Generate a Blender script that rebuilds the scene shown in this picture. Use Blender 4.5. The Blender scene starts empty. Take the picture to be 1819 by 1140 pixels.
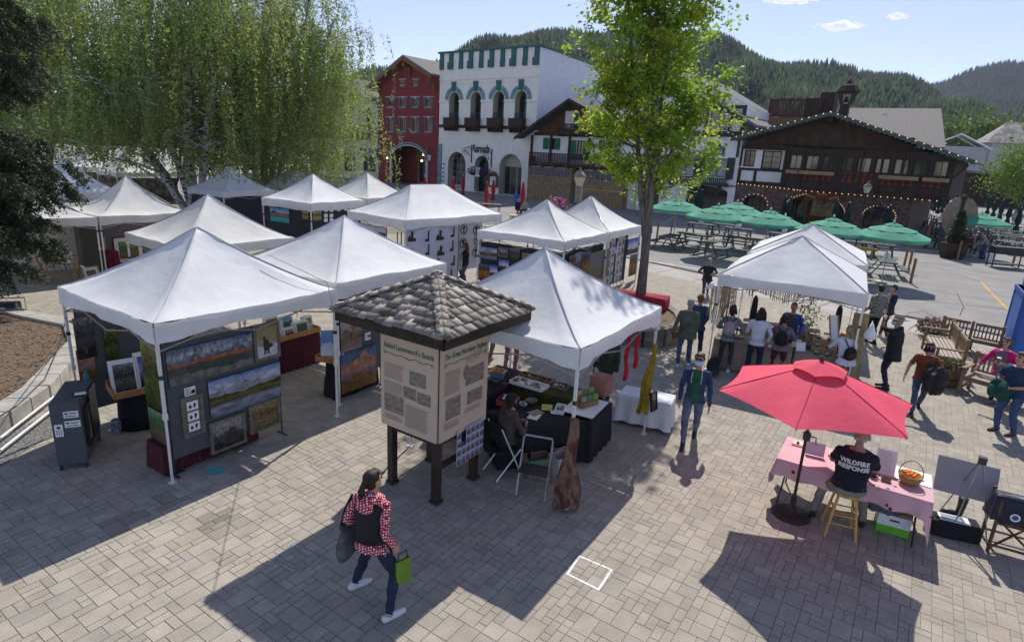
import bpy, bmesh, math, random
import numpy as np
from mathutils import Vector, Matrix, kdtree
R=math.radians; rnd=random.Random(7); nr=np.random.default_rng(7)
SC=bpy.context.scene; COL=SC.collection
# ---------------- camera, sky, sun, exposure
CAMH=4.878; FPX=1073.92; PITCH=R(15.697); ROLL=R(3.028)
fw=Vector((0,math.cos(PITCH),-math.sin(PITCH))); _rt=Vector((1,0,0)); _up=_rt.cross(fw)
crt=_rt*math.cos(ROLL)+_up*math.sin(ROLL); cup=-_rt*math.sin(ROLL)+_up*math.cos(ROLL)
cam=bpy.data.cameras.new('camera'); camo=bpy.data.objects.new('camera',cam); COL.objects.link(camo)
cam.sensor_width=36; cam.lens=FPX/1819*36; cam.clip_end=9000; cam.clip_start=.05
M=Matrix(((crt.x,cup.x,-fw.x,0),(crt.y,cup.y,-fw.y,0),(crt.z,cup.z,-fw.z,CAMH),(0,0,0,1)))
camo.matrix_world=M; SC.camera=camo
SUN_AZ=R(16.5); SUN_EL=R(47)
w=bpy.data.worlds.new('World'); SC.world=w; w.use_nodes=True; nt=w.node_tree
sky=nt.nodes.new('ShaderNodeTexSky'); sky.sky_type='NISHITA'; sky.sun_disc=False
sky.sun_elevation=SUN_EL; sky.sun_rotation=SUN_AZ; sky.air_density=.6; sky.dust_density=.05; sky.ozone_density=2.0
tn=nt.nodes.new('ShaderNodeMix'); tn.data_type='RGBA'; tn.blend_type='MULTIPLY'; tn.inputs[0].default_value=1; tn.inputs[7].default_value=(1.13,.92,.9,1); nt.links.new(sky.outputs[0],tn.inputs[6]); nt.links.new(tn.outputs[2],nt.nodes['Background'].inputs[0]); nt.nodes['Background'].inputs[1].default_value=.152
sl=bpy.data.lights.new('sun','SUN'); sl.energy=4.2; sl.angle=R(.53); sl.color=(1,.955,.89)
so=bpy.data.objects.new('sun',sl); COL.objects.link(so)
sd=Vector((math.sin(SUN_AZ)*math.cos(SUN_EL),math.cos(SUN_AZ)*math.cos(SUN_EL),math.sin(SUN_EL)))
so.rotation_euler=sd.to_track_quat('Z','Y').to_euler(); so.location=sd*50
SC.view_settings.view_transform='Standard'; SC.view_settings.look='None'; SC.view_settings.gamma=1
SC.view_settings.exposure=.7
# ---------------- helpers
def G(px,py,z=0):
 d=fw+crt*((px-909.5)/FPX)-cup*((py-570)/FPX); t=(z-CAMH)/d.z
 return Vector((d.x*t,d.y*t,z))
def mat(name,col,rough=.8,var=.15,scale=8.,bump=0.,bs=None,metal=0.,trans=0.,spec=.3,emit=0.,col2=None,cs=(.35,.65),coat=0.,stretch=None,obj=True,det=4.):
 m=bpy.data.materials.new(name); m.use_nodes=True; t=m.node_tree; b=t.nodes['Principled BSDF']
 b.inputs['Roughness'].default_value=rough; b.inputs['Metallic'].default_value=metal; b.inputs['Specular IOR Level'].default_value=spec
 tc=t.nodes.new('ShaderNodeTexCoord'); mp=t.nodes.new('ShaderNodeMapping')
 t.links.new(tc.outputs['Object'],mp.inputs[0])
 if stretch: mp.inputs['Scale'].default_value=stretch
 n=t.nodes.new('ShaderNodeTexNoise'); n.inputs['Scale'].default_value=scale; n.inputs['Detail'].default_value=det
 t.links.new(mp.outputs[0],n.inputs[0])
 r=t.nodes.new('ShaderNodeValToRGB'); t.links.new(n.outputs[0],r.inputs[0])
 c=Vector(col[:3]); c2=Vector(col2) if col2 else c*(1+var); c1=c if col2 else c*(1-var)
 r.color_ramp.elements[0].position=cs[0]; r.color_ramp.elements[1].position=cs[1]
 r.color_ramp.elements[0].color=(*c1,1); r.color_ramp.elements[1].color=(*c2,1)
 t.links.new(r.outputs[0],b.inputs['Base Color'])
 if bump:
  n2=t.nodes.new('ShaderNodeTexNoise'); n2.inputs['Scale'].default_value=bs or scale*4; n2.inputs['Detail'].default_value=5
  t.links.new(mp.outputs[0],n2.inputs[0])
  bp=t.nodes.new('ShaderNodeBump'); bp.inputs['Strength'].default_value=bump; bp.inputs['Distance'].default_value=.02
  t.links.new(n2.outputs[0],bp.inputs['Height']); t.links.new(bp.outputs[0],b.inputs['Normal'])
 if emit:
  b.inputs['Emission Color'].default_value=(*col[:3],1); b.inputs['Emission Strength'].default_value=emit
 if trans:
  tr=t.nodes.new('ShaderNodeBsdfTranslucent'); mx=t.nodes.new('ShaderNodeMixShader'); mx.inputs[0].default_value=trans
  t.links.new(r.outputs[0],tr.inputs[0]); t.links.new(b.outputs[0],mx.inputs[1]); t.links.new(tr.outputs[0],mx.inputs[2])
  t.links.new(mx.outputs[0],t.nodes['Material Output'].inputs[0])
 return m
def attrmat(name,rough=.85,bump=.3,bs=60,var=.12,scale=12,trans=0.,spec=.3):
 """base colour from the mesh's own Col attribute (paint/stone lot variation), with noise"""
 m=mat(name,(1,1,1),rough,var,scale,bump,bs,spec=spec); t=m.node_tree; b=t.nodes['Principled BSDF']
 a=t.nodes.new('ShaderNodeAttribute'); a.attribute_name='Col'
 mx=t.nodes.new('ShaderNodeMix'); mx.data_type='RGBA'; mx.blend_type='MULTIPLY'; mx.inputs[0].default_value=1
 r=[n for n in t.nodes if n.type=='VALTORGB'][0]
 r.color_ramp.elements[0].color=(1-var*2,)*3+(1,); r.color_ramp.elements[1].color=(1,1,1,1)
 t.links.new(a.outputs[0],mx.inputs[6]); t.links.new(r.outputs[0],mx.inputs[7]); t.links.new(mx.outputs[2],b.inputs['Base Color'])
 if trans:
  tr=t.nodes.new('ShaderNodeBsdfTranslucent'); ms=t.nodes.new('ShaderNodeMixShader'); ms.inputs[0].default_value=trans
  t.links.new(mx.outputs[2],tr.inputs[0]); t.links.new(b.outputs[0],ms.inputs[1]); t.links.new(tr.outputs[0],ms.inputs[2])
  t.links.new(ms.outputs[0],t.nodes['Material Output'].inputs[0])
 return m
class MB:
 def __init__(s): s.v=[]; s.f=[]; s.m=[]; s.u={}
 def add(s,vs,fs,mi=0,T=None):
  o=len(s.v)
  for p in vs:
   p=Vector(p); s.v.append(T@p if T else p)
  for f in fs: s.f.append([o+i for i in f]); s.m.append(mi)
  return s
 def box(s,x0,x1,y0,y1,z0,z1,mi=0,T=None):
  return s.add([(x,y,z) for z in(z0,z1) for y in(y0,y1) for x in(x0,x1)],[(0,2,3,1),(4,5,7,6),(0,1,5,4),(2,6,7,3),(0,4,6,2),(1,3,7,5)],mi,T)
 def cbox(s,c,sz,mi=0,rot=None):
  T=Matrix.Translation(c)@(rot.to_4x4() if rot else Matrix())
  a,b,d=sz[0]/2,sz[1]/2,sz[2]/2
  return s.box(-a,a,-b,b,-d,d,mi,T)
 def bar(s,a,b,w,h=None,mi=0,up=(0,0,1)):
  a=Vector(a);b=Vector(b);h=h or w;z=(b-a);L=z.length
  if L<1e-6:return s
  z.normalize();u=Vector(up)
  if abs(z.dot(u))>.98:u=Vector((0,1,0))
  x=u.cross(z).normalized();y=z.cross(x)
  T=Matrix((( x.x,y.x,z.x,a.x),(x.y,y.y,z.y,a.y),(x.z,y.z,z.z,a.z),(0,0,0,1)))
  return s.box(-w/2,w/2,-h/2,h/2,0,L,mi,T)
 def tube(s,pts,rad,n=8,mi=0,cap=True):
  pts=[Vector(p) for p in pts]
  if not hasattr(rad,'__len__'): rad=[rad]*len(pts)
  o=len(s.v);N=len(pts);px=None
  for i,p in enumerate(pts):
   d=(pts[min(i+1,N-1)]-pts[max(i-1,0)])
   d=d.normalized() if d.length>1e-9 else Vector((0,0,1))
   if px is None:
    u=Vector((0,0,1)) if abs(d.z)<.9 else Vector((1,0,0)); px=u.cross(d).normalized()
   else: px=(px-d*px.dot(d)).normalized()
   py=d.cross(px)
   for k in range(n):
    a=2*math.pi*k/n; s.v.append(p+(px*math.cos(a)+py*math.sin(a))*rad[i])
  for i in range(N-1):
   for k in range(n):
    k2=(k+1)%n; s.f.append([o+i*n+k,o+i*n+k2,o+(i+1)*n+k2,o+(i+1)*n+k]); s.m.append(mi)
  if cap:
   s.f.append([o+k for k in range(n)][::-1]); s.m.append(mi); s.f.append([o+(N-1)*n+k for k in range(n)]); s.m.append(mi)
  return s
 def lathe(s,prof,c=(0,0,0),n=16,mi=0,sx=1,sy=1):
  o=len(s.v);c=Vector(c)
  for r,z in prof:
   for k in range(n):
    a=2*math.pi*k/n; s.v.append(c+Vector((r*math.cos(a)*sx,r*math.sin(a)*sy,z)))
  for i in range(len(prof)-1):
   for k in range(n):
    k2=(k+1)%n; s.f.append([o+i*n+k,o+i*n+k2,o+(i+1)*n+k2,o+(i+1)*n+k]); s.m.append(mi)
  s.f.append([o+k for k in range(n)][::-1]); s.m.append(mi); s.f.append([o+(len(prof)-1)*n+k for k in range(n)]); s.m.append(mi)
  return s
 def ell(s,c,r,mi=0,n=10,m=7,rot=None):
  c=Vector(c); o=len(s.v)
  for i in range(m+1):
   th=math.pi*i/m
   for k in range(n):
    a=2*math.pi*k/n; p=Vector((r[0]*math.sin(th)*math.cos(a),r[1]*math.sin(th)*math.sin(a),r[2]*math.cos(th)))
    s.v.append(c+(rot@p if rot else p))
  for i in range(m):
   for k in range(n):
    k2=(k+1)%n; s.f.append([o+i*n+k,o+(i+1)*n+k,o+(i+1)*n+k2,o+i*n+k2]); s.m.append(mi)
  return s
 def quad(s,a,b,c,d,mi=0,uv=((0,0),(1,0),(1,1),(0,1))):
  s.u[len(s.f)]=uv; return s.add([a,b,c,d],[(0,1,2,3)],mi)
 def prism(s,poly,y0,y1,mi=0,T=None,axis='y'):
  """extrude a 2D (x,z) polygon from y0 to y1 (axis y) or (x,y) from z0 to z1 (axis z)"""
  n=len(poly)
  f=(lambda p,t:(p[0],t,p[1])) if axis=='y' else (lambda p,t:(p[0],p[1],t))
  vs=[f(p,y0) for p in poly]+[f(p,y1) for p in poly]
  return s.add(vs,[tuple(range(n)),tuple(range(2*n-1,n-1,-1))]+[(i,i+n,(i+1)%n+n,(i+1)%n) for i in range(n)],mi,T)
 def build(s,name,mats,parent=None,smooth=False,loc=None,rz=0,bev=0,label=None):
  me=bpy.data.meshes.new(name); me.from_pydata([tuple(p) for p in s.v],[],s.f)
  if not isinstance(mats,(list,tuple)): mats=[mats]
  for m in mats: me.materials.append(m)
  if len(mats)>1: me.polygons.foreach_set('material_index',s.m)
  if s.u:
   ul=me.uv_layers.new(name='UVMap')
   for fi,uv in s.u.items():
    for k,li in enumerate(me.polygons[fi].loop_indices): ul.data[li].uv=uv[k]
  if smooth: me.polygons.foreach_set('use_smooth',[True]*len(me.polygons))
  ob=bpy.data.objects.new(name,me); COL.objects.link(ob)
  if bev:
   b=ob.modifiers.new('bevel','BEVEL'); b.width=bev; b.segments=1; b.limit_method='ANGLE'
  if parent: ob.parent=parent
  if loc is not None: ob.location=loc
  ob.rotation_euler.z=rz
  if label: ob['label']=label
  return ob
def E(name,label,cat,loc=(0,0,0),rz=0,group=None):
 o=bpy.data.objects.new(name,None); COL.objects.link(o); o.location=loc; o.rotation_euler.z=rz; o.empty_display_size=.1
 return tag(o,label,cat,group)
def tag(o,label=None,cat=None,group=None,kind=None):
 for k,v in(('label',label),('category',cat),('group',group),('kind',kind)):
  if v:o[k]=v
 return o
def dup(root,loc,rz=None,label=None,group=None,scale=None):
 def cp(o,par):
  c=o.copy(); COL.objects.link(c)
  if par:c.parent=par
  for ch in KIDS(o): cp(ch,c)
  return c
 r=cp(root,None); r.location=loc
 if rz is not None:r.rotation_euler.z=rz
 if scale:r.scale=(scale,)*3
 if label:r['label']=label
 if group:r['group']=group
 return r
def KIDS(o): return [c for c in COL.objects if c.parent==o]
def npmesh(name,V,F,mats,parent=None,col=None,kind=None,label=None,cat=None,smooth=False,vn=None):
 """V (n,3) F (m,k) numpy -> one object; col (m,3) face colours"""
 me=bpy.data.meshes.new(name); m,k=F.shape
 me.vertices.add(len(V)); me.vertices.foreach_set('co',np.asarray(V,np.float32).ravel())
 me.loops.add(m*k); me.loops.foreach_set('vertex_index',F.astype(np.int32).ravel())
 me.polygons.add(m); me.polygons.foreach_set('loop_start',np.arange(0,m*k,k,dtype=np.int32)); me.polygons.foreach_set('loop_total',np.full(m,k,np.int32))
 if smooth: me.polygons.foreach_set('use_smooth',np.ones(m,bool))
 me.update(calc_edges=True)
 for x in (mats if isinstance(mats,(list,tuple)) else [mats]): me.materials.append(x)
 if col is not None:
  at=me.attributes.new('Col','FLOAT_COLOR','CORNER'); c=np.ones((m*k,4),np.float32); c[:,:3]=np.repeat(col,k,axis=0)
  at.data.foreach_set('color',c.ravel())
 o=bpy.data.objects.new(name,me); COL.objects.link(o)
 if parent:o.parent=parent
 return tag(o,label,cat,None,kind)
def textmesh(body,size,name,m,parent,T,shear=0.,ext=.002,align='CENTER',sx=1.,bold=0.):
 cu=bpy.data.curves.new('t','FONT'); cu.body=body; cu.size=size; cu.shear=shear; cu.extrude=ext; cu.align_x=align; cu.align_y='CENTER'; cu.resolution_u=2; cu.offset=bold
 o=bpy.data.objects.new('t',cu); COL.objects.link(o)
 me=bpy.data.meshes.new_from_object(o.evaluated_get(bpy.context.evaluated_depsgraph_get())); bpy.data.objects.remove(o)
 me.transform(T@Matrix.Diagonal((sx,1,1,1))); me.materials.clear(); me.materials.append(m)
 ob=bpy.data.objects.new(name,me); COL.objects.link(ob); ob.parent=parent; return ob
def wallT(x,y,z): return Matrix.Translation((x,y,z))@Matrix.Rotation(R(90),4,'X')
# ---------------- materials
GRID=R(56.5); e1=Vector((math.cos(GRID),math.sin(GRID),0)); e2=Vector((-e1.y,e1.x,0))
m_canvas=mat('white_canvas',(.76,.76,.75),.75,.05,1.6,.6,5,trans=.22,spec=.2)
m_canvas_w=mat('warm_white_canvas',(.7,.69,.65),.8,.07,1.6,.6,5,trans=.2,spec=.2)
m_seam=mat('grey_seam',(.42,.43,.45),.8)
m_legw=mat('white_painted_steel',(.7,.7,.68),.4,.06,20,metal=.2)
m_legd=mat('dark_steel',(.06,.06,.065),.45,.2,30,metal=.6)
m_grey_metal=mat('grey_metal',(.35,.35,.36),.4,.15,30,metal=.8)
m_carpet=mat('grey_carpet_wall',(.085,.092,.1),.95,.25,90,.3,200)
m_black=mat('black_cloth',(.016,.015,.018),.9,.3,30,.4,25)
m_maroon=mat('maroon_cloth',(.075,.014,.022),.9,.35,14,.4,20,stretch=(3,3,.4))
m_wood_o=mat('orange_wood',(.42,.2,.06),.55,.2,6,.1,40,stretch=(1,8,8))
m_dwood=mat('dark_brown_wood',(.045,.028,.021),.75,.35,8,.35,30,stretch=(1,1,.15))
m_dwoodh=mat('dark_brown_boards',(.04,.026,.02),.75,.35,8,.35,30,stretch=(.2,1,1))
m_stucco=mat('cream_stucco',(.78,.745,.665),.95,.05,1.3,.35,40)
m_stuccow=mat('white_stucco',(.78,.76,.74),.95,.06,1.3,.3,40)
m_glass=mat('dark_glass',(.02,.024,.026),.07,.5,.8,spec=.6)
m_white=mat('white_paint',(.72,.72,.7),.6,.05)
m_paper=mat('white_paper',(.75,.75,.74),.7,.04)
m_ink=mat('black_ink',(.03,.03,.03),.7)
m_dgreen=mat('dark_green_fabric',(.012,.04,.03),.9,.3,10,.3,20)
m_asphalt=mat('pale_asphalt',(.25,.238,.22),.95,.12,.9,.5,90,det=9)
m_concrete=mat('pale_concrete',(.36,.335,.3),.95,.1,1.2,.3,60,det=8)
# ---------------- ground
def sheet(name,poly,z,m,label=None):
 b=MB(); b.add([(p[0],p[1],z) for p in poly],[tuple(range(len(poly)))]); o=b.build(name,m); return tag(o,kind='structure')
m_field=mat('dry_grass_earth',(.09,.1,.05),1,.3,.02,det=8)
sheet('ground',[(-4000,-400),(4000,-400),(4000,5000),(-4000,5000)],-.03,m_field)
sheet('street',[(-140,4),(160,4),(200,230),(-160,230)],-.014,m_asphalt)
edge=[(-34,64),(-25,58),(-12,47),(-4,38.5),(2,31),(5.6,27.0),(8.2,23.9),(11.8,19.6),(16,15.2),(34,-2)]
walk=[(x+1.45,y+1.5) for x,y in edge]
sheet('sidewalk',walk[::-1]+[(e[0],e[1]) for e in edge],-.004,m_concrete)
mb=MB()
for i in range(len(walk)-1):
 mb.bar((walk[i][0],walk[i][1],-.01),(walk[i+1][0],walk[i+1][1],-.01),.03,.14)
tag(mb.build('kerb',m_concrete),kind='structure')
m_line=mat('worn_white_road_paint',(.62,.62,.6),.9,.25,3); m_joint=mat('dark_joint',(.07,.065,.06),.95)
m_yel=mat('worn_yellow_paint',(.5,.33,.05),.9,.25,3)
def strip(b,pts,wd,z,mi=0):
 for i in range(len(pts)-1):
  a=Vector((*pts[i][:2],z));c=Vector((*pts[i+1][:2],z));n=(c-a).cross(Vector((0,0,1))).normalized()*wd/2
  b.add([a-n,c-n,c+n,a+n],[(0,1,2,3)],mi)
b=MB(); strip(b,[G(1120,458),G(1277,483)],.13,-.009); strip(b,[G(1277,483),G(1400,507)],.12,-.009)
tag(b.build('road_marking',m_line),kind='structure')
b=MB(); strip(b,[G(1742,500),G(1790,549)],.1,-.009); strip(b,[G(1700,370),G(1756,378)],.5,-.009); strip(b,[G(1704,352),G(1740,356)],.6,-.009)
tag(b.build('yellow_kerb_line',m_yel),kind='structure')
b=MB()
for p in [((1600,528),(1700,540),(1794,549)),((1640,465),(1819,497)),((1670,478),(1742,500)),((1610,556),(1640,552),(1668,566)),((1700,520),(1712,545),(1705,560)),((1150,497),(1270,520))]:
 strip(b,[G(*q) for q in p],.035,-.0095)
for t in range(6):
 a=Vector(edge[5+t%3])+(Vector(edge[6+t%3])-Vector(edge[5+t%3]))*(.2+.3*(t//3)*1.6)
 strip(b,[(a.x,a.y),(a.x+1.42,a.y+1.45)],.03,0.0)
tag(b.build('pavement_joint',m_joint),kind='structure')
poly=[(-24,2.5),(-24,50)]+[(x,y) for x,y in edge if x>-24 and y>3]+[(29,2.5)]
sheet('paver_bed',poly[::-1],.0,mat('dark_paver_joint_sand',(.2,.175,.145),1,.15,20))
def inpoly(x,y,P):
 c=False;j=len(P)-1
 for i in range(len(P)):
  if (P[i][1]>y)!=(P[j][1]>y) and x<(P[j][0]-P[i][0])*(y-P[i][1])/(P[j][1]-P[i][1])+P[i][0]: c=not c
  j=i
 return c
U=.104; N=440; occ=np.zeros((N,N),bool); V=[];F=[];C=[]
o0=Vector((-1,6,0))-e1*0-e2*0
def cell(i,j): return Vector((-4,16,0))+e1*((i-N/2)*U)+e2*((j-N/2)*U)
planter_c=Vector((3.55,16.6,0))
keep=np.zeros((N,N),bool)
for i in range(N):
 for j in range(N):
  p=cell(i,j)
  if 2.6<p.y<34 and abs(p.x)<p.y*.95+2 and inpoly(p.x,p.y,poly): keep[i,j]=True
stain=[(G(222,922),.16),(G(395,930),.2),(G(378,918),.12),(G(300,890),.1),(G(1500,1010),.1)]
for i in range(N-3):
 for j in range(N-3):
  if occ[i,j] or not keep[i,j]: continue
  far=cell(i,j).y>20
  for (a,bb) in rnd.choices([(3,2),(2,3),(2,2),(1,1),(2,1),(1,2)],weights=[1.6,.8,4,1.4,3.2,1.8],k=6)+[(2,1),(1,2),(1,1)]:
   if not occ[i:i+a,j:j+bb].any():
    occ[i:i+a,j:j+bb]=True; break
  g=.0035; p=cell(i,j); q=[p+e1*g+e2*g,p+e1*(a*U-g)+e2*g,p+e1*(a*U-g)+e2*(bb*U-g),p+e1*g+e2*(bb*U-g)]
  z=.0045+rnd.uniform(-.0008,.0012); k=len(V)
  V+=[(v.x,v.y,z) for v in q]; F.append((k,k+1,k+2,k+3))
  c=Vector((.372,.33,.27))*rnd.uniform(.93,1.06)
  t=rnd.random()
  if t<.10: c=Vector((.385,.33,.262))*rnd.uniform(.93,1)
  elif t<.2: c=Vector((.345,.312,.262))*rnd.uniform(.93,1)
  mid=(q[0]+q[2])/2
  if (mid-Vector((-3.0,6.9,0))).length<2.1 and (mid-Vector((-3.0,6.9,0))).dot(e1)<.35: c*=1.07
  for s_,rr in stain:
   if (mid-s_).length<rr+.05: c*=.76
  C.append(tuple(c))
npmesh('paving',np.array(V),np.array(F),attrmat('tumbled_concrete_paver',.95,.5,70,.09,3),col=np.array(C),kind='structure')
def sqmark(name,corners,m,wd,lab):
 b=MB(); P=[G(*c) for c in corners]
 n=len(P); cen=sum(P,Vector())/n
 for i in range(n):
  a,c=P[i],P[(i+1)%n]; ai=a+(cen-a).normalized()*wd*1.4; ci=c+(cen-c).normalized()*wd*1.4
  b.add([(a.x,a.y,.0072),(c.x,c.y,.0072),(ci.x,ci.y,.0072),(ai.x,ai.y,.0072)],[(0,1,2,3)])
 return tag(b.build(name,m),lab,'ground marking')
m_chalk=mat('white_chalk_paint',(.62,.62,.6),.95,.3,18,cs=(.3,.5)); m_bchalk=mat('blue_grey_paint',(.17,.21,.28),.95,.3,18)
sqmark('painted_square',[(1028,986),(1089,1012),(1064,1049),(1005,1020)],m_chalk,.028,'white square painted on the paving in front of the market')
sqmark('painted_square',[(587,806),(617,824),(580,847),(548,827)],m_bchalk,.016,'blue-grey painted square on sunlit paving left of the kiosk')
sqmark('painted_square',[(524,962),(570,988),(534,1016),(486,993)],m_bchalk,.016,'faint painted square on the paving beside the walking woman')
b=MB(); b.lathe([(.14,0),(.14,.0075)],G(383,836),20); tag(b.build('painted_disc',mat('teal_paint',(.1,.3,.33),.9)),'small teal disc painted on paving before the photo wall','ground marking')
# ---------------- tents
TG='white pop-up canopy tents of the art market'
def tent(x,y,yaw,a,b_,he,hp,label,ridge=0,k=1.35,val=.3,m=m_canvas,legs='FRBL',scal=.05,seed=0,logo=False,seam=True,bulge=0.):
 rd=random.Random(seed); t=E('canopy_tent',label,'tent',(x,y,0),R(yaw),TG)
 rl=(a-b_)/2 if ridge else 0; nl=12; ns=12
 ph=[rd.uniform(0,6.28) for _ in range(6)]
 V=[];idx={}
 def P(L,side,s):
  hx=rl+L*(a/2-rl); hy=L*b_/2
  c=[(-hx,-hy),(hx,-hy),(hx,hy),(-hx,hy)][side]; d=[(hx,-hy),(hx,hy),(-hx,hy),(-hx,-hy)][side]
  X=c[0]+(d[0]-c[0])*s; Y=c[1]+(d[1]-c[1])*s; q=1-L
  z=he+(hp-he)*(q**k)
  ed=4*s*(1-s)
  z+=-.055*ed*4*L*(1-L)*(1 if L<1 else 0)+bulge*ed*L*(1-L)
  wr=.013*math.sin(9*s+ph[side]+5*L)*ed*L+.006*math.sin(23*s*L+ph[(side+1)%4]+11*L)*ed+.007*math.sin(40*L+13*s+ph[2])*ed*L
  for cs_ in (s,1-s): wr+=.016*math.sin(26*cs_/(1.06-L+.05*cs_)*.35+ph[3])*math.exp(-cs_*6)*max(0,(L-.45))*2
  if L<.16: z+=.015
  return (X,Y,z+wr)
 b=MB()
 for side in range(4):
  o=len(b.v)
  for i in range(nl+1):
   for j in range(ns+1): b.v.append(Vector(P(i/nl,side,j/ns)))
  for i in range(nl):
   for j in range(ns):
    q=[o+i*(ns+1)+j,o+(i+1)*(ns+1)+j,o+(i+1)*(ns+1)+j+1,o+i*(ns+1)+j+1]
    b.f.append(q); b.m.append(0)
  o=len(b.v)
  nz=4; n2=28
  for i in range(nz+1):
   for j in range(n2+1):
    s=j/n2; X,Y,z=P(1,side,s); d=[(0,-1),(1,0),(0,1),(-1,0)][side]
    drop=val*(1-scal*4*s*(1-s)*3.2)+.006*math.sin(17*s+ph[1]); wob=(.024*math.sin(15*s+ph[4]+i*.6)+.008*math.sin(37*s+ph[5]))*(i/nz)*min(1,8*s*(1-s)*2)+.012
    X0,Y0,_=P(1,side,s); b.v.append(Vector((X0+d[0]*wob,Y0+d[1]*wob,he+ (z-he) -drop*i/nz)))
  for i in range(nz):
   for j in range(n2):
    q=[o+i*(n2+1)+j,o+(i+1)*(n2+1)+j,o+(i+1)*(n2+1)+j+1,o+i*(n2+1)+j+1]; b.f.append(q); b.m.append(0)
 cn=b.build('canopy',m,t,smooth=True)
 mw=cn.modifiers.new('weld','WELD'); mw.merge_threshold=.0005
 if seam:
  b=MB()
  for side in range(4):
   b.tube([Vector(P(i/16,side,0))+Vector((0,0,.006)) for i in range(17)],.008,5)
  if ridge: b.tube([P(0,0,0),P(0,0,1)],.01,5)
  b.build('hip_seam',m_seam if seam!=2 else m_legd,t)
 if logo:
  b=MB(); s0=.86; d=-b_/2-.04
  b.box(a/2*.62,a/2*.62+.26,d-.002,d,he-.24,he-.13); o=b.build('maker_patch',mat('orange_patch',(.5,.3,.14),.7),t)
  b=MB(); b.prism([(a/2*.62+.04,he-.22),(a/2*.62+.2,he-.22),(a/2*.62+.13,he-.15)],d-.005,d-.0025); b.build('patch_mark',mat('patch_dark',(.2,.03,.02),.7),o)
 for key,(sx,sy) in dict(F=(-1,-1),R=(1,-1),B=(1,1),L=(-1,1)).items():
  if key not in legs: continue
  b=MB(); X=sx*(a/2-.03);Y=sy*(b_/2-.03)
  b.box(X-.02,X+.02,Y-.02,Y+.02,1.05,he-.06); b.box(X-.014,X+.014,Y-.014,Y+.014,.02,1.1); b.box(X-.028,X+.028,Y-.028,Y+.028,1.0,1.09)
  b.box(X-.045,X+.045,Y-.045,Y+.045,0.006,.02); b.box(X-.024,X+.024,Y-.03,Y+.024,1.6,1.66,1)
  b.build('leg',[m_legw,m_legd],t)
 b=MB()
 zt=he-.1
 for side in range(4):
  cs=[(-a/2,-b_/2),(a/2,-b_/2),(a/2,b_/2),(-a/2,b_/2)]; c=Vector((*cs[side],0))*.985; d=Vector((*cs[(side+1)%4],0))*.985
  for h in range(2):
   p=c.lerp(d,h/2); q=c.lerp(d,(h+1)/2)
   b.bar(p+Vector((0,0,zt)),q+Vector((0,0,zt-.3)),.012,.02); b.bar(p+Vector((0,0,zt-.3)),q+Vector((0,0,zt)),.012,.02)
  b.bar(c+Vector((0,0,he-.12)),Vector((rl*(1 if c.x>0 else -1),0,hp-.12)),.015,.02)
 b.build('folding_frame',m_grey_metal,t)
 return t
T={}
T[1]=tent(-5.19,9.80,56.2,3.05,3.03,2.40,3.41,'large white canopy tent over the mountain photograph walls, nearest on the left',seed=1,k=1.2,scal=.1)
T[2]=tent(-3.65,12.82,56.4,3.07,3.06,2.40,3.37,'white canopy tent just behind the kiosk roof, its left corner touching the nearest left tent',seed=2,k=1.2)
T[3]=tent(-8.14,16.05,52.5,3.05,3.05,2.31,3.36,'plain off-white canopy tent directly behind the nearest left tent',seed=3,m=m_canvas_w,k=1.35,scal=.08)
T[4]=tent(-14.05,22.00,52.1,3.0,3.05,2.1,3.30,'off-white canopy tent with crinkled peak over framed watercolours left of the birch trunk',seed=4,m=m_canvas_w,k=1.55)
c4=Vector((-14.05,22,0)); d4=Vector((math.cos(R(52.1)),math.sin(R(52.1)),0))
q=c4-d4*3.05
T[5]=tent(q.x,q.y,52.1,3.0,3.05,2.1,3.22,'off-white canopy tent partly hidden behind the hanging spruce bough',seed=5,m=m_canvas_w,k=1.5)
T[6]=tent(-19.3,26.2,52,3.05,3.05,2.3,3.6,'white canopy tent in dappled tree shade at the far left behind the spruce',seed=6)
T[7]=tent(-3.2,21.7,50.6,4.60,3.0,2.62,3.57,'long white canopy tent with a ridge over the cut-metal art banner',ridge=1,seed=7,k=1.25)
T[8]=tent(0.90,19.42,58.1,3.07,3.09,2.46,3.44,'white canopy tent with a vented peak over the autumn photo panels',seed=8,k=1.35,scal=.09)
T[9]=tent(2.72,23.10,58,3.05,3.07,2.35,3.39,'white canopy tent beside the maple trunk with print racks on its open side',seed=9,k=1.4)
T[10]=tent(0.46,9.69,57.5,3.06,3.04,2.40,3.39,'white canopy tent with wrinkled peak over the craft tables right of the kiosk',seed=10,k=1.25,scal=.1)
T[11]=tent(6.83,14.56,61.7,3.05,3.04,2.36,3.26,'white canopy tent with a small orange patch over the macrame and pottery stall',seed=11,k=.95,logo=True,scal=.1,seam=1,bulge=.1)
T[12]=tent(8.75,18.1,62.5,3.05,3.05,2.40,3.22,'white canopy tent standing behind the macrame and pottery stall',seed=12,k=1.0)
T[13]=tent(-9.10,27.25,60.1,3.07,3.06,2.38,3.44,'white canopy tent with drooping valance over dark walls and turquoise paintings',seed=13,k=1.3,scal=.0,val=.34)
T[14]=tent(-7.76,31.60,57.9,3.05,3.05,2.31,3.41,'white canopy tent half hidden behind the long ridge tent',seed=14,k=1.2,m=m_canvas_w)
T[15]=tent(-15.08,32.26,59.1,3.01,3.03,2.20,3.32,'white canopy tent in full shade under the right-hand birch boughs',seed=15)
T[16]=tent(-25.0,41.5,54,5.0,3.05,2.3,3.6,'long white canopy tent far back seen through the birch trunks',ridge=1,seed=16,k=1.1)
T[17]=tent(-30.5,44.5,54,3.05,3.05,2.3,3.5,'white canopy tent at the far left edge of the birch crown',seed=17)
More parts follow.
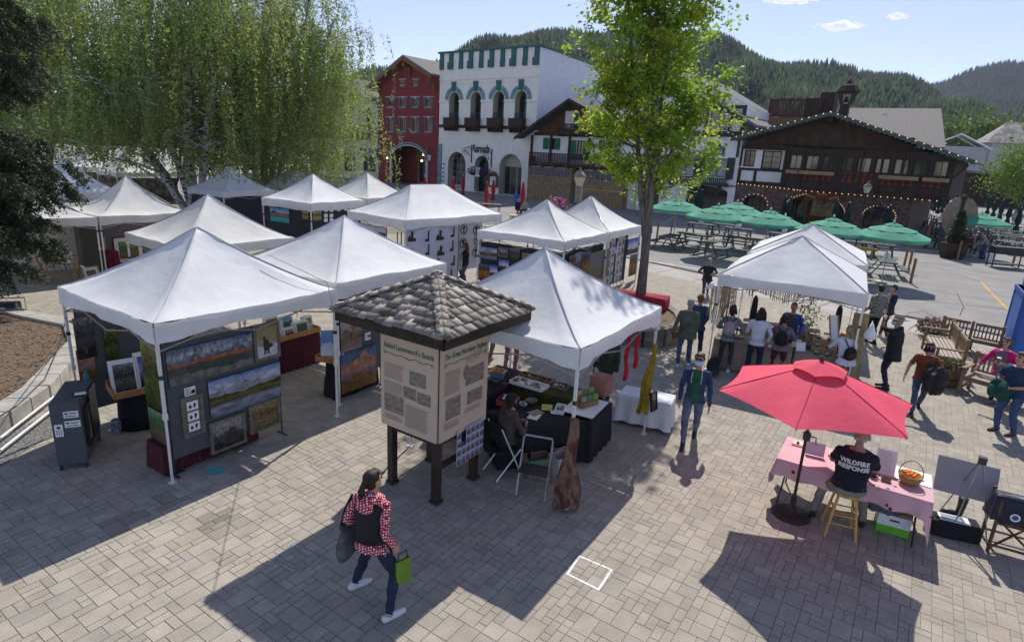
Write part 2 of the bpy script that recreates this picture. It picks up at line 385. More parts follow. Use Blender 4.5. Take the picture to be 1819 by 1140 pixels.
T[18]=tent(-21.5,46.0,54,3.05,3.05,2.3,3.5,'sunlit white canopy tent just right of the birch trunk, farthest back',seed=18)
T[19]=tent(-13.3,36.5,57,3.05,3.05,2.25,3.25,'faint grey canopy tent between the shaded tent and the turquoise paintings tent',seed=19,m=m_canvas_w)
# ---------------- kiosk
KC=Vector((-1.07,8.19,0)); KY=R(56.5)
kt=E('information_kiosk','wooden information kiosk with shingled hip roof and cream history panels','kiosk',KC,KY)
h=.43
for sx in(-1,1):
 for sy in(-1,1):
  b=MB(); b.box(sx*h-.055,sx*h+.055,sy*h-.055,sy*h+.055,.0,2.6); b.box(sx*h-.075,sx*h+.075,sy*h-.075,sy*h+.075,0,.05,0)
  b.build('post',m_dwood,kt,bev=.006)
b=MB()
def rl(*a): b=MB(); b.box(*a); b.build('rail',m_dwoodh,kt)
for s in(-1,1): rl(-h,h,s*h-.045,s*h+.045,.9,1.0); rl(s*h-.045,s*h+.045,-h,h,.902,.998); rl(-h,h,s*h-.05,s*h+.05,2.4,2.56); rl(s*h-.05,s*h+.05,-h,h,2.402,2.558)
rl(-h,h,-h-.025,-h+.025,.5,.58)
ev=.97; ze=2.66; zp=3.13
b=MB(); b.add([(-ev,-ev,ze),(ev,-ev,ze),(ev,ev,ze),(-ev,ev,ze),(0,0,zp-.03)],[(0,1,4),(1,2,4),(2,3,4),(3,0,4)])
b.box(-ev,ev,-ev,-ev+.03,ze-.13,ze); b.box(-ev,ev,ev-.03,ev,ze-.13,ze); b.box(-ev,-ev+.03,-ev,ev,ze-.13,ze); b.box(ev-.03,ev,-ev,ev,ze-.13,ze)
b.add([(-ev,-ev,ze-.02),(ev,-ev,ze-.02),(ev,ev,ze-.02),(-ev,ev,ze-.02)],[(3,2,1,0)])
roof=b.build('roof',m_dwoodh,kt)
V=[];F=[];C=[]
def boxT(o,x,y,z,lx,ly,lz,col):
 k=len(V)
 for dz in(0,lz):
  for dy in(0,ly):
   for dx in(0,lx): V.append(tuple(o+x*dx+y*dy+z*dz))
 for f in((0,2,3,1),(4,5,7,6),(0,1,5,4),(2,6,7,3),(0,4,6,2),(1,3,7,5)): F.append(tuple(k+i for i in f)); C.append(col)
for side in range(4):
 Rz=Matrix.Rotation(R(90*side),3,'Z')
 xa=Rz@Vector((1,0,0)); up=(Rz@Vector((0,1,(zp-ze)/ev))).normalized(); nn=xa.cross(up)
 L=math.hypot(ev,zp-ze); rows=7
 for r in range(rows):
  t=r/rows; yy=-ev-.04+ (ev)*t; half=ev*(1-t)+.03
  xx=-half
  while xx<half:
   wdt=rnd.uniform(.09,.21); x2=min(xx+wdt,half)
   if not (side==1 and r in(4,5) and .0<xx<.35 and rnd.random()<.8):
    o=Rz@Vector((xx,yy,ze+(zp-ze)*t+.012))
    tilt=rnd.uniform(-.02,.02)
    up2=(up+nn*rnd.uniform(-.01,.05)*0-nn*.07).normalized()
    g=rnd.uniform(.6,1.3); col=(.34*g,.295*g,.245*g) if rnd.random()<.8 else (.22*g,.18*g,.145*g)
    boxT(o+nn*(.02+rnd.uniform(0,.012))-up*rnd.uniform(0,.03)+xa*.003,(xa+up*tilt).normalized(),up2,nn,x2-xx-.011,L/rows*1.3,.016+rnd.uniform(0,.012),col)
   xx=x2
 for r in range(9):
  t=r/9; p=Rz@Vector((-ev*(1-t)-.02,-ev*(1-t)-.02,ze+(zp-ze)*t+.045))
  hd=(Rz@Vector((1,1,(zp-ze)/ev))).normalized()
  for s in(-1,1):
   sd_=(Rz@Vector((1,-1,0))).normalized()*s; pn=Vector((0,0,1)); y_=(sd_-pn*.34).normalized()
   g=rnd.uniform(.85,1.3); zz=y_.cross(hd) if s<0 else hd.cross(y_)
   o_=p+ pn*.035
   boxT(o_,hd,y_,zz if zz.z>0 else -zz,.235,.085,.014,(.37*g,.325*g,.27*g))
for a_ in range(2): boxT(Vector((-.16,-.05+a_*.05,zp+.03)),Vector((1,0,-.02)),Vector((0,1,0)),Vector((0,0,1)),.32,.045,.018,(.2,.18,.15))
m_shake=attrmat('weathered_cedar_shake',.95,.3,90,.16,22)
sh=npmesh('shingles',np.array(V),np.array(F),m_shake,kt,col=np.array(C))
m_cream=mat('cream_panel',(.56,.43,.325),.6,.04,2); m_green=mat('panel_green',(.06,.16,.08),.7); m_sep=mat('old_photo',(.1,.088,.075),.7,.7,9,cs=(.25,.75),col2=(.34,.29,.23),det=5,stretch=(1,1,2.5)); m_tx=mat('grey_print',(.33,.26,.2),.8,.25,60,stretch=(1,1,1))
def panel(side,title,lab):
 w2=.52; d=-.56; z0=1.0; z1=2.36
 b=MB(); b.box(-w2,w2,d,d+.03,z0,z1); pn=b.build('history_panel',m_cream,kt,rz=R(side))
 y=d-.003
 if title: textmesh(title,.115,'title_lettering',m_green,pn,wallT(0,y,z1-.15),shear=.3,sx=.69 if len(title)<27 else .66,bold=.001)
 b=MB(); b.tube([(-w2*.82+i*w2*1.64/24,y,z1-.26+.012*math.sin(i*.9)) for i in range(25)],.005,4)
 for i in range(5):
  for k in range(5):
   a=k*1.256+i; X=-w2*.84+i*w2*.42; rr=.045 if i in(0,4) else .02
   b.add([(X,y,z1-.26),(X+rr*math.cos(a),y-.001,z1-.26+rr*math.sin(a)),(X+rr*.6*math.cos(a+.5),y-.001,z1-.26+rr*.6*math.sin(a+.5))],[(0,1,2)])
 if side==0:
  for k in range(60):
   X=rnd.uniform(-.02,.43); Z=z1-.3+ .1*(X)+rnd.uniform(-.07,.07); r_=rnd.uniform(.01,.025); b.add([(X,y,Z),(X+r_,y-.001,Z+r_*.3),(X+r_*.4,y-.001,Z+r_)],[(0,1,2)])
 b.build('vine_ornament',m_green,pn)
 b=MB()
 ph=[(.03,.33,z1-.62,z1-.42),(-.08,.15,z1-.84,z1-.67),(.17,.42,z1-.86,z1-.69),(-.45,-.08,z1-1.13,z1-.86)] if side else [(-.08,.1,0,0),(.0,.42,z1-.68,z1-.42),(-.42,-.1,z1-1.06,z1-.76),(.05,.4,z1-.98,z1-.78)]
 for q in ph:
  if q[2]==0: b.lathe([(.001,0),(.1,0)],(0,0,0),18);
  else: b.box(q[0],q[1],y-.001,y,q[2],q[3])
 if side==0:
  b=MB(); pts=[(.01+.07*math.cos(a*.349),z1-.47+.11*math.sin(a*.349)) for a in range(18)]; b.prism(pts,y-.0015,y)
  for q in ph[1:]: b.box(q[0],q[1],y-.001,y,q[2],q[3])
 b.build('printed_photo',m_sep,pn)
 b=MB()
 def para(x0,x1,za,zb):
  z=za
  while z>zb: b.box(x0,x0+(x1-x0)*rnd.uniform(.8,1),y-.0008,y,z-.007,z); z-=.0165
 if side: para(-.45,-.06,z1-.4,z1-.62); para(-.45,-.06,z1-.67,z1-.84); para(-.05,.42,z1-.93,z1-1.26); para(-.45,-.09,z1-1.17,z1-1.24)
 else: para(-.45,-.1,z1-.36,z1-.7); para(.0,.42,z1-1.02,z1-1.1); para(-.45,-.1,z1-1.1,z1-1.2)
 b.build('body_text',m_tx,pn)
panel(-90,"Behind Leavenworth's Bavaria",''); panel(0,'The Great Northern Railway','')
panel(90,'',''); panel(180,'','')
# ---------------- buildings
FA=R(-37.986); FO=Vector((1.8,66.806,0)); fu=Vector((math.cos(FA),math.sin(FA),0)); fv=Vector((-fu.y,fu.x,0))
def FP(px,py,off=0.):
 d=fw+crt*((px-909.5)/FPX)-cup*((py-570)/FPX); n=fv
 t=((FO-fv*off)-Vector((0,0,CAMH))).dot(n)/d.dot(n); Q=Vector((0,0,CAMH))+d*t
 return ((Q-FO).dot(fu),Q.z)
def facade(mbx,s0,s1,z0,z1,holes,depth=.35,y=0.,mi=0,mj=None,thick=.4):
 """wall face in plane y with rectangular or arched holes (a,b,c,d,arch) and real reveals"""
 mj=mi if mj is None else mj
 S=sorted({s0,s1,*[h[0] for h in holes],*[h[1] for h in holes]}); Z=sorted({z0,z1,*[h[2] for h in holes],*[h[3] for h in holes]})
 for i in range(len(S)-1):
  for j in range(len(Z)-1):
   a,b,c,d=S[i],S[i+1],Z[j],Z[j+1]
   if any(h[0]<=a+1e-6 and b<=h[1]+1e-6 and h[2]<=c+1e-6 and d<=h[3]+1e-6 for h in holes): continue
   mbx.add([(a,y,c),(b,y,c),(b,y,d),(a,y,d)],[(0,1,2,3)],mi)
 for h in holes:
  a,b,c,d=h[:4]; arch=len(h)>4 and h[4]; r=(b-a)/2; cx_=(a+b)/2
  if arch:
   rise=min(r,(d-c)*.6) if arch is True else arch; n=12
   arc=[(cx_-r*math.cos(math.pi*k/n),d-rise+rise*math.sin(math.pi*k/n)) for k in range(n+1)]
   for k in range(n):
    p,q=arc[k],arc[k+1]; mbx.add([(p[0],y,p[1]),(q[0],y,q[1]),(q[0],y,d),(p[0],y,d)],[(0,1,2,3)],mi)
    mbx.add([(p[0],y,p[1]),(p[0],y+depth,p[1]),(q[0],y+depth,q[1]),(q[0],y,q[1])],[(0,1,2,3)],mj)
   top=d-rise
  else:
   top=d; mbx.add([(a,y,d),(a,y+depth,d),(b,y+depth,d),(b,y,d)],[(0,1,2,3)],mj)
  mbx.add([(a,y,c),(a,y+depth,c),(a,y+depth,top),(a,y,top)],[(3,2,1,0)],mj); mbx.add([(b,y,c),(b,y+depth,c),(b,y+depth,top),(b,y,top)],[(0,1,2,3)],mj)
  mbx.add([(a,y,c),(b,y,c),(b,y+depth,c),(a,y+depth,c)],[(0,1,2,3)],mj)
def window(par,a,b,c,d,y,frame,glass=m_glass,nx=2,nz=2,fw_=.07,name='window'):
 m=MB(); m.box(a,a+fw_,y-.04,y+.04,c,d); m.box(b-fw_,b,y-.04,y+.04,c,d); m.box(a+fw_,b-fw_,y-.04,y+.04,d-fw_,d); m.box(a+fw_,b-fw_,y-.04,y+.04,c,c+fw_)
 for i in range(1,nx): x=a+(b-a)*i/nx; m.box(x-.02,x+.02,y-.028,y+.02,c+fw_,d-fw_)
 for i in range(1,nz): z=c+(d-c)*i/nz; m.box(a+fw_,b-fw_,y-.025,y+.018,z-.018,z+.018)
 w_=m.build(name,frame,par); g=MB(); g.box(a+fw_,b-fw_,y+.022,y+.034,c+fw_,d-fw_); g.build('pane',glass,w_); return w_
def bld(name,label,s,y=0.,cat='building'): return E(name,label,cat,FO+fu*s+fv*y,FA,'buildings along the street behind the market')
S0=-14.95; wb=bld('white_building','tall white building with teal battlements and four arched upper windows',S0)
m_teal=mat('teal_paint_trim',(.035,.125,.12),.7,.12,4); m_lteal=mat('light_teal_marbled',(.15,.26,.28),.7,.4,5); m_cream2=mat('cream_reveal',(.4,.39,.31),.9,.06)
m_brick=mat('painted_white_brick',(.76,.76,.8),.9,.05,3,.5,18)
W=14.5; H_=15.25
hx=[]
ac=[]
for px in (806.5,845,885.5,925):
 s,_=FP(px,185); ac.append(s-S0)
hol=[(c-.8,c+.8,7.95,11.05,True) for c in ac]
g=[]
for pa,pb,pt in((795.5,827,270),(843,868,277),(887,927,274)):
 sa,_=FP(pa,300); sb,_=FP(pb,300); _,zt=FP((pa+pb)/2,pt); g.append((sa-S0,sb-S0,.05,zt,True))
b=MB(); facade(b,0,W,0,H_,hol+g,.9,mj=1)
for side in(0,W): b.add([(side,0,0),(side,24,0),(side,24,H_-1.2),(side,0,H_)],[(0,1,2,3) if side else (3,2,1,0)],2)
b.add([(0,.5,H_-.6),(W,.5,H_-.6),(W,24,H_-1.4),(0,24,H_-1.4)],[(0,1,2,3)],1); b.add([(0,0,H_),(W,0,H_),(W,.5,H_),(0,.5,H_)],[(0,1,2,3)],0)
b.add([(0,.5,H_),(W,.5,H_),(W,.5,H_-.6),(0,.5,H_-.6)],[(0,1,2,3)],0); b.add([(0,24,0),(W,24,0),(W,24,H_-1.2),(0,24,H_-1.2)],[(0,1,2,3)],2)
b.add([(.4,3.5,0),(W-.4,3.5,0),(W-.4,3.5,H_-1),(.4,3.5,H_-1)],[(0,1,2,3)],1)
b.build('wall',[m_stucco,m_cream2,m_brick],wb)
b=MB(); b.box(-.12,W+.25,-.28,.5,H_,H_+.18); b.box(W-.05,W+.22,.5,24,H_-.05,H_+.06); b.build('coping',m_teal,wb)
nb=10
for i in range(nb):
 c=.35+i*(W-.7)/(nb-1); odd=i%2; w1=.62 if odd else .5
 b=MB(); b.box(c-.3,c+.3,-.16 if odd else -.1,-.003,H_-1.0,H_); b.box(c-(.42 if odd else .3),c+.3,-.28 if odd else -.16,-.003,H_-1.75,H_-1.0)
 b.build('battlement',m_teal,wb)
b=MB(); b.box(0,W,-.1,-.003,12.35,12.5); b.box(0,W,-.06,-.003,11.95,12.03);
last=0
for c in ac+[W+.8]:
 b.box(last,c-.8 if c<W else W,-.12,-.003,9.95,10.12); last=c+.8
b.build('cornice',m_stucco,wb)
b=MB(); b.box(0,W,-.06,-.003,7.1,7.45); b.build('wooden_band',m_dwoodh,wb)
for c in ac:
 b=MB(); n=16; r0=.95;r1=1.42
 P=[(math.cos(math.pi*k/n),math.sin(math.pi*k/n)) for k in range(n+1)]
 for k in range(n):
  (a0,a1),(b0,b1)=P[k],P[k+1]
  b.add([(c+a0*r0,-.1,10.22+a1*r0),(c+a0*r1,-.1,10.22+a1*r1),(c+b0*r1,-.1,10.22+b1*r1),(c+b0*r0,-.1,10.22+b1*r0)],[(3,2,1,0)])
  b.add([(c+a0*r1,-.1,10.22+a1*r1),(c+a0*r1,0,10.22+a1*r1),(c+b0*r1,0,10.22+b1*r1),(c+b0*r1,-.1,10.22+b1*r1)],[(0,1,2,3)])
  b.add([(c+a0*r0,-.1,10.22+a1*r0),(c+a0*r0,0,10.22+a1*r0),(c+b0*r0,0,10.22+b1*r0),(c+b0*r0,-.1,10.22+b1*r0)],[(3,2,1,0)])
 b.build('arch_surround',m_lteal,wb)
 b=MB(); b.prism([(c-.2,11.1),(c+.2,11.1),(c+.32,12.15),(c-.32,12.15)],-.22,-.003); b.build('keystone',m_teal,wb)
 window(wb,c-.55,c+.75,7.95,10.75,.88,m_dwood,nx=2,nz=1,name='window')
 bc=MB(); bc.box(c-1.0,c+.85,-.75,-.02,7.35,8.15); bc.box(c-1.05,c+.9,-.8,-.02,8.15,8.22); bc.box(c-1.03,c+.88,-.78,-.02,7.2,7.3)
 for k in range(5): x=c-.9+k*.42; bc.box(x-.05,x+.05,-.62,-.02,6.75,7.2)
 bc.build('balcony',m_dwood,wb)
 b=MB();
 for k in range(9): x=c-.75+k*.18; b.box(x-.015,x+.015,.1,.13,7.97,8.75)
 b.box(c-.78,c+.78,.09,.14,8.75,8.8); b.build('railing',m_legd,wb)
m_cream_door=mat('cream_joinery',(.36,.36,.29),.6,.06)
a,b_,c,d,_=g[0]; window(wb,a,b_,c+.5,d-.0,.86,m_cream_door,nx=4,nz=5,name='shop_window')
b=MB(); b.box(a,b_,.78,.9,.05,.55); b.build('stall_riser',m_cream_door,wb)
a,b_,c,d,_=g[1]; window(wb,a,b_,c,d,.86,m_dwood,nx=2,nz=3,name='shop_window')
a,b_,c,d,_=g[2]
dr=window(wb,a+.1,b_-1.3,c,d-1.3,.86,m_cream_door,nx=2,nz=1,name='door'); b=MB(); b.box((a+b_-1.2)/2+.05,(a+b_-1.2)/2+.09,.74,.8,1.0,1.3); b.build('handle',m_grey_metal,dr)
window(wb,b_-1.2,b_,c,d-1.3,.86,m_cream_door,nx=1,nz=2,name='window'); b=MB(); b.box(a,b_,.8,.9,d-1.3,d-.1); b.build('transom_panel',m_cream2,wb)
b=MB(); n=14; r0=(b_-a)/2;r1=r0+.32; cx_=(a+b_)/2; zz=d-r0
for k in range(n):
 A0=math.pi*k/n;B0=math.pi*(k+1)/n
 b.add([(cx_+math.cos(t)*r,-.07,zz+math.sin(t)*r) for r,t in((r0+.12,A0),(r1,A0),(r1,B0),(r0+.12,B0))],[(3,2,1,0)])
 b.add([(cx_+math.cos(t)*r1,yy,zz+math.sin(t)*r1) for t,yy in((A0,-.07),(A0,0),(B0,0),(B0,-.07))],[(0,1,2,3)])
b.box(cx_-.22,cx_+.22,-.12,-.003,d+.1,d+.75); b.build('arch_moulding',m_stucco,wb)
b=MB(); b.box(.02,.6,-.14,-.003,0,5.2); b.build('corner_pilaster',m_lteal,wb)
s,z=FP(855,264); b=MB(); textmesh('Remedy',1.0,'lettering',m_ink,wb,wallT(s-S0,-.03,z),ext=.02,bold=.02,sx=.8)
s,z=FP(855,270.3); textmesh('SKIN  &  BODY',.33,'lettering',m_ink,wb,wallT(s-S0,-.03,z),ext=.02,bold=.006,sx=1)
for px,dirn,zt_ in((838.5,-1,4.9),(874,-1,4.3)):
 s,z=FP(px,262 if px<850 else 270); b=MB(); x=s-S0; b.box(x-.05,x+.05,-.1,-.02,z-1.7,z+.3)
 for k in range(9): b.bar((x-.0+dirn*k*.16,-.15,z-.3+.35*math.sin(k*.5)),(x+dirn*(k+1)*.16,-.15,z-.3+.35*math.sin((k+1)*.5)),.035)
 b.bar((x,-.1,z+.1),(x+dirn*1.5,-.2,z-.2),.035); b.bar((x,-.1,z-1.0),(x+dirn*1.2,-.2,z-.25),.03)
 for k in range(4): b.bar((x+dirn*(.3+.3*k),-.17,z-.9),(x+dirn*(.42+.3*k),-.17,z-.35),.025)
 tag(b.build('sign_bracket',m_legd,None,loc=FO+fu*S0,rz=FA),'wrought iron sign bracket %s the shop lettering on the white wall'%('left of' if px<850 else 'right of'),'bracket','iron sign brackets on the white building')
S1=-26.1; rb=bld('red_building','dark red gabled building with grey painted window surrounds and an arched entrance',S1)
m_red=mat('dark_red_stucco',(.21,.035,.033),.9,.08,2,.2,30); m_gt=mat('grey_painted_trim',(.085,.1,.12),.8,.3,8); m_gl=mat('pale_trim',(.4,.41,.43),.8,.1); m_ow=mat('ochre_window_frame',(.3,.15,.04),.6,.2,5); m_bw=mat('brown_fascia',(.17,.08,.035),.7,.25,6,stretch=(.3,1,1))
W=11.0; pk=6.1; zpk=15.0; zl=12.2; zr=12.9
wins=[]
def wrow(pxs,py0,py1):
 r=[]
 for pa,pb in pxs:
  sa,z1=FP(pa,py0); sb,z0=FP(pb,py1); r.append((sa-S1,sb-S1,z0,z1))
 return r
w3=wrow([(688.5,698.5),(711,720.5),(733,743),(756,767)],176,190)
w2_=wrow([(689,699),(711.5,721),(733,743),(756,767)],211,234)
for r in (w3,w2_):
 z0=sum(q[2] for q in r)/4; z1=sum(q[3] for q in r)/4; dz=r[0][3]*0
 for q in r: wins.append((q[0],q[1],q[2],q[3]))
w4=wrow([(712.5,719),(736,742.5)],144,151.5)
ar=(FP(697,300)[0]-S1,FP(757,300)[0]-S1,.05,FP(725,259)[1],1.75)
b=MB(); facade(b,0,W,0,11.5,[(q[0],q[1],q[2],q[3]) for q in wins]+[ar],.22)
fz=[(0,11.5),(W,11.5),(W,zr),(pk,zpk),(0,zl)]
holes4=[(q[0],q[1],q[2],q[3]) for q in w4]
b.add([(p[0],0,p[1]) for p in fz],[(0,1,2,3,4)])
b.add([(0,0,0),(0,16,0),(0,16,zl),(0,0,zl)],[(3,2,1,0)]); b.add([(W,0,0),(W,16,0),(W,16,zr),(W,0,zr)],[(0,1,2,3)]); b.add([(0,16,0),(W,16,0),(W,16,12),(0,16,12)],[(0,1,2,3)])
b.add([(.3,3,0),(W-.3,3,0),(W-.3,3,6),(.3,3,6)],[(0,1,2,3)])
b.build('wall',m_red,rb)
m_grf=mat('grey_roof_shingle',(.16,.155,.15),.95,.2,8,.5,25,stretch=(1,1,4))
b=MB();
def rslab(b,p,q,y0,y1,t,mi=0):
 b.add([(p[0],y0,p[1]),(q[0],y0,q[1]),(q[0],y1,q[1]),(p[0],y1,p[1]),(p[0],y0,p[1]-t),(q[0],y0,q[1]-t),(q[0],y1,q[1]-t),(p[0],y1,p[1]-t)],[(0,1,2,3),(4,7,6,5),(0,4,5,1),(2,6,7,3),(0,3,7,4),(1,5,6,2)],mi)
rslab(b,(-1.0,zl-.35),(pk,zpk+.25),-1.3,16,.18); rslab(b,(pk,zpk+.25),(W-.0,zr+.1),-1.3,16,.18)
rf=b.build('roof',m_grf,rb)
b=MB(); rslab(b,(-1.0,zl-.53),(pk,zpk+.07),-1.36,-1.3,.42); rslab(b,(pk,zpk+.07),(W,zr-.08),-1.36,-1.3,.42)
rslab(b,(-1.0,zl-.56),(pk,zpk+.04),-1.3,0,.04); rslab(b,(pk,zpk+.04),(W,zr-.11),-1.3,0,.04)
for x,z in((.4,zl-.2),(pk,zpk-.25),(W-.6,zr-.1)): b.box(x-.16,x+.16,-1.25,0,z-.75,z-.35); b.box(x-.13,x+.13,-.3,0,z-1.7,z-.7)
b.build('bargeboard',m_bw,rb)
for i,q in enumerate(wins+holes4):
 y=.16 if i<8 else -.05
 window(rb,q[0],q[1],q[2],q[3],y,m_ow,nx=2,nz=3 if 4<=i<8 else 2,fw_=.13)
 s=MB(); o=.26 if i<8 else .2; x0,x1,z0,z1=q[0]-o,q[1]+o,q[2]-o,q[3]+o
 s.box(x0,q[0],-.03,-.002,z0,z1); s.box(q[1],x1,-.03,-.002,z0,z1); s.box(q[0],q[1],-.03,-.002,q[3],z1); s.box(q[0],q[1],-.03,-.002,z0,q[2])
 s.box(x0-.1,x1+.1,-.1,-.031,z1-.08,z1+.02,1); s.box(q[0],q[1],-.12,-.031,q[2]-.1,q[2]-.02,1)
 if i<8: s.box((x0+x1)/2-.15,(x0+x1)/2+.15,-.08,-.031,z1-.25,z1-.08,1)
 s.build('window_surround',[m_gt,m_gl],rb)
b=MB(); n=16; a,b_,_,d,rs=ar; r0=(b_-a)/2; cx_=(a+b_)/2
for k in range(n):
 A0=math.pi*k/n;B0=math.pi*(k+1)/n
 f=lambda t,o_:(cx_+math.cos(t)*(r0+o_),-.12,d-rs+math.sin(t)*(rs+o_))
 for o0_,o1_,mi in((0,.14,1),(.14,.34,0),(.34,.42,1)):
  b.add([f(A0,o0_),f(A0,o1_),f(B0,o1_),f(B0,o0_)],[(3,2,1,0)],mi)
for x in(a-.2,b_+.2):
 b.box(x-.17,x+.17,-.14,-.003,0,d-rs+.1,1); b.box(x-.26,x+.26,-.2,-.003,d-rs+.1,d-rs+.5); b.box(x-.2,x+.2,-.16,-.003,d-rs+.5,d-rs+1.6)
b.build('entrance_arch',[m_gt,m_gl],rb)
m_dl=mat('ochre_boards',(.2,.11,.03),.8,.2,6)
b=MB(); b.box(a+1.6,b_,2.7,2.8,3.1,d-.1); b.build('lintel_boards',m_dl,rb)
dr=window(rb,a+2.0,b_-1.4,.05,3.1,2.7,m_ow,nx=2,nz=1,fw_=.2,name='door'); b=MB(); b.box(a+3.3,a+3.36,2.55,2.62,1,1.4); b.build('handle',m_grey_metal,dr)
window(rb,b_-1.3,b_,.4,3.1,2.7,m_ow,nx=1,nz=1,fw_=.12,name='window')
for px,py in((693,281),(754.5,286),(735.5,274.5)):
 s,z=FP(px,py); b=MB(); b.ell((s-S1,-.5 if px!=735.5 else 1.6,z),(.13,.13,.13)); o=b.build('wall_lamp',mat('lit_lamp',(1,.75,.45),.5,emit=2.5),rb)
b=MB(); s,z=FP(764,281); b.box(s-S1-.35,s-S1+.35,-.2,-.15,z-.3,z+.35); tag(b.build('notice_board',m_gl,None,loc=FO+fu*S1,rz=FA),'small pale house-shaped notice on the red wall by the arch','notice')
S2=-42; lb=bld('cream_building','cream chalet building left of the red one with brown balcony, mostly behind birch boughs',S2)
W=15.7; b=MB()
sh_=(FP(645,290)[0]-S2,FP(667,290)[0]-S2,1.2,FP(655,278)[1]); up_=(FP(650,200)[0]-S2,FP(659,200)[0]-S2,6.7,9.3)
hol=[sh_,up_]+[(1.2+3.2*k,2.6+3.2*k,6.7,8.9) for k in range(3)]+[(1+3.6*k,3.6+3.6*k,.9,3.4) for k in range(3)]
facade(b,0,W,0,10.6,hol,.3); b.add([(W,0,0),(W,14,0),(W,14,10.6),(W,0,10.6)],[(0,1,2,3)]); b.add([(0,0,0),(0,14,0),(0,14,10.6),(0,0,10.6)],[(3,2,1,0)])
b.add([(0,0,10.6),(W,0,10.6),(W/2,0,13)],[(0,1,2)]); b.build('wall',mat('pale_yellow_stucco',(.47,.45,.35),.95,.08,2,.3,30),lb)
for i,q in enumerate(hol): window(lb,*q,.24,m_dwood,nx=2,nz=2)
b=MB(); rslab(b,(-1,10),(W/2,13.3),-1.5,14,.2); rslab(b,(W/2,13.3),(W+.9,10.0),-1.5,14,.2); b.build('roof',m_grf,lb)
b=MB(); b.box(0,W,-1.2,-.02,5.9,6.1); b.box(0,W,-1.2,-1.1,6.1,7.0); [b.box(x,x+.12,-1.15,-.02,5.2,5.9) for x in np.arange(.5,W,2.2)]; b.build('balcony',m_bw,lb)
s,z=FP(658,272); b=MB(); b.box(s-S2-2.1,s-S2+1.7,-.12,-.03,z-.55,z+.55); sg=b.build('shop_sign',mat('slate_blue_sign',(.05,.09,.14),.6),lb)
b=MB(); [b.box(s-S2-1.8+k*.22,s-S2-1.65+k*.22,-.135,-.125,z,z+.28-.08*(k%3)) for k in range(8)]; b.build('sign_marks',m_gl,sg)
b=MB(); b.lathe([(.42,0),(.42,.03)],(0,0,0),20); sq=b.build('sign_roundel',mat('gold_blue',(.4,.3,.06),.6),sg); sq.location=(s-S2+1.1,-.13,z); sq.rotation_euler.x=R(90)
S3=-.45; cb=bld('chalet_building','half-timbered white chalet with green shutters and a dark balcony',S3)
W=12.3; m_plank=mat('stained_gable_boards',(.13,.055,.022),.8,.35,5,.3,30,stretch=(5,1,.3)); m_shut=mat('green_shutter',(.01,.13,.06),.6,.1,6)
zE=6.75; zP=10.0; pk=FP(1026,180)[0]-S3
w1=(FP(979,262)[0]-S3,FP(985,262)[0]-S3);
def SZ(px,py,s0): s,z=FP(px,py); return s-s0,z
wa=(SZ(975.5,250,S3)[0],SZ(985.5,250,S3)[0],5.2,6.35); wbn=(SZ(1025.5,250,S3)[0],SZ(1037.5,250,S3)[0],4.3,6.2)
wc=(8.6,9.6,5.0,6.3); wg=(pk-.9,pk+.0,7.3,8.6)
b=MB(); facade(b,0,W,3.0,zE,[wa,wbn,wc],.2); facade(b,0,W,0,3.0,[(.6,5.4,.4,2.8),(6.6,11,.4,2.8)],.3)
b.add([(0,0,0),(0,14,0),(0,14,zE),(0,0,zE)],[(3,2,1,0)]); b.add([(W,0,0),(W,14,0),(W,14,zE),(W,0,zE)],[(0,1,2,3)]); b.build('wall',m_stuccow,cb)
b=MB(); b.add([(0,0,zE),(W,0,zE),(pk,0,zP-.1)],[(0,1,2)]); b.build('gable_boards',m_plank,cb)
b=MB(); rslab(b,(-1.6,zE-.45),(pk,zP+.1),-1.6,14,.14); rslab(b,(pk,zP+.1),(W+.2,zE+.1),-1.6,14,.14); b.build('roof',mat('dark_roof',(.05,.05,.05),.9,.2,5),cb)
b=MB(); rslab(b,(-1.6,zE-.55),(pk,zP),-1.66,-1.6,.22); rslab(b,(pk,zP),(W,zE),-1.66,-1.6,.22); b.build('bargeboard',m_dwoodh,cb)
b=MB(); b.box(0,W,-.25,-.004,zE-.18,zE+.12)
for px in(946,980,1013,1048,1083): x=SZ(px,250,S3)[0]; b.box(x-.1,x+.1,-.2,-.004,3.5,zE-.18)
b.box(0,W,-.1,-.004,3.3,3.5); b.build('timber_frame',m_dwood,cb)
for i,q in enumerate([wa,wbn,wc]):
 window(cb,*q,.12,m_dwood,nx=2,nz=2);
 for x0 in(q[0]-.72,q[1]+.04):
  b=MB(); b.box(x0,x0+.68,-.07,-.004,q[2],q[3]); [b.box(x0+.08,x0+.6,-.085,-.071,q[2]+.1+k*.2,q[2]+.18+k*.2) for k in range(int((q[3]-q[2]-.2)/.2))]; b.build('shutter',m_shut,cb)
b=MB(); b.box(pk-1.3,pk+.3,-.06,-.003,zE+.5,zP-1.0); wg_=b.build('gable_panel',m_stuccow,cb)
for x0 in(pk-.2,pk+1.1): b=MB(); b.box(x0,x0+.5,-.1,-.062,zE+.6,zP-1.2); b.build('shutter',m_shut,cb)
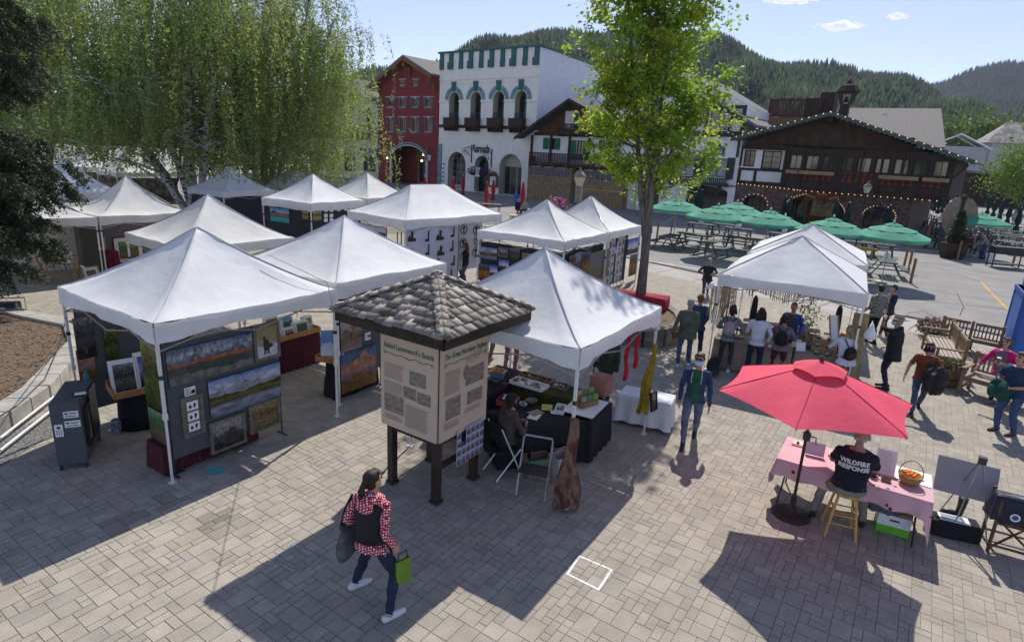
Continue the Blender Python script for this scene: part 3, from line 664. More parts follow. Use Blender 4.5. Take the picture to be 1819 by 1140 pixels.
def balcony(par,x0,x1,z0,z1,yo,m=m_dwood,step=.2,name='balcony'):
 b=MB(); b.box(x0,x1,-yo,-.02,z0-.15,z0); b.box(x0,x1,-yo-.04,-yo+.06,z1-.1,z1); b.box(x0,x1,-yo-.02,-yo+.04,z0,z0+.12)
 x=x0+.04
 while x<x1-.1: b.box(x,x+step*.62,-yo,-yo+.025,z0+.1,z1-.1); x+=step
 for s in(x0,x1-.08): b.box(s,s+.08,-yo,-.02,z1-.1,z1); b.box(s+.02,s+.05,-yo,-.02,z0,z1-.4)
 for k in range(int((x1-x0)/1.6)+1): xx=x0+.2+k*1.6; b.box(xx,xx+.16,-yo-.2,-.02,z0-.35,z0-.15)
 return b.build(name,m,par)
balcony(cb,.1,W-.1,3.75,4.85,1.1); balcony(cb,pk-1.6,W-3,zE+.12,zE+1.0,.9,step=.16)
s,z=FP(1034,242); b=MB(); b.prism([(s-S3-.2,z+.25),(s-S3+.2,z+.25),(s-S3,z-.2)],-.03,-.005); b.build('painted_shield',m_ow,cb)
for i,q in enumerate([(.6,5.4,.4,2.8),(6.6,11,.4,2.8)]): window(cb,*q,.2,m_dwood,nx=4,nz=1,name='shop_window')
m_ply=mat('plywood_sheet',(.25,.175,.1),.9,.3,5,.2,60,stretch=(1,1,.4),det=8)
for (p0,p1,pt,pb,lab) in((936,1012,296,368,'plywood hoarding with a row of small windows left of the street lamp'),(1035,1106,305,379,'plywood hoarding with yellow tape right of the street lamp')):
 x0=FP(p0,340,1.0)[0]; x1=FP(p1,345,1.0)[0]; zt_=3.45
 hd=E('plywood_hoarding',lab,'hoarding',FO+fu*x0-fv*1.0,FA,'plywood hoardings in front of the chalet'); L=x1-x0
 b=MB(); b.box(0,L,0,.06,0,zt_-.95); b.box(L-.06,L,.06,1.7 if p0<1000 else 1.0,0,zt_); b.build('plywood_wall',m_ply,hd)
 b=MB(); n=7
 b.box(0,L,-.05,.04,zt_-.1,zt_); b.box(0,L,-.05,.04,zt_-1.0,zt_-.92)
 for k in range(n+1): x=k*(L-.08)/n; b.box(x,x+.08,-.04,.03,zt_-.92,zt_-.1)
 b.build('lumber_frame',mat('fresh_lumber',(.32,.21,.11),.8,.2,8),hd)
 b=MB(); b.box(.08,L-.08,.035,.045,zt_-.92,zt_-.1); b.build('polycarbonate_panes',mat('blue_grey_sheeting',(.06,.08,.11),.25,.4,3),hd)
 b=MB(); b.box(-.0,L,0,1.7 if p0<1000 else 1.0,zt_,zt_+.05); b.build('top_sheet',m_ply,hd)
 if p0>1000:
  b=MB(); b.box(.0,L-.3,-.012,-.002,1.55,1.62); b.build('warning_tape',mat('yellow_tape',(.5,.4,.05),.6),hd)
S4=12.0; gb=bld('grey_timbered_building','white building with dark grey timbering, crest and boxed windows behind the maple',S4)
W=9.4; m_gtim=mat('dark_grey_timber',(.045,.055,.05),.8,.2,6); zE=7.1; pk=SZ(1210,150,S4)[0]-1.2; zP=12.4
wl=[]
for pa,pb in((1203,1231),(1258,1289)):
 xa,z1=SZ(pa,277,S4); xb,z0=SZ(pb,313,S4); wl.append((xa,xb,3.55,5.15))
hol=wl+[(SZ(1215,375,S4)[0],SZ(1288,375,S4)[0],.1,2.75,.5),(.5,2.4,.05,2.6),(1.0,2.6,3.6,5.2)]
b=MB(); facade(b,0,W,0,zE,hol,.3); facade(b,0,W,zE,9.6,[(SZ(1262,210,S4)[0],SZ(1294,210,S4)[0],7.5,9.2),(1.5,3.4,7.5,9.2)],.2)
b.add([(0,0,9.6),(W,0,9.6),(W-1.2,0,zP-2.2),(pk,0,zP),(0,0,10.5)],[(0,1,2,3,4)])
b.add([(W,0,0),(W,14,0),(W,14,9),(W,0,9.6)],[(0,1,2,3)]); b.add([(0,0,0),(0,14,0),(0,14,9),(0,0,9.6)],[(3,2,1,0)]); b.build('wall',m_stuccow,gb)
for q in wl+[(1.0,2.6,3.6,5.2)]:
 window(gb,*q,.12,m_gtim,mat('curtained_glass',(.3,.31,.33),.3,.2,2) ,nx=2,nz=1)
 for x0,x1 in((q[0]-.65,q[0]-.03),(q[1]+.03,q[1]+.65)): b=MB(); b.box(x0,x1,-.08,-.004,q[2]-.1,q[3]+.1); b.build('shutter',m_gtim,gb)
 balcony(gb,q[0]-.4,q[1]+.4,2.95,3.5,.45,m_gtim,.18,'flower_box')
for q in((SZ(1262,210,S4)[0],SZ(1294,210,S4)[0],7.5,9.2),(1.5,3.4,7.5,9.2)): window(gb,*q,.1,m_gtim,mat('curtained_glass2',(.3,.31,.33),.3,.2,2),nx=2,nz=1)
window(gb,*hol[2][:4],.26,m_bw,nx=3,nz=3,name='shop_window'); window(gb,*hol[3],.26,m_red,nx=1,nz=1,name='door')
b=MB(); b.box(0,W,-.3,-.004,6.95,7.4); b.box(0,W,-.14,-.004,9.25,9.5)
for x in(.0,1.3,3.6,SZ(1259,210,S4)[0]-.3,SZ(1296,210,S4)[0],W-.3): b.box(x,x+.28,-.12,-.004,7.4,9.25)
for x in(3.0,W-.35): b.box(x,x+.2,-.08,-.004,5.3,6.95)
b.box(0,W,-.1,-.004,2.85,2.93); b.build('timber_frame',m_gtim,gb)
b=MB(); rslab(b,(-1.2,9.8),(pk,zP+.3),-1.4,14,.2); rslab(b,(pk,zP+.3),(W+1.4,7.9),-1.4,14,.2); b.build('roof',m_grf,gb)
b=MB(); rslab(b,(-1.2,9.6),(pk,zP+.1),-1.46,-1.4,.3,0); rslab(b,(pk,zP+.1),(W+1.4,7.7),-1.46,-1.4,.3,0); b.build('bargeboard',m_gtim,gb)
x,z=SZ(1276,264,S4); b=MB(); b.ell((x,-.06,z),(.32,.05,.42)); b.ell((x-.5,-.05,z-.02),(.14,.04,.4)); b.ell((x+.5,-.05,z-.02),(.14,.04,.4)); b.ell((x,-.05,z-.45),(.75,.035,.09)); b.ell((x-.6,-.05,z+.32),(.13,.04,.13)); b.ell((x+.6,-.05,z+.32),(.13,.04,.13)); b.build('painted_crest',m_gt,gb)
S5=21.5; hb=bld('beer_hall','big dark timber beer hall with lit scalloped gable roof and brown stone ground floor',S5)
W=13.0; m_stone=mat('brown_stone_wall',(.13,.085,.07),.9,.5,3,.8,6,stretch=(1,1,2.2),det=9)
m_bfas=mat('weathered_green_fascia',(.07,.1,.09),.8,.25,8)
def HX(px,py,off=0): s,z=FP(px,py,off); return s-S5,z
ar1=(HX(1392,370)[0],HX(1500,380)[0],.05,HX(1440,346)[1],1.5); ar0=(HX(1320,360)[0],HX(1362,362)[0],.6,HX(1340,347)[1],.7); ar2=(HX(1535,380)[0],HX(1588,390)[0],.6,HX(1565,368)[1],.7)
zf=3.25
b=MB(); facade(b,0,W,0,zf,[ar0,ar1,ar2],.45); b.add([(W,0,0),(W,15,0),(W,15,zf),(W,0,zf)],[(0,1,2,3)]); b.add([(0,0,0),(0,15,0),(0,15,zf),(0,0,zf)],[(3,2,1,0)]); b.build('stone_wall',m_stone,hb)
b=MB(); x0=0;x1=15.1; zs=HX(1399,300)[1]; ze=6.1
pkx,pkz=HX(1480,200,1.2); lx,lz=HX(1303,246,1.2); rx,rz_=HX(1735,287,1.2)
glz=[]
n=9; xw0=4.1; xw1=14.9
for k in range(n): a=xw0+(xw1-xw0)*k/n; glz.append((a+.12,a+(xw1-xw0)/n-.1,zs-.0,ze-.35))
b=MB(); facade(b,3.8,x1,zf-.1,ze,glz,.2,y=-1.15,mi=0)
b.add([(x1,-1.15,zf-.1),(x1,13,zf-.1),(x1,13,ze),(x1,-1.15,ze)],[(0,1,2,3)]); b.add([(3.8,-1.15,zf-.1),(x1,-1.15,zf-.1),(x1,13,zf-.1),(3.8,13,zf-.1)],[(3,2,1,0)])
b.add([(3.8,-1.15,zf-.1),(3.8,0,zf-.1),(3.8,0,ze),(3.8,-1.15,ze)],[(3,2,1,0)]); b.build('upper_wall',m_dwoodh,hb)
b=MB(); wlf=[(HX(1325,262)[0],HX(1345,262)[0],zs-.0,ze-.15),(HX(1357,264)[0],HX(1392,264)[0],zs-.1,ze-.15)]
facade(b,0,3.85,zf,ze,wlf,.2,y=-.1,mi=0); b.build('white_wall',m_stuccow,hb)
b=MB();
for x in(0,wlf[0][1]+.1,3.6): b.box(x,x+.22,-.18,-.103,zf,zs-.15)
b.box(0,3.85,-.2,-.103,zs-.3,zs-.1); b.box(0,3.85,-.22,-.103,zf-.05,zf+.2); b.box(0,3.85,-.2,-.103,ze-.1,ze+.15); b.box(0,.14,-.17,-.103,zs,ze); b.build('timber_frame',m_dwood,hb)
for q in wlf: window(hb,*q,-.02,m_dwood,nx=3 if q[1]-q[0]>1.6 else 2,nz=3,fw_=.09)
m_gr=mat('reflecting_glass',(.03,.045,.03),.08,.8,.7,spec=.7,col2=(.06,.075,.05),cs=(.5,.66))  # green reflections painted as soft patches in the pane colour
for q in glz: window(hb,*q,-1.02,m_dwood,m_gr,nx=2,nz=1,fw_=.1)
b=MB();
b.add([(lx+1.4,-.5,ze),(x1+.0,-.5,ze),(rx-1.0,-.5,rz_-.2),(pkx,-.5,pkz-.2),(lx+1.0,-.5,lz-.2)],[(0,1,2,3,4)]); b.build('gable_boards',mat('gable_brown_boards',(.06,.033,.02),.8,.3,2,.2,30),hb)
b=MB(); b.box(3.8,x1,-1.2,-1.152,ze,ze+.12); b.add([(3.8,-1.15,ze),(x1,-1.15,ze),(x1,-.5,ze+.05),(3.8,-.5,ze+.05)],[(0,1,2,3)])
for x in(2.1,pkx,12.2): b.box(x-.14,x+.14,-1.5,-.5,pkz-.7-abs(x-pkx)*.24,pkz-.38-abs(x-pkx)*.24)
b.bar((x1,-1.1,4.6),(rx-.4,-1.3,rz_-.25),.14); b.box(x1-.4,x1+.15,-1.4,-1.0,3.1,3.35); b.box(W-.2,x1+.1,-1.0,-.8,3.0,3.15); b.build('bracket',m_dwood,hb)
b=MB(); rslab(b,(lx,lz),(pkx,pkz),-1.9,15,.16); rslab(b,(pkx,pkz),(rx,rz_),-1.9,15,.16); b.build('roof',m_grf,hb)
b=MB()
def scallop(p,q,nn):
 for k in range(nn):
  a=Vector((p[0],0,p[1])).lerp(Vector((q[0],0,q[1])),k/nn); c=Vector((p[0],0,p[1])).lerp(Vector((q[0],0,q[1])),(k+1)/nn)
  m=(a+c)/2; b.prism([(a.x,a.z+.04),(c.x,c.z+.04),(c.x,c.z-.2),(m.x+(c.x-a.x)*.25,m.z-.29),(m.x-(c.x-a.x)*.25,m.z-.29),(a.x,a.z-.2)],-1.96,-1.9)
scallop((lx,lz),(pkx,pkz),20); scallop((pkx,pkz),(rx,rz_),26); b.build('scalloped_fascia',m_bfas,hb)
m_bulb=mat('lit_bulb',(1,.7,.3),.5,emit=.9)
b=MB()
def bulbs(p,q,nn,y,r=.036,sag=0.):
 for k in range(nn+1): t=k/nn; b.ell((p[0]+(q[0]-p[0])*t,y,p[1]+(q[1]-p[1])*t-sag*4*t*(1-t)),(r,r,r),n=6,m=4)
bulbs((lx,lz-.02),(pkx,pkz-.02),15,-2.0); bulbs((pkx,pkz-.02),(rx,rz_-.02),18,-2.0); bulbs((.2,3.15),(5,3.0),14,-.3); bulbs((5,3.0),(14.5,3.0),22,-1.25,.032)
for q,nn in((ar0,9),(ar1,30),(ar2,14)):
 cx_=(q[0]+q[1])/2; r=(q[1]-q[0])/2+.1
 for k in range(nn+1): t=math.pi*k/nn; b.ell((cx_-r*math.cos(t),-.08,q[3]-q[4]+(q[4]+.12)*math.sin(t)),(.03,.03,.03),n=6,m=4)
sl_=b.build('string_lights',m_bulb,hb); sl_['kind']='stuff'
b=MB(); b.box(ar1[0],ar1[1],2.2,2.3,0,3.2); b.build('recess_wall',m_plank,hb)
window(hb,ar1[0]+1.6,ar1[0]+3.4,.9,2.3,2.1,m_ow,mat('warm_lit_glass',(.35,.28,.16),.2,.4,3,emit=.0),nx=2,nz=2); dd=window(hb,ar1[0]+.3,ar1[0]+1.3,.05,2.2,2.1,m_ow,nx=1,nz=2,name='door')  # pane gives no light; its warm glow is only base colour
window(hb,ar0[0],ar0[1],ar0[2],ar0[3],.4,m_dwood,nx=3,nz=2); window(hb,ar2[0],ar2[1],ar2[2],ar2[3],.4,m_dwood,nx=4,nz=2)
x,z=HX(1462,352); b=MB(); b.prism([(x-1.5,z-.1),(x-1.1,z+.35),(x,z+.5),(x+1.1,z+.35),(x+1.5,z-.1),(x+1.1,z-.3),(x,z-.05),(x-1.1,z-.3)],-.15,-.05); sg=b.build('carved_sign',mat('dark_red_sign',(.16,.03,.02),.6),hb)
b=MB(); [b.prism([(x+x0,z+z0),(x+x0+.7,z+z0+dz),(x+x0+.7,z+z0+dz+.16),(x+x0,z+z0+.16)],-.17,-.152) for x0,z0,dz in((-1.2,.1,-.2),(-.4,.22,0),(.45,-.1,.2))]; b.build('gold_band',mat('gold_letters',(.3,.18,.07),.5),sg)
b=MB(); x0_=4.05
for q0,q1 in((HX(1398,304,1.2)[0],HX(1420,304,1.2)[0]),(HX(1421,304,1.2)[0],HX(1483,308,1.2)[0]),(HX(1562,315,1.2)[0],HX(1632,320,1.2)[0]),(HX(1639,320,1.2)[0],HX(1686,324,1.2)[0])):
 b=MB(); b.box(q0,q1,-1.6,-1.17,zs-.32,zs-.06); b.build('flower_trough',mat('raw_pine',(.3,.2,.11),.8,.2,8,stretch=(.3,1,1)),hb)
m_cut=mat('red_painted_cutout',(.3,.025,.015),.8,.1)
for px in(1406,1428,1439,1450,1461,1472,1497,1508,1520,1533,1545,1567,1579,1592,1605,1618,1643,1656,1669):
 x,_=HX(px,322,1.2); zz=3.95; b=MB(); b.ell((x,-1.175,zz),(.1,.012,.1),n=8,m=6); b.ell((x,-1.175,zz+.28),(.07,.012,.14),n=8,m=6); b.ell((x+.03,-1.175,zz+.55),(.09,.012,.09),n=8,m=6); b.box(x-.03,x+.03,-1.18,-1.155,zz,zz+.5); b.build('red_cutout',m_cut,hb)
b=MB(); b.box(3.8,x1,-1.22,-1.155,4.3,4.36); b.box(3.8,x1,-1.22,-1.155,3.4,3.55)
for k in range(9): x=3.85+k*1.35; b.box(x,x+.12,-1.25,-1.155,3.15,ze)
b.build('balcony_frame',m_dwood,hb)
b=MB(); y=6
def HP(px,py,off): s,z=FP(px,py,off); return s-S5,z
x0,zt_=HP(1368,175,-6); x1_,_=HP(1430,176,-6); _,zb=HP(1368,209,-6)
x=x0
while x<x1_: b.box(x,x+.13,6,6.04,zb,zt_+rnd.uniform(-.03,.05)); x+=.2
b.box(x0,x1_,6.05,6.12,zt_-.25,zt_-.1); b.box(x0,x1_,6.05,6.12,zb+.1,zb+.25); b.box(x0,x0+.05,6,9,zb,zt_); b.build('roof_fence',mat('stained_fence_boards',(.09,.045,.035),.85,.4,5,stretch=(4,1,.5)),hb)
b=MB(); b.box(x1_,HP(1460,176,-6)[0],6.2,6.3,zb,zt_); b.box(HP(1456,165,-6)[0],HP(1482,165,-6)[0],6.6,8,zb,HP(1460,165,-6)[1]+.1); b.build('screen_wall',m_dwood,hb)
b=MB(); b.box(HP(1340,212,-6)[0],HP(1440,212,-6)[0],6.1,9,HP(1340,240,-6)[1],zb); b.build('penthouse',mat('ochre_stucco',(.27,.15,.06),.9,.08),hb)
tw=MB(); x,z0=HX(1490,201); _,z1=HX(1490,183); _,z2=HX(1490,138); _,z3=HX(1490,163)
x+=.1; y=1.2
tw.box(x-.3,x+.3,y-.3,y+.3,z0-1.2,z1)
for sx in(-1,1):
 for sy in(-1,1): tw.bar((x+sx*.3,y+sy*.3,z1),(x+sx*.52,y+sy*.52,z3),.1)
tw.box(x-.6,x+.6,y-.6,y+.6,z3-.02,z3+.08); tw.lathe([(.15,z1+.15),(.2,z1+.2),(.1,z1+.5),(.02,z1+.6)],(x,y,0),8)
tr=tw.build('bell_turret',m_dwood,hb); b=MB(); b.lathe([(.95,z3+.08),(.6,z3+.55),(.3,z2-.4),(.04,z2)],(x,y,0),8); b.build('turret_roof',m_dwood,tr)
b=MB(); q=[HP(1505,192,-6),HP(1672,193,-6),HP(1679,264,-6),HP(1470,200,-6)]
p0=HP(1500,192,-14); p1=HP(1672,193,-14); p2=HP(1680,262,-5)
b.add([(p0[0],14,p0[1]),(p1[0],14,p1[1]),(p2[0],5,p2[1]),(p0[0]-.3,5,p2[1]+.0)],[(0,3,2,1)]); b.add([(p1[0],14,p1[1]),(p1[0],20,p2[1]),(p2[0],5,p2[1])],[(0,1,2)]); b.build('rear_roof',mat('grey_brown_shingles',(.2,.185,.165),.95,.15,6,.7,30,stretch=(1,1,3)),hb)
b=MB(); b.box(p0[0],p2[0],5.2,19,3,p2[1]-.15); b.build('rear_wing',m_dwood,hb)
b=MB(); x,z=HP(1575,199,-13); b.cbox((x,12.4,z-.3),(.35,.3,.18)); b.build('roof_vent',m_white,hb)
fc=G(1738,352); yw=R(-25); fb=E('far_stucco_building','large pale stucco hall with arched side and grey shingle roof, farthest at right','building',(fc.x,fc.y,0),yw)
def ray(px,py,Y):
 d=fw+crt*((px-909.5)/FPX)-cup*((py-570)/FPX); return Vector((0,0,CAMH))+d*(Y/d.y)
Yf=fc.y; Ti=Matrix.Rotation(-yw,4,'Z')@Matrix.Translation(-Vector((fc.x,fc.y,0)))
x0=0; sc=(ray(1785,340,Yf)-ray(1738,340,Yf)).length
LW=sc*1.25; TH=ray(1740,252,Yf).z; TR=ray(1745,229,Yf).z; MH=ray(1740,305,Yf).z
m_fst=mat('far_pale_stucco',(.4,.4,.41),.95,.08,.2,.2,3); m_fst2=mat('far_stone_base',(.19,.165,.14),.95,.3,.4)
b=MB(); b.box(0,LW*1.6,0,14,MH,TH); b.box(-.6,0,1,13,MH*.5,TH); b.build('wall',m_fst,fb)
b=MB(); b.box(-3.5,LW*1.6,-1.2,14,0,MH); b.build('stone_base',m_fst2,fb)
b=MB(); b.add([(-1.5,-1.5,TH-.1),(LW*1.6,-1.5,TH-.1),(LW*1.5,6,TR+2),(3,6,TR+2),(-1.5,14,TH-.1)],[(0,1,2,3),(0,3,4)]); b.build('roof',mat('pale_shake_roof',(.27,.25,.22),.95,.4,.8,.5,2),fb)
b=MB(); b.box(LW*.95,LW*1.2,2,5,TR-1,TR+4.5); b.box(LW*.75,LW*.85,3,4,TR,TR+3.2); b.build('chimney',m_fst2,fb)
b=MB(); b.box(LW*.38,LW*.47,-.05,.2,MH+4.5,MH+7.5); b.box(LW*.5,LW*.62,-.1,.2,TH-3.5,TH-.8); b.prism([(-3.0,2),(0,2),(0,MH*.8),(-1.5,MH),(-3,MH*.8)],-1.3,-1.1); b.build('window',m_glass,fb)
b=MB(); b.prism([(1.5,0),(10.5,0),(10.5,TH*.55-MH*.2),(8,TH*.75-MH*.3),(6,TH*.8-MH*.3),(4,TH*.75-MH*.3),(1.5,TH*.55-MH*.2)],-.7,-.61,T=Matrix.Translation((0,13,MH*.6))@Matrix.Rotation(R(-90),4,'Z')@Matrix.Identity(4)); b.build('arched_glazing',m_glass,fb)
b=MB(); b.box(-4.5,LW*1.6,-3.5,-3.2,0,1.3); tag(b.build('boundary_wall',m_fst2,None,loc=(fc.x,fc.y,0),rz=yw),'low stone wall before the far pale stucco hall','wall')
p=ray(1676,318,130); b=MB(); b.box(0,9,0,8,0,p.z+6.5); hw=E('white_annex','small white building seen between the beer hall eave and the far hall','building',(p.x-4,130,0),R(-30)); b.build('wall',m_fst,hw)
b=MB(); rslab(b,(-1,p.z+6.2),(4.5,p.z+9),-1,9,.3); rslab(b,(4.5,p.z+9),(10,p.z+6.2),-1,9,.3); b.build('roof',m_white,hw)
b=MB(); b.box(2,3,-.05,.05,5.5,7.5); b.box(5,6,-.05,.05,5.5,7.5); b.box(1,8,-.06,.05,.3,3); b.build('window',m_glass,hw)
p=G(1822,372); cr=E('dark_shopfront','dark timber shopfront at the right edge below the small green tree','building',(p.x,p.y,0),R(55))
b=MB(); b.box(0,14,0,9,0,5.2); b.build('wall',m_dwood,cr); b=MB(); b.box(-2,15,-2.4,9,5.2,5.6); b.build('roof',m_grf,cr)
for k in range(4): b=MB(); b.box(.6+3.2*k,.9+3.2*k,-2.0,-1.7,0,5.2); b.build('post',m_dwood,cr)
for k in range(3): window(cr,1.2+3.2*k,3.4+3.2*k,.6,3.2,-.06,m_white,nx=2,nz=2)
# ---------------- hills
def AE(pts,pre,post):
 r=[]
 for px,py in pts:
  d=fw+crt*((px-909.5)/FPX)-cup*((py-570)/FPX); r.append((math.atan2(d.x,d.y),d.z/math.hypot(d.x,d.y)))
 r=pre+r+post
 def f(az):
  for (a,b_),(c,d) in zip(r,r[1:]):
   if a<=az<=c: return b_+(d-b_)*(az-a)/(c-a)
  return .01
 return f
TRH=.012
_r1=AE([(560,170),(660,130),(735,112),(850,83),(950,62),(1030,47),(1100,44),(1180,50),(1250,66),(1400,101),(1500,125),(1560,140),(1640,165),(1700,185),(1770,208),(1819,226)],[(-1.3,.02),(-.6,.05)],[(.95,.03),(1.4,.01)])
ridge=lambda az:max(.008,_r1(az)-TRH)
m_hill=mat('forest_floor',(.035,.05,.02),1,.5,.02,det=8,col2=(.075,.095,.035))
def hill(name,rf,d0,d1,z0,mm,lab=None,azs=(-1.2,1.35),na=150,ndp=36,back=.4):
 V=[];F=[]
 for j in range(ndp+1):
  t=j/ndp; d=d0+(d1-d0)*t
  for i in range(na+1):
   az=azs[0]+(azs[1]-azs[0])*i/na; H_=rf(az)*d1
   q=t/(1-back) if t<1-back else 1-(t-(1-back))/back*.4
   pr=(q**1.25) if t<1-back else q
   dd=d0+(d1/(1)-d0)*t
   top=rf(az)*(d0+(d1-d0)*(1-back))
   z=z0+CAMH+top*pr+ (6*math.sin(az*23+d*.013)+4*math.sin(az*51-d*.02))*math.sin(math.pi*min(1,t))*min(1,d1/900)
   V.append((dd*math.sin(az),dd*math.cos(az),z))
 for j in range(ndp):
  for i in range(na): k=j*(na+1)+i; F.append((k,k+1,k+na+2,k+na+1))
 o=npmesh(name,np.array(V),np.array(F),mm,kind='structure',smooth=True)
 return V
V1=hill('wooded_hill',ridge,230,1000,-1,m_hill)
_r2=AE([(1500,190),(1560,165),(1640,146),(1680,138),(1720,124),(1770,114),(1819,112)],[(.05,.03)],[(.85,.17),(1.3,.1)])
ridge2=lambda az:max(.01,_r2(az)-.006)
V2=hill('far_mountain',ridge2,1050,2300,-5,mat('far_forest_floor',(.012,.018,.012),1,.4,.01),azs=(.1,1.3))  # floor colour darkened to stand for the mountain's shade
def hgt(V,azs,na,ndp,d0,d1,az,d):
 i=(az-azs[0])/(azs[1]-azs[0])*na; j=(d-d0)/(d1-d0)*ndp; i0=int(i);j0=int(j); fi=i-i0;fj=j-j0
 g=lambda a,b_:V[min(b_,ndp)*(na+1)+min(a,na)][2]
 return (g(i0,j0)*(1-fi)+g(i0+1,j0)*fi)*(1-fj)+(g(i0,j0+1)*(1-fi)+g(i0+1,j0+1)*fi)*fj
def forest(name,V,azs,d0,d1,a0,a1,n,h0,h1,tmax,seed,lab,k6=6,shade_k=1.):
 rg=np.random.default_rng(seed); PV=[];PC=[];
 az=rg.uniform(a0,a1,n); d=np.sqrt(rg.uniform(((d0)/d1)**2,(tmax)**2,n))*d1
 cl=np.sin(az*37+d*.011)+np.sin(az*71-d*.017)+np.sin(az*19+d*.03)
 Z=np.array([hgt(V,azs,150,36,d0,d1,a,b_) for a,b_ in zip(az,d)])
 hh=rg.uniform(h0,h1,n)*np.where(cl<-1.6,.55,1); rr=hh*rg.uniform(.16,.24,n)
 tiers=[(0.08,1,.42),(.34,.74,.72),(.6,.45,1.0)]
 ang=np.arange(k6)*2*np.pi/k6
 X=d*np.sin(az);Y=d*np.cos(az)
 vs=[];fs=[];cs=[];off=0
 dec=rg.random(n)<.06
 colr=np.stack([.028+.02*rg.random(n),.052+.03*rg.random(n),.022+.012*rg.random(n)],1); colr[dec]*=np.array([2.2,2.3,1.2])
 colr[cl>1.9]*=1.5; colr*=np.array([shade_k,shade_k,shade_k if shade_k==1 else .6])  # far trees darker and bluer: mountain's shade put into their colour
 for zb,rb_,zt in tiers:
  ro=rg.uniform(0,6.28,n)
  ring=np.stack([X[:,None]+np.cos(ang[None]+ro[:,None])*(rr*rb_)[:,None]*rg.uniform(.75,1.2,(n,k6)),Y[:,None]+np.sin(ang[None]+ro[:,None])*(rr*rb_)[:,None]*rg.uniform(.75,1.2,(n,k6)),(Z+hh*zb)[:,None]+rg.uniform(-.04,.04,(n,k6))*hh[:,None]],2)
  tip=np.stack([X,Y,Z+hh*zt],1)[:,None]
  vv=np.concatenate([ring,tip],1).reshape(-1,3); base=np.arange(n)[:,None,None]*(k6+1)+off
  f=np.stack([np.stack([np.full(n,k),np.full(n,(k+1)%k6),np.full(n,k6)],1) for k in range(k6)],1)+base
  vs.append(vv); fs.append(f.reshape(-1,3)); cs.append(np.repeat(colr,k6,axis=0)); off+=n*(k6+1)
 o=npmesh(name,np.concatenate(vs),np.concatenate(fs),attrmat(name+'_needles',1,.0,1,.2,.4),col=np.concatenate(cs),kind='stuff',label=lab,cat='forest'); return o
forest('conifer_forest',V1,(-1.2,1.35),230,1000,-.42,.95,33000,9,16,.71,3,'dense conifer forest covering the hill behind the buildings')
forest('far_forest',V2,(.1,1.3),1050,2300,.42,.95,19000,17,27,.84,4,'dark conifer forest on the distant mountain at the right',k6=5,shade_k=.3)
# ---------------- trees
def leafmat(name,c,tr=.45,v=.3):
 m=attrmat(name,.55,0,1,v*.4,2,trans=tr,spec=.35); return m
def quads(P,Nn,size,asp,rg,droop=None,fold=True):
 n=len(P); a=rg.normal(size=(n,3)); a/=np.linalg.norm(a,axis=1)[:,None]
 if droop is not None: a=a*(1-droop)+np.array([0,0,-1.])*droop; a/=np.linalg.norm(a,axis=1)[:,None]
 b_=np.cross(a,rg.normal(size=(n,3))); b_/=np.linalg.norm(b_,axis=1)[:,None]
 s=size*rg.uniform(.6,1.3,n)[:,None]
 A=P; B=P+a*s*.5+b_*s*asp*.5; Cc=P+a*s; D=P+a*s*.5-b_*s*asp*.5
 V=np.stack([A,B,Cc,D],1).reshape(-1,3); F=np.arange(4*n).reshape(n,4); return V,F
def limb(b,p,q,r0,r1,n=6,sag=0.,seg=6,rg=None,jit=.0):
 pts=[]
 for i in range(seg+1):
  t=i/seg; x=Vector(p).lerp(Vector(q),t); x.z+=sag*4*t*(1-t)
  if rg is not None and 0<i<seg: x+=Vector((rg.uniform(-jit,jit),rg.uniform(-jit,jit),rg.uniform(-jit,jit)))
  pts.append(x)
 b.tube(pts,[r0+(r1-r0)*i/seg for i in range(seg+1)],n); return pts
m_birch=mat('birch_bark',(.05,.05,.045),.8,.0,3,.3,20,col2=(.5,.48,.44),cs=(.44,.5),stretch=(1,1,2.5),det=6)
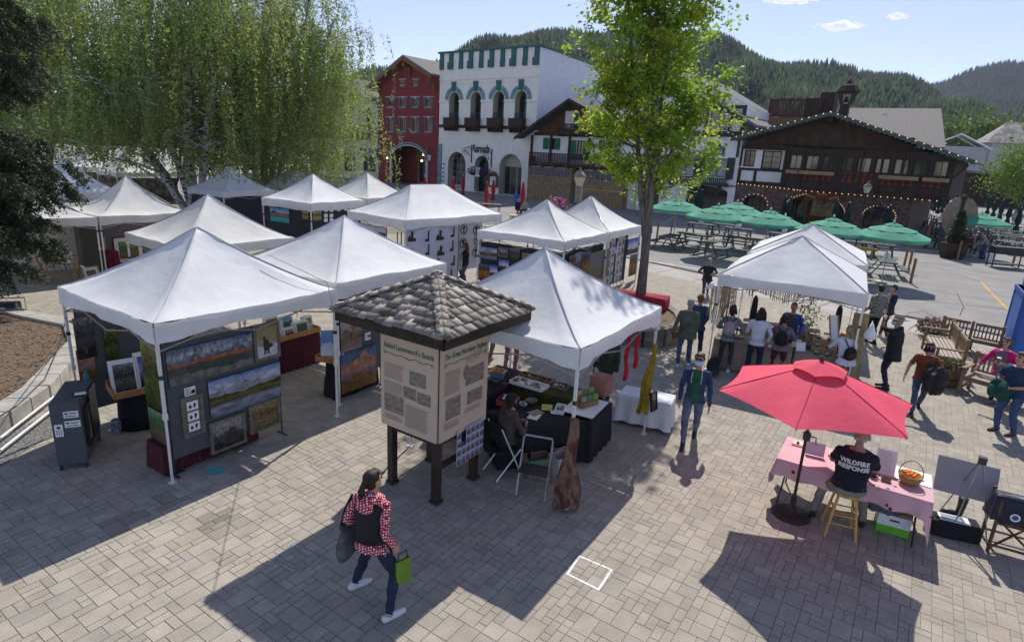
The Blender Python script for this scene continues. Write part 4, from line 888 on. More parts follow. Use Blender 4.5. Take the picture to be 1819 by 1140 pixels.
def birch(x,y,h,rad,label,seed,nleaf,trunks,bot=2.4,topw=.75,zc=None):
 rg=np.random.default_rng(seed); t=E('weeping_birch',label,'tree',(x,y,0),0,'weeping birches behind the tents')
 b=MB(); tips=[]
 for (lx,ly,ht,r0) in trunks:
  pts=limb(b,(0,0,0),(lx,ly,ht),r0,.06,8,0,10,rg,.12)
  nb=26
  for k in range(nb):
   u=rg.uniform(.22,1); p=pts[int(u*10)]; a=rg.uniform(0,6.28); L=rad*rg.uniform(.35,1)*(1-.45*max(0,u-.45)/.55)
   q=p+Vector((math.cos(a)*L,math.sin(a)*L,rg.uniform(.1,.42)*L+.4))
   if u<.35: q.z=p.z+rg.uniform(.0,.3)*L
   bp=limb(b,p,q,.055*(1.2-u)+.02,.012,5,.12*L,6,rg,.1)
   for w_ in range(9):
    i=int(rg.integers(2,7)); c=bp[i]; a2=a+rg.normal()*0.9; L2=rg.uniform(.5,1.6)
    q2=c+Vector((math.cos(a2)*L2,math.sin(a2)*L2,rg.uniform(-.1,.5))); tips.append((c,q2))
    if rg.random()<.45: limb(b,c,q2,.018,.006,4,.1,3)
 b.build('trunk',m_birch,t,smooth=True)
 P=[]; K=[]
 ns=max(1,nleaf//64); S=rg.integers(0,len(tips),ns)
 for s in S:
  c,q=tips[s]; o=c.lerp(q,rg.uniform(.3,1.1)); o=np.array(o)+rg.normal(size=3)*.22
  zl=bot+rg.uniform(0,2.2)+(.0 if rg.random()<.5 else rg.uniform(0,4))
  L=min(rg.uniform(1.6,5.2),max(.4,o[2]-zl)); n=int(36*L/2)
  u=np.sort(rg.random(n)); out=np.array([q.x-c.x,q.y-c.y,0]); out/=np.linalg.norm(out)+1e-6
  pt=o+out*(np.minimum(u*2,1)*.35)[:,None]+np.stack([np.sin(u*5+s)*.06,np.cos(u*4+s)*.06,-u*L],1)+rg.normal(size=(n,3))*.055
  P.append(pt); K.append(np.full(n,rg.random()))
 P=np.concatenate(P);K=np.concatenate(K)
 V,F=quads(P,None,.125,.66,rg,droop=.45)
 g=(.75+.5*rg.random(len(P)))*(.8+.4*K); col=np.stack([.27*g*(1+.25*K),.38*g,.11*g],1)
 npmesh('crown',V,F,leafmat('birch_leaf',None,.5),t,col=col)
 return t
birch(-18.3,34.5,17,7.5,'big weeping birch whose pale forked trunk rises behind the left tents',11,185000,[(0.3,0,15.5,.33),(-5.5,1,8.5,.2),(2.8,.5,14.5,.24),(-3.,-1,13.5,.2),(-8.5,0,13,.2)],bot=2.2)
birch(-16.0,38.5,17,6.4,'weeping birch to the right, its hanging boughs reaching the red building',12,185000,[(1.,0,16.0,.28),(3.8,0,14.6,.2),(-2.5,1,14.5,.2),(5.0,-1,11.5,.16)],bot=1.0)
birch(-29,37,16,7,'weeping birch at the left whose foliage meets the spruce',13,120000,[(0,0,14.5,.28),(3.5,1,14,.2)],bot=2.6)
def maple():
 rg=np.random.default_rng(5); bx,by=3.98,18.5; t=E('young_maple','slender multi-stemmed maple with bright yellow-green leaves in the stone planter','tree',(bx,by,0))
 b=MB(); tips=[]
 b.tube([(0,0,.3),(.0,0,1),(.0,.02,1.7),(-.01,.03,2.2),(-.02,.03,2.7)],[.17,.135,.12,.125,.14],10)
 stems=[((-.08,.0,2.3),(-1.2,.3,8.6),.085),((0,.0,2.4),(-.55,-.1,9.9),.1),((.05,.0,2.4),(.0,.2,8.9),.085),((.02,0,2.3),(-.3,-.4,9.5),.075),((-.05,.05,2.4),(-.8,-.5,9.3),.07)]
 for p,q,r in stems:
  pts=limb(b,p,q,r,.02,7,0,14,rg,.05)
  for k in range(21):
   i=int(rg.integers(2,14)); u=i/14; c=pts[i]; a=rg.uniform(0,6.28);
   Lm=(1.1 if u<.15 else 1.45 if u<.62 else 1.35-1.0*(u-.62))
   L=Lm*rg.uniform(.4,1.0)
   el=rg.uniform(.35,.95); qq=c+Vector((math.cos(a)*L,math.sin(a)*L,L*el+.1)); bp=limb(b,c,qq,.022*(1.2-u*.5),.006,5,-.05*L,5,rg,.05)
   for w_ in range(5):
    c2=bp[int(rg.integers(1,6))]; a2=a+rg.normal()*.8; L2=rg.uniform(.25,.7)
    tips.append(c2+Vector((math.cos(a2)*L2,math.sin(a2)*L2,L2*rg.uniform(.1,.9))))
 for q,nn in(((-1.8,0,4.7),11),((1.3,.1,4.6),10),((-.7,.2,4.2),5),((1.2,.0,6.4),7),((-2.1,-.2,7.2),9),((-1.9,.2,5.9),8),((1.45,.2,5.6),8),((1.0,.1,7.8),6),((-1.7,.1,8.6),6),((1.2,0,3.9),8)):
  z=max(3.4,q[2]-1.6); pp=limb(b,(0,0,z),q,.03,.008,5,.1,5,rg,.05)
  for k in range(nn): c=pp[int(rg.integers(2,6))]; tips.append(c+Vector((rg.normal()*.3,rg.normal()*.3,rg.normal()*.22)))
 b.build('trunk',mat('grey_maple_bark',(.14,.12,.1),.9,.35,9,.5,40,stretch=(2,2,.4)),t,smooth=True)
 P=[];K=[]
 for tp in tips:
  n=int(rg.integers(28,60)); s=rg.uniform(.11,.21); P.append(np.array(tp)+rg.normal(size=(n,3))*[s,s,s*.62]); K.append(np.full(n,rg.random()))
 P=np.concatenate(P);K=np.concatenate(K)
 n=len(P); a=rg.normal(size=(n,3))*[1,1,.5]+[0,0,-.25]; a/=np.linalg.norm(a,axis=1)[:,None]; bb=np.cross(a,rg.normal(size=(n,3))*[.5,.5,1]+[0,0,.6]); bb/=np.linalg.norm(bb,axis=1)[:,None]
 s=(.1*rg.uniform(.6,1.25,n))[:,None]; nn_=np.cross(a,bb)
 pts=[P,P+a*s*.35+bb*s*.6,P+a*s*.62+bb*s*.3,P+a*s*1.05,P+a*s*.62-bb*s*.3,P+a*s*.35-bb*s*.6]
 pts=[p_+nn_*s*(.12 if i in(1,5) else 0) for i,p_ in enumerate(pts)]
 V=np.stack(pts,1).reshape(-1,3); base=np.arange(n)[:,None]*6
 F=np.concatenate([base+np.array([0,1,2,3]),base+np.array([0,3,4,5])])
 g=.8+.4*rg.random(n); col=np.stack([.31*g*(.8+.5*K),.45*g,.045*g],1); col=np.concatenate([col,col]); t.scale=(1.1,1.1,1.12)
 npmesh('crown',V,F,leafmat('maple_leaf',None,.58),t,col=col)
maple()
def spruce():
 rg=np.random.default_rng(9); t=E('spruce_tree','dark drooping spruce hanging over the left edge of the market','tree',(-15.0,14.6,0))
 b=MB(); limb(b,(0,0,0),(0,0,18),.35,.05,10,0,8); P=[];D=[]
 for k in range(210):
  z=2.4+14.5*rg.random()**1.3; a=rg.uniform(-2.6,1.9); L=min(3.3,3.7*(1-(z-2)/60))*rg.uniform(.7,1.06)
  if z<4.2: L*=.86
  o=Vector((0,0,z+.5)); tip=Vector((math.cos(a)*L,math.sin(a)*L,z-.32*L)); pts=limb(b,o,tip,.05,.01,5,-.12*L,8,rg,.06)
  for i in range(1,9):
   c=pts[i]
   for w_ in range(7):
    a2=a+rg.choice([-1,1])*rg.uniform(.5,1.2); L2=rg.uniform(.3,.95)*(1.1-.06*i); dz=-rg.uniform(.15,.75)*L2*1.2-.05
    q=c+Vector((math.cos(a2)*L2,math.sin(a2)*L2,dz)); n=int(190*L2); u=rg.random(n)[:,None]
    P.append(np.array(c)*(1-u)+np.array(q)*u+rg.normal(size=(n,3))*.045+np.array([0,0,-.16])*u*u); d=np.array(q-c); D.append(np.repeat((d/np.linalg.norm(d))[None],n,0))
 b.build('trunk',m_dwood,t,smooth=True)
 P=np.concatenate(P);D=np.concatenate(D);n=len(P)
 a=D*.8+rg.normal(size=(n,3))*.55; a/=np.linalg.norm(a,axis=1)[:,None]; bb=np.cross(a,rg.normal(size=(n,3))); bb/=np.linalg.norm(bb,axis=1)[:,None]
 s=rg.uniform(.06,.12,n)[:,None]; V=np.stack([P,P+a*s*.5+bb*.02,P+a*s,P+a*s*.5-bb*.02],1).reshape(-1,3)
 g=.6+.8*rg.random(n); col=np.stack([.06*g,.08*g,.04*g],1); npmesh('crown',V,np.arange(4*n).reshape(n,4),attrmat('spruce_needle',.7,0,1,.1,2,trans=.15),t,col=col)
spruce()
def blobtree(name,x,y,h,r,label,seed,n,c,z0=.35,size=.5):
 rg=np.random.default_rng(seed); t=E(name,label,'tree',(x,y,0)); b=MB(); limb(b,(0,0,0),(0,0,h*.8),r*.07,.05,7,0,5); cs=[]
 for k in range(22):
  a=rg.uniform(0,6.28); z=h*rg.uniform(z0,1); q=Vector((math.cos(a)*r*rg.uniform(.2,.9),math.sin(a)*r*rg.uniform(.2,.9),z)); limb(b,(0,0,z*.7),q,r*.025,.02,5,0,3); cs.append(q)
 b.build('trunk',m_dwood,t)
 P=np.concatenate([np.array(q)+rg.normal(size=(n//22,3))*r*.24 for q in cs]); V,F=quads(P,None,size,.7,rg); g=.7+.6*rg.random(len(P))
 npmesh('crown',V,F,leafmat(name+'_leaf',None,.4),t,col=np.stack([c[0]*g,c[1]*g,c[2]*g],1)); return t
p=G(1795,380); blobtree('street_tree',p.x+1,p.y,8.4,4.6,'small bright green street tree at the right edge before the far hall',21,9000,(.16,.26,.03),.42,.3)
p=ray(1712,300,175); blobtree('poplar_tree',p.x,175,17,7,'yellow-green tree left of the far stucco hall roof',22,5000,(.12,.18,.03),.3,1.0)
p=ray(1735,300,260); blobtree('poplar_tree',p.x,260,26,16,'pale green trees beyond the far hall at the foot of the hill',24,5000,(.11,.17,.04),.3,1.4)
m_cl=mat('cloud_white',(.9,.9,.92),1,.01,.01,trans=.6,emit=.55)  # emission added so the backlit clouds do not turn grey
def cloud(px,py,wd,hp_,lab,seed):
 rg=np.random.default_rng(seed); c=ray(px,py,6500); b=MB()
 for k in range(34):
  u=rg.normal()*.34; s=max(.12,1-abs(u)*1.5); x=c.x+u*wd; z=c.z+rg.uniform(-.3,.5)*hp_*s
  b.ell((x,c.y+rg.normal()*hp_,z),(wd*.13*s*rg.uniform(.6,1.3),hp_*s,hp_*.42*s*rg.uniform(.6,1.2)),n=12,m=8)
 tag(b.build('cloud',m_cl,smooth=True),kind='structure')
cloud(1490,47,520,60,'',1); cloud(1590,31,230,50,'',2); cloud(1400,1,560,50,'',3)
# ---------------- air
hz=MB(); hz.box(-3900,3900,-300,4900,-6,1400); hm=bpy.data.materials.new('pale_air'); hm.use_nodes=True; ht=hm.node_tree; ht.nodes.remove(ht.nodes['Principled BSDF'])
pv=ht.nodes.new('ShaderNodeVolumePrincipled'); pv.inputs['Density'].default_value=.00013; pv.inputs['Color'].default_value=(.8,.88,1,1); pv.inputs['Anisotropy'].default_value=0
ht.links.new(pv.outputs[0],ht.nodes['Material Output'].inputs['Volume']); ho=hz.build('haze',hm); tag(ho,'thin pale air over the market and hills','haze',None,'stuff')
# ---------------- helpers for goods
TT={k:(v.location.x,v.location.y,v.rotation_euler.z) for k,v in T.items()}
def TW(i,x,y,z=0):
 X,Y,a=TT[i]; c,s=math.cos(a),math.sin(a); return Vector((X+x*c-y*s,Y+x*s+y*c,z))
def PLN(i,px,py,axis,off):
 X,Y,a=TT[i]; Ri=Matrix.Rotation(-a,3,'Z'); d=fw+crt*((px-909.5)/FPX)-cup*((py-570)/FPX)
 o=Ri@(Vector((0,0,CAMH))-Vector((X,Y,0))); d=Ri@d; t=(off-o[axis])/d[axis]; return o+d*t
_arts={}
def art(key,stops,amp=.25,sx=6,sy=4,det=.35,seed=0.,tint=None):
 """printed picture: colour bands (sky, ridge, land) broken by noise, from the quad's own UV"""
 if key in _arts: return _arts[key]
 m=bpy.data.materials.new('print_'+key); m.use_nodes=True; t=m.node_tree; b=t.nodes['Principled BSDF']; b.inputs['Roughness'].default_value=.35; b.inputs['Specular IOR Level'].default_value=.25
 N=t.nodes.new; L=t.links.new
 uv=N('ShaderNodeUVMap'); sp=N('ShaderNodeSeparateXYZ'); L(uv.outputs[0],sp.inputs[0])
 mp=N('ShaderNodeMapping'); mp.inputs['Scale'].default_value=(sx,sy,1); mp.inputs['Location'].default_value=(seed*3.1,seed*1.7,seed); L(uv.outputs[0],mp.inputs[0])
 n=N('ShaderNodeTexNoise'); n.inputs['Scale'].default_value=1; n.inputs['Detail'].default_value=7; n.inputs['Roughness'].default_value=.62; L(mp.outputs[0],n.inputs[0])
 ma=N('ShaderNodeMath'); ma.operation='MULTIPLY_ADD'; ma.inputs[1].default_value=amp; L(n.outputs[0],ma.inputs[0]); L(sp.outputs[1],ma.inputs[2])
 mb_=N('ShaderNodeMath'); mb_.operation='SUBTRACT'; mb_.inputs[1].default_value=amp/2; L(ma.outputs[0],mb_.inputs[0])
 r=N('ShaderNodeValToRGB'); L(mb_.outputs[0],r.inputs[0]); e=r.color_ramp.elements
 while len(e)<len(stops): e.new(.5)
 for el,(p,c) in zip(e,stops): el.position=p; el.color=(*c,1)
 n2=N('ShaderNodeTexNoise'); n2.inputs['Scale'].default_value=2.4; n2.inputs['Detail'].default_value=6; n2.inputs['Roughness'].default_value=.6; L(mp.outputs[0],n2.inputs[0])
 r2=N('ShaderNodeValToRGB'); r2.color_ramp.elements[0].position=.35; r2.color_ramp.elements[1].position=.7; r2.color_ramp.elements[0].color=(1-det*1.2,)*3+(1,); r2.color_ramp.elements[1].color=(1+det,)*3+(1,); L(n2.outputs[0],r2.inputs[0])
 mx=N('ShaderNodeMix'); mx.data_type='RGBA'; mx.blend_type='MULTIPLY'; mx.inputs[0].default_value=1; L(r.outputs[0],mx.inputs[6]); L(r2.outputs[0],mx.inputs[7]); L(mx.outputs[2],b.inputs['Base Color'])
 _arts[key]=m; return m
A=art
a_pano=lambda:A('desert_panorama',[(0,(.05,.06,.04)),(.3,(.12,.13,.11)),(.4,(.13,.07,.06)),(.5,(.35,.11,.04)),(.58,(.12,.13,.2)),(.75,(.3,.3,.33)),(1,(.09,.12,.22))],.22,9,3,.6,1)
a_lake=lambda:A('lake_mountain',[(0,(.08,.1,.16)),(.25,(.2,.22,.28)),(.36,(.05,.055,.02)),(.6,(.3,.34,.42)),(.78,(.4,.42,.5)),(1,(.1,.18,.42))],.18,3,3,.4,2)
a_snow=lambda:A('winter_animal',[(0,(.5,.52,.6)),(.35,(.55,.56,.62)),(.45,(.3,.26,.16)),(1,(.28,.24,.1))],.3,6,8,.35,3)
a_teton=lambda:A('sunrise_peaks',[(0,(.1,.09,.08)),(.18,(.1,.07,.03)),(.4,(.2,.09,.03)),(.52,(.16,.13,.2)),(.66,(.3,.15,.13)),(.76,(.1,.14,.25)),(1,(.05,.09,.2))],.3,7,3,.4,4)
a_dune=lambda:A('tree_on_dune',[(0,(.22,.19,.19)),(.35,(.15,.1,.07)),(.6,(.32,.27,.24)),(1,(.42,.4,.38))],.5,2,2,.06,5)
a_grey=lambda:A('foggy_wood',[(0,(.04,.045,.04)),(.4,(.08,.08,.07)),(.6,(.2,.19,.2)),(1,(.26,.25,.27))],.6,4,5,.5,6)
a_brown=lambda:A('autumn_wildlife',[(0,(.12,.09,.05)),(.4,(.2,.13,.06)),(.6,(.07,.05,.03)),(1,(.28,.2,.09))],.7,4,6,.5,7)
a_gold=lambda:A('golden_aspens',[(0,(.05,.03,.01)),(.25,(.35,.13,.01)),(.5,(.5,.2,.02)),(.7,(.08,.05,.02)),(1,(.1,.15,.25))],.8,12,2,.6,8)
a_blue=lambda:A('blue_peak',[(0,(.04,.04,.05)),(.35,(.08,.07,.12)),(.55,(.35,.37,.5)),(.75,(.12,.2,.5)),(1,(.05,.12,.4))],.5,4,4,.4,9)
a_flow=lambda:A('wildflower_meadow',[(0,(.1,.05,.05)),(.4,(.12,.14,.05)),(.7,(.14,.12,.2)),(1,(.12,.18,.05))],.9,6,14,.7,10)
a_teal=lambda:A('turquoise_lake',[(0,(.02,.3,.3)),(.3,(.03,.38,.36)),(.42,(.02,.06,.14)),(.52,(.35,.12,.05)),(.62,(.05,.08,.2)),(.75,(.25,.45,.5)),(1,(.03,.22,.4))],.22,5,4,.2,11)
a_yel=lambda:A('yellow_river',[(0,(.04,.1,.1)),(.3,(.35,.28,.03)),(.5,(.03,.05,.06)),(.7,(.4,.3,.05)),(1,(.03,.12,.13))],.7,5,5,.3,12)
a_green=lambda:A('green_meadow',[(0,(.1,.07,.04)),(.35,(.16,.12,.06)),(.5,(.05,.12,.04)),(.8,(.1,.2,.06)),(1,(.2,.28,.2))],.5,5,5,.5,13)
a_can=lambda:A('green_canyon',[(0,(.03,.05,.01)),(.4,(.1,.12,.02)),(.6,(.03,.04,.01)),(1,(.2,.2,.06))],.9,3,6,.6,14)
a_rock=lambda:A('rocky_gorge',[(0,(.05,.04,.035)),(.4,(.14,.12,.11)),(.55,(.03,.03,.03)),(1,(.2,.19,.2))],.8,5,4,.6,15)
a_pink=lambda:A('pink_dusk',[(0,(.05,.04,.05)),(.4,(.2,.09,.06)),(.7,(.4,.28,.26)),(1,(.25,.2,.26))],.5,4,5,.3,16)
m_fgrey=mat('grey_wood_frame',(.14,.125,.105),.7,.25,12,.3,60); m_fgold=mat('pale_gold_frame',(.36,.27,.13),.6,.15,12); m_fblk=mat('black_frame',(.02,.018,.017),.5,.2)
m_fwhite=mat('white_frame',(.62,.61,.57),.6,.05)
def scene_art(par,nm,a,e,y):
 rd=random.Random(nm+str(round(a,2)))
 def ridge_(z,amp,c,base,n=26,dy=0.,pk=None):
  b=MB(); P=[]; s=rd.random()*9
  for i in range(n+1):
   u=i/n; f=.5*math.sin(u*7+s)+.3*math.sin(u*17+s*2)+.25*math.sin(u*41+s*3)+.12*rd.uniform(-1,1)
   if pk: f+=2.6*math.exp(-((u-pk)/.16)**2)
   P.append((-a+2*a*u,max(base,min(e*.96,z*e+amp*e*f))))
  for p,q in zip(P,P[1:]): b.add([(p[0],y-dy,base),(q[0],y-dy,base),(q[0],y-dy,q[1]),(p[0],y-dy,p[1])],[(0,1,2,3)])
  b.build('printed_ridge',mat('ink_%s_%.2f'%(nm[6:14],z),c,.4,.35,9,det=6),par)
 if 'desert' in nm: ridge_(.12,.08,(.3,.09,.03),-.06*e); ridge_(-.05,.05,(.055,.06,.05),-e,dy=.001); ridge_(-.55,.12,(.13,.13,.12),-e,dy=.002)
 elif 'lake' in nm and 'tur' not in nm: ridge_(.25,.16,(.2,.22,.27),-.02*e,pk=.48); ridge_(.08,.12,(.03,.045,.012),-.1*e,dy=.001); ridge_(-.05,.05,(.12,.07,.015),-.2*e,dy=.002)
 elif 'sunrise' in nm: ridge_(.35,.2,(.3,.14,.11),-.3*e,pk=.62); ridge_(-.1,.1,(.17,.11,.15),-.5*e,dy=.001); ridge_(-.35,.08,(.16,.08,.02),-e,dy=.002,pk=.4)
 elif 'turq' in nm: ridge_(.2,.14,(.03,.05,.13),-.1*e,pk=.2); ridge_(.15,.08,(.33,.1,.04),-.1*e,dy=.001,pk=.5)
 elif 'blue_p' in nm: ridge_(.2,.2,(.42,.43,.5),-.5*e,pk=.5); ridge_(-.35,.12,(.03,.035,.03),-e,dy=.001)
 elif 'golden' in nm:
  b=MB(); x=-a
  while x<a-.02: b.box(x,x+.012,y-.002,y,-e,e*rd.uniform(.5,.95)); x+=rd.uniform(.025,.07)
  b.build('printed_trunks',m_ink,par)
 elif 'rocky' in nm or 'foggy' in nm: ridge_(.1,.35,(.05,.05,.05),-e,n=18); ridge_(-.5,.25,(.015,.017,.015),-e,n=30,dy=.001)
def picture(label,c,rz,w_,h_,am,frame=None,fw2=.06,tilt=0.,group=None,mat_w=0.,cat='framed picture',name='framed_print',d=.035):
 """hung or standing picture; local front is -y; c is its centre"""
 t=E(name,label,cat,c,rz,group); t.rotation_euler.x=tilt
 b=MB(); a=w_/2; e=h_/2
 if frame:
  b.box(-a,-a+fw2,-d,d*.2,-e,e); b.box(a-fw2,a,-d,d*.2,-e,e); b.box(-a+fw2,a-fw2,-d,d*.2,e-fw2,e); b.box(-a+fw2,a-fw2,-d,d*.2,-e,-e+fw2); b.build('frame',frame,t)
  a-=fw2; e-=fw2
 b=MB(); b.box(-a,a,-d*.45,d*.2,-e,e); bk=b.build('backing',m_fwhite if mat_w else (m_fblk if not frame else m_paper),t)
 a-=mat_w; e-=mat_w
 b=MB(); y=-d*.45-.003; b.quad((-a,y,-e),(a,y,-e),(a,y,e),(-a,y,e)); pr=b.build('print',am,t); scene_art(pr,am.name,a,e,y-.0012); return t
def pic_on(i,axis,off,TL,BR,label,am,**k):
 p=PLN(i,*TL,axis,off); q=PLN(i,*BR,axis,off); c=(p+q)/2; ox=1-axis
 w_=abs(p[ox]-q[ox]); h_=abs(p.z-q.z); W_=TW(i,c.x,c.y,c.z); a=TT[i][2]
 return picture(label,W_,a if axis==1 else a-R(90),w_,h_,am,**k)
def label_on(i,axis,off,TL,BR,label,lines=3,name='price_card'):
 p=PLN(i,*TL,axis,off); q=PLN(i,*BR,axis,off); c=(p+q)/2; ox=1-axis; a=abs(p[ox]-q[ox])/2; e=abs(p.z-q.z)/2
 b=MB(); b.box(-a,a,-.004,.004,-e,e); o=b.build(name,m_paper,None,loc=TW(i,c.x,c.y,c.z),rz=TT[i][2] if axis==1 else TT[i][2]-R(90)); tag(o,label,'sign','white notice cards in the photograph tent')
 b=MB()
 for k in range(lines): z=e*.6-k*e*1.3/lines; b.box(-a*.85,a*rnd.uniform(-.1,.3),-.0055,-.0045,z-.006,z+.006)
 b.lathe([(e*.42,0),(e*.42,.001)],(0,0,0),12); n=len(b.v)
 for k in range(n-24,n): v=b.v[k]; b.v[k]=Vector((v.x+a*.55,-.0045-v.z,v.y))
 b.build('print_lines',m_ink,o)
def disp(label,i,x0,x1,y0,y1,z0,z1,m=m_carpet,feet=True,skirt=None,cat='display wall'):
 t=E('display_wall',label,cat,TW(i,(x0+x1)/2,(y0+y1)/2),TT[i][2],'carpeted display walls'); a=abs(x1-x0)/2; e=abs(y1-y0)/2
 b=MB(); b.box(-a,a,-e,e,z0,z1); b.build('carpet_panel',m,t)
 if feet:
  for s in(-1,1):
   b=MB();
   if a>e: b.tube([(s*(a+.01),0,0.02),(s*(a+.01),0,z1+.02)],.012,6); b.box(s*(a+.01)-.02,s*(a+.01)+.02,-.12,.12,.006,.02)
   else: b.tube([(0,s*(e+.01),0.02),(0,s*(e+.01),z1+.02)],.012,6); b.box(-.12,.12,s*(e+.01)-.02,s*(e+.01)+.02,.006,.02)
   b.build('pole',m_legd,t)
 return t
def clothmesh(b,L,W,H,z0,mi=0,fl=.04,nw=7,rd=rnd,n=30,drops=None):
 """draped cloth over a table top L x W at height H down to z0 with soft pleats"""
 per=[]
 c=[(-L/2,-W/2),(L/2,-W/2),(L/2,W/2),(-L/2,W/2)]
 for s in range(4):
  p,q=c[s],c[(s+1)%4]; k=n if s%2==0 else max(6,int(n*W/L))
  for j in range(k): u=j/k; per.append((p[0]+(q[0]-p[0])*u,p[1]+(q[1]-p[1])*u,s,u,k))
 o=len(b.v); rows=6; ph=rd.uniform(0,6)
 for r in range(rows+1):
  t=r/rows
  for (x,y,s,u,k) in per:
   out=[(0,-1),(1,0),(0,1),(-1,0)][s]; cor=math.exp(-min(u,1-u)*k*.5); w_=(math.sin(u*nw*(L if s%2==0 else W)*4+ph+s)*.5+.5)*fl*t+fl*.6*t*cor
   zz=z0 if drops is None else drops[s]
   z=H-(H-zz)*t+ (0 if t<1 else .006*math.sin(u*23+s))
   x2,y2=x+out[0]*(w_+.004),y+out[1]*(w_+.004)
   if u==0: pv=[(-1,0),(0,-1),(1,0),(0,1)][s]; x2+=pv[0]*(w_+.004)*.7; y2+=pv[1]*(w_+.004)*.7
   b.v.append(Vector((x2,y2,z)))
 m=len(per)
 for r in range(rows):
  for j in range(m): b.f.append([o+r*m+j,o+(r+1)*m+j,o+(r+1)*m+(j+1)%m,o+r*m+(j+1)%m]); b.m.append(mi)
 b.f.append([o+j for j in range(m)]); b.m.append(mi)
def table(label,c,rz,L,W,H=.74,cloth=None,cm=None,z0=.03,group='folding tables under cloths',fl=.035,drops=None,clab=None,nw=7):
 t=E('folding_table',label,'table',(c[0],c[1],0),rz,group)
 b=MB(); b.box(-L/2+.01,L/2-.01,-W/2+.01,W/2-.01,H-.045,H-.012); b.build('table_top',m_white,t)
 for sx in(-1,1):
  for sy in(-1,1): b=MB(); b.tube([(sx*(L/2-.1),sy*(W/2-.06),0.0),(sx*(L/2-.16),sy*(W/2-.06),H-.05)],.014,6); b.build('leg',m_legd,t)
 if cm:
  b=MB(); clothmesh(b,L,W,H,z0,0,fl,nw,drops=drops); o=b.build('tablecloth',cm,None,True,loc=(c[0],c[1],0),rz=rz); o.data.polygons[-1].use_smooth=False
  tag(o,clab,'tablecloth',None)
 return t
def simple(name,label,cat,b,mats,loc,rz=0,group=None,smooth=False,bev=0):
 return tag(b.build(name,mats,None,smooth,loc=loc,rz=rz,bev=bev),label,cat,group)
# ---------------- T1: photograph walls
i=1
pL=PLN(1,297,690,1,-1.36); pR=PLN(1,499,700,1,-1.36)
disp('long grey carpeted wall facing the camera under the nearest tent',1,pL.x,pR.x,-1.35,-1.29,.28,2.02)
b=MB(); b.box(-.8,.45,-.12,.12,.02,.62);
b2=MB(); clothmesh(b2,1.5,.45,.45,.03,0,.03,8); simple('storage_tote_cover','maroon cloth hanging behind the foot of the long photo wall','cloth',b2,m_maroon,TW(1,(pL.x+pR.x)/2-.25,-1.0),TT[1][2])
PG='photographs hung on the walls of the nearest tent'
P1=[((293,624),(450,646),a_pano(),None,'wide desert sunset panorama at the top of the long wall'),((448,580),(497,631),a_snow(),m_fgrey,'grey framed photo of a brown animal in snow, top right of the long wall'),((368,678),(499,702),a_lake(),None,'snowy peak mirrored in a lake, middle of the long wall'),
((319,708),(364,766),None,m_fgrey,'narrow grey frame with three small animal pictures, left on the long wall'),((370,752),(437,783),a_grey(),m_fgrey,'grey framed photo of an owl against pale bark, bottom middle of the long wall'),((440,722),(497,751),a_brown(),m_fgrey,'grey framed photo of a curled animal, bottom right of the long wall')]
for TL,BR,am,fr,lab in P1:
 if am is None:
  t=pic_on(1,1,-1.37,TL,BR,lab,m_fgrey,frame=m_fgrey,fw2=.05,group=PG)
  pp=[c for c in KIDS(t) if c.name.startswith('print')][0]; pp.data.materials.clear(); pp.data.materials.append(m_fgrey)
  p=PLN(1,*TL,1,-1.37);q=PLN(1,*BR,1,-1.37); h_=abs(p.z-q.z); w_=abs(p.x-q.x)
  for k in range(3):
   b=MB(); zz=h_*(.26-.26*k); b.box(-w_*.26,w_*.26,-.026,-.02,zz-h_*.105,zz+h_*.105); ins=b.build('small_print',m_paper,t)
   b=MB(); b.ell((-.035,-.027,zz-.01),(.022,.001,.03),n=8,m=5); b.ell((.03,-.027,zz),(.016,.001,.04),n=8,m=5); b.ell((.05,-.027,zz+.015),(.012,.001,.012),n=6,m=4); b.build('small_silhouette',m_ink,t)
 else:
  t=pic_on(1,1,-1.37,TL,BR,lab,am,frame=fr,fw2=.045,group=PG)
  if 'animal in snow' in lab:
   b=MB(); b.ell((-.02,-.024,-.05),(.055,.002,.1),n=10,m=6); b.ell((.05,-.024,-.07),(.05,.002,.04),n=8,m=5); b.ell((-.05,-.024,.06),(.02,.002,.05),n=8,m=5); b.box(-.06,-.03,-.026,-.022,-.2,-.1); b.box(.0,.03,-.026,-.022,-.2,-.1); b.build('animal_figure',mat('dark_brown_print',(.05,.032,.022),.6,.3,20),t)
  if 'owl' in lab:
   b=MB(); b.ell((.06,-.024,-.08),(.13,.002,.1),n=10,m=6); b.ell((.07,-.024,.03),(.05,.002,.05),n=10,m=6); b.prism([(.02,.06),(.05,.05),(.02,.13)],-.026,-.023); b.prism([(.09,.05),(.12,.06),(.13,.13)],-.026,-.023); b.build('animal_figure',mat('dark_owl_print',(.04,.035,.03),.6,.3,20),t)
label_on(1,1,-1.365,(327,690),(348,702),'small white notice card above the narrow three-picture frame')
disp('narrow grey wall end behind the front tent leg',1,-1.36,-1.30,-1.27,-.75,.2,2.0)
picture('tall green canyon print on the narrow wall end, upper',TW(1,-1.385,-1.0,1.5),TT[1][2]-R(90),.46,1.0,a_can(),group=PG,name='wall_photograph')
picture('green meadow print on the narrow wall end, lower',TW(1,-1.385,-1.0,.72),TT[1][2]-R(90),.46,.5,a_green(),group=PG,name='wall_photograph')
disp('grey carpeted wall inside the left end of the nearest tent',1,-1.42,-.2,1.28,1.34,.3,2.05)
p0=TW(1,-1.5,1.5)
pic_on(1,1,1.26,(128,566),(172,632),'dark mountain gorge photo, upper left inside the nearest tent',a_rock(),group=PG,name='wall_photograph')
pic_on(1,1,1.26,(134,622),(172,672),'brown hills photo, lower left inside the nearest tent',a_teton(),group=PG,name='wall_photograph')
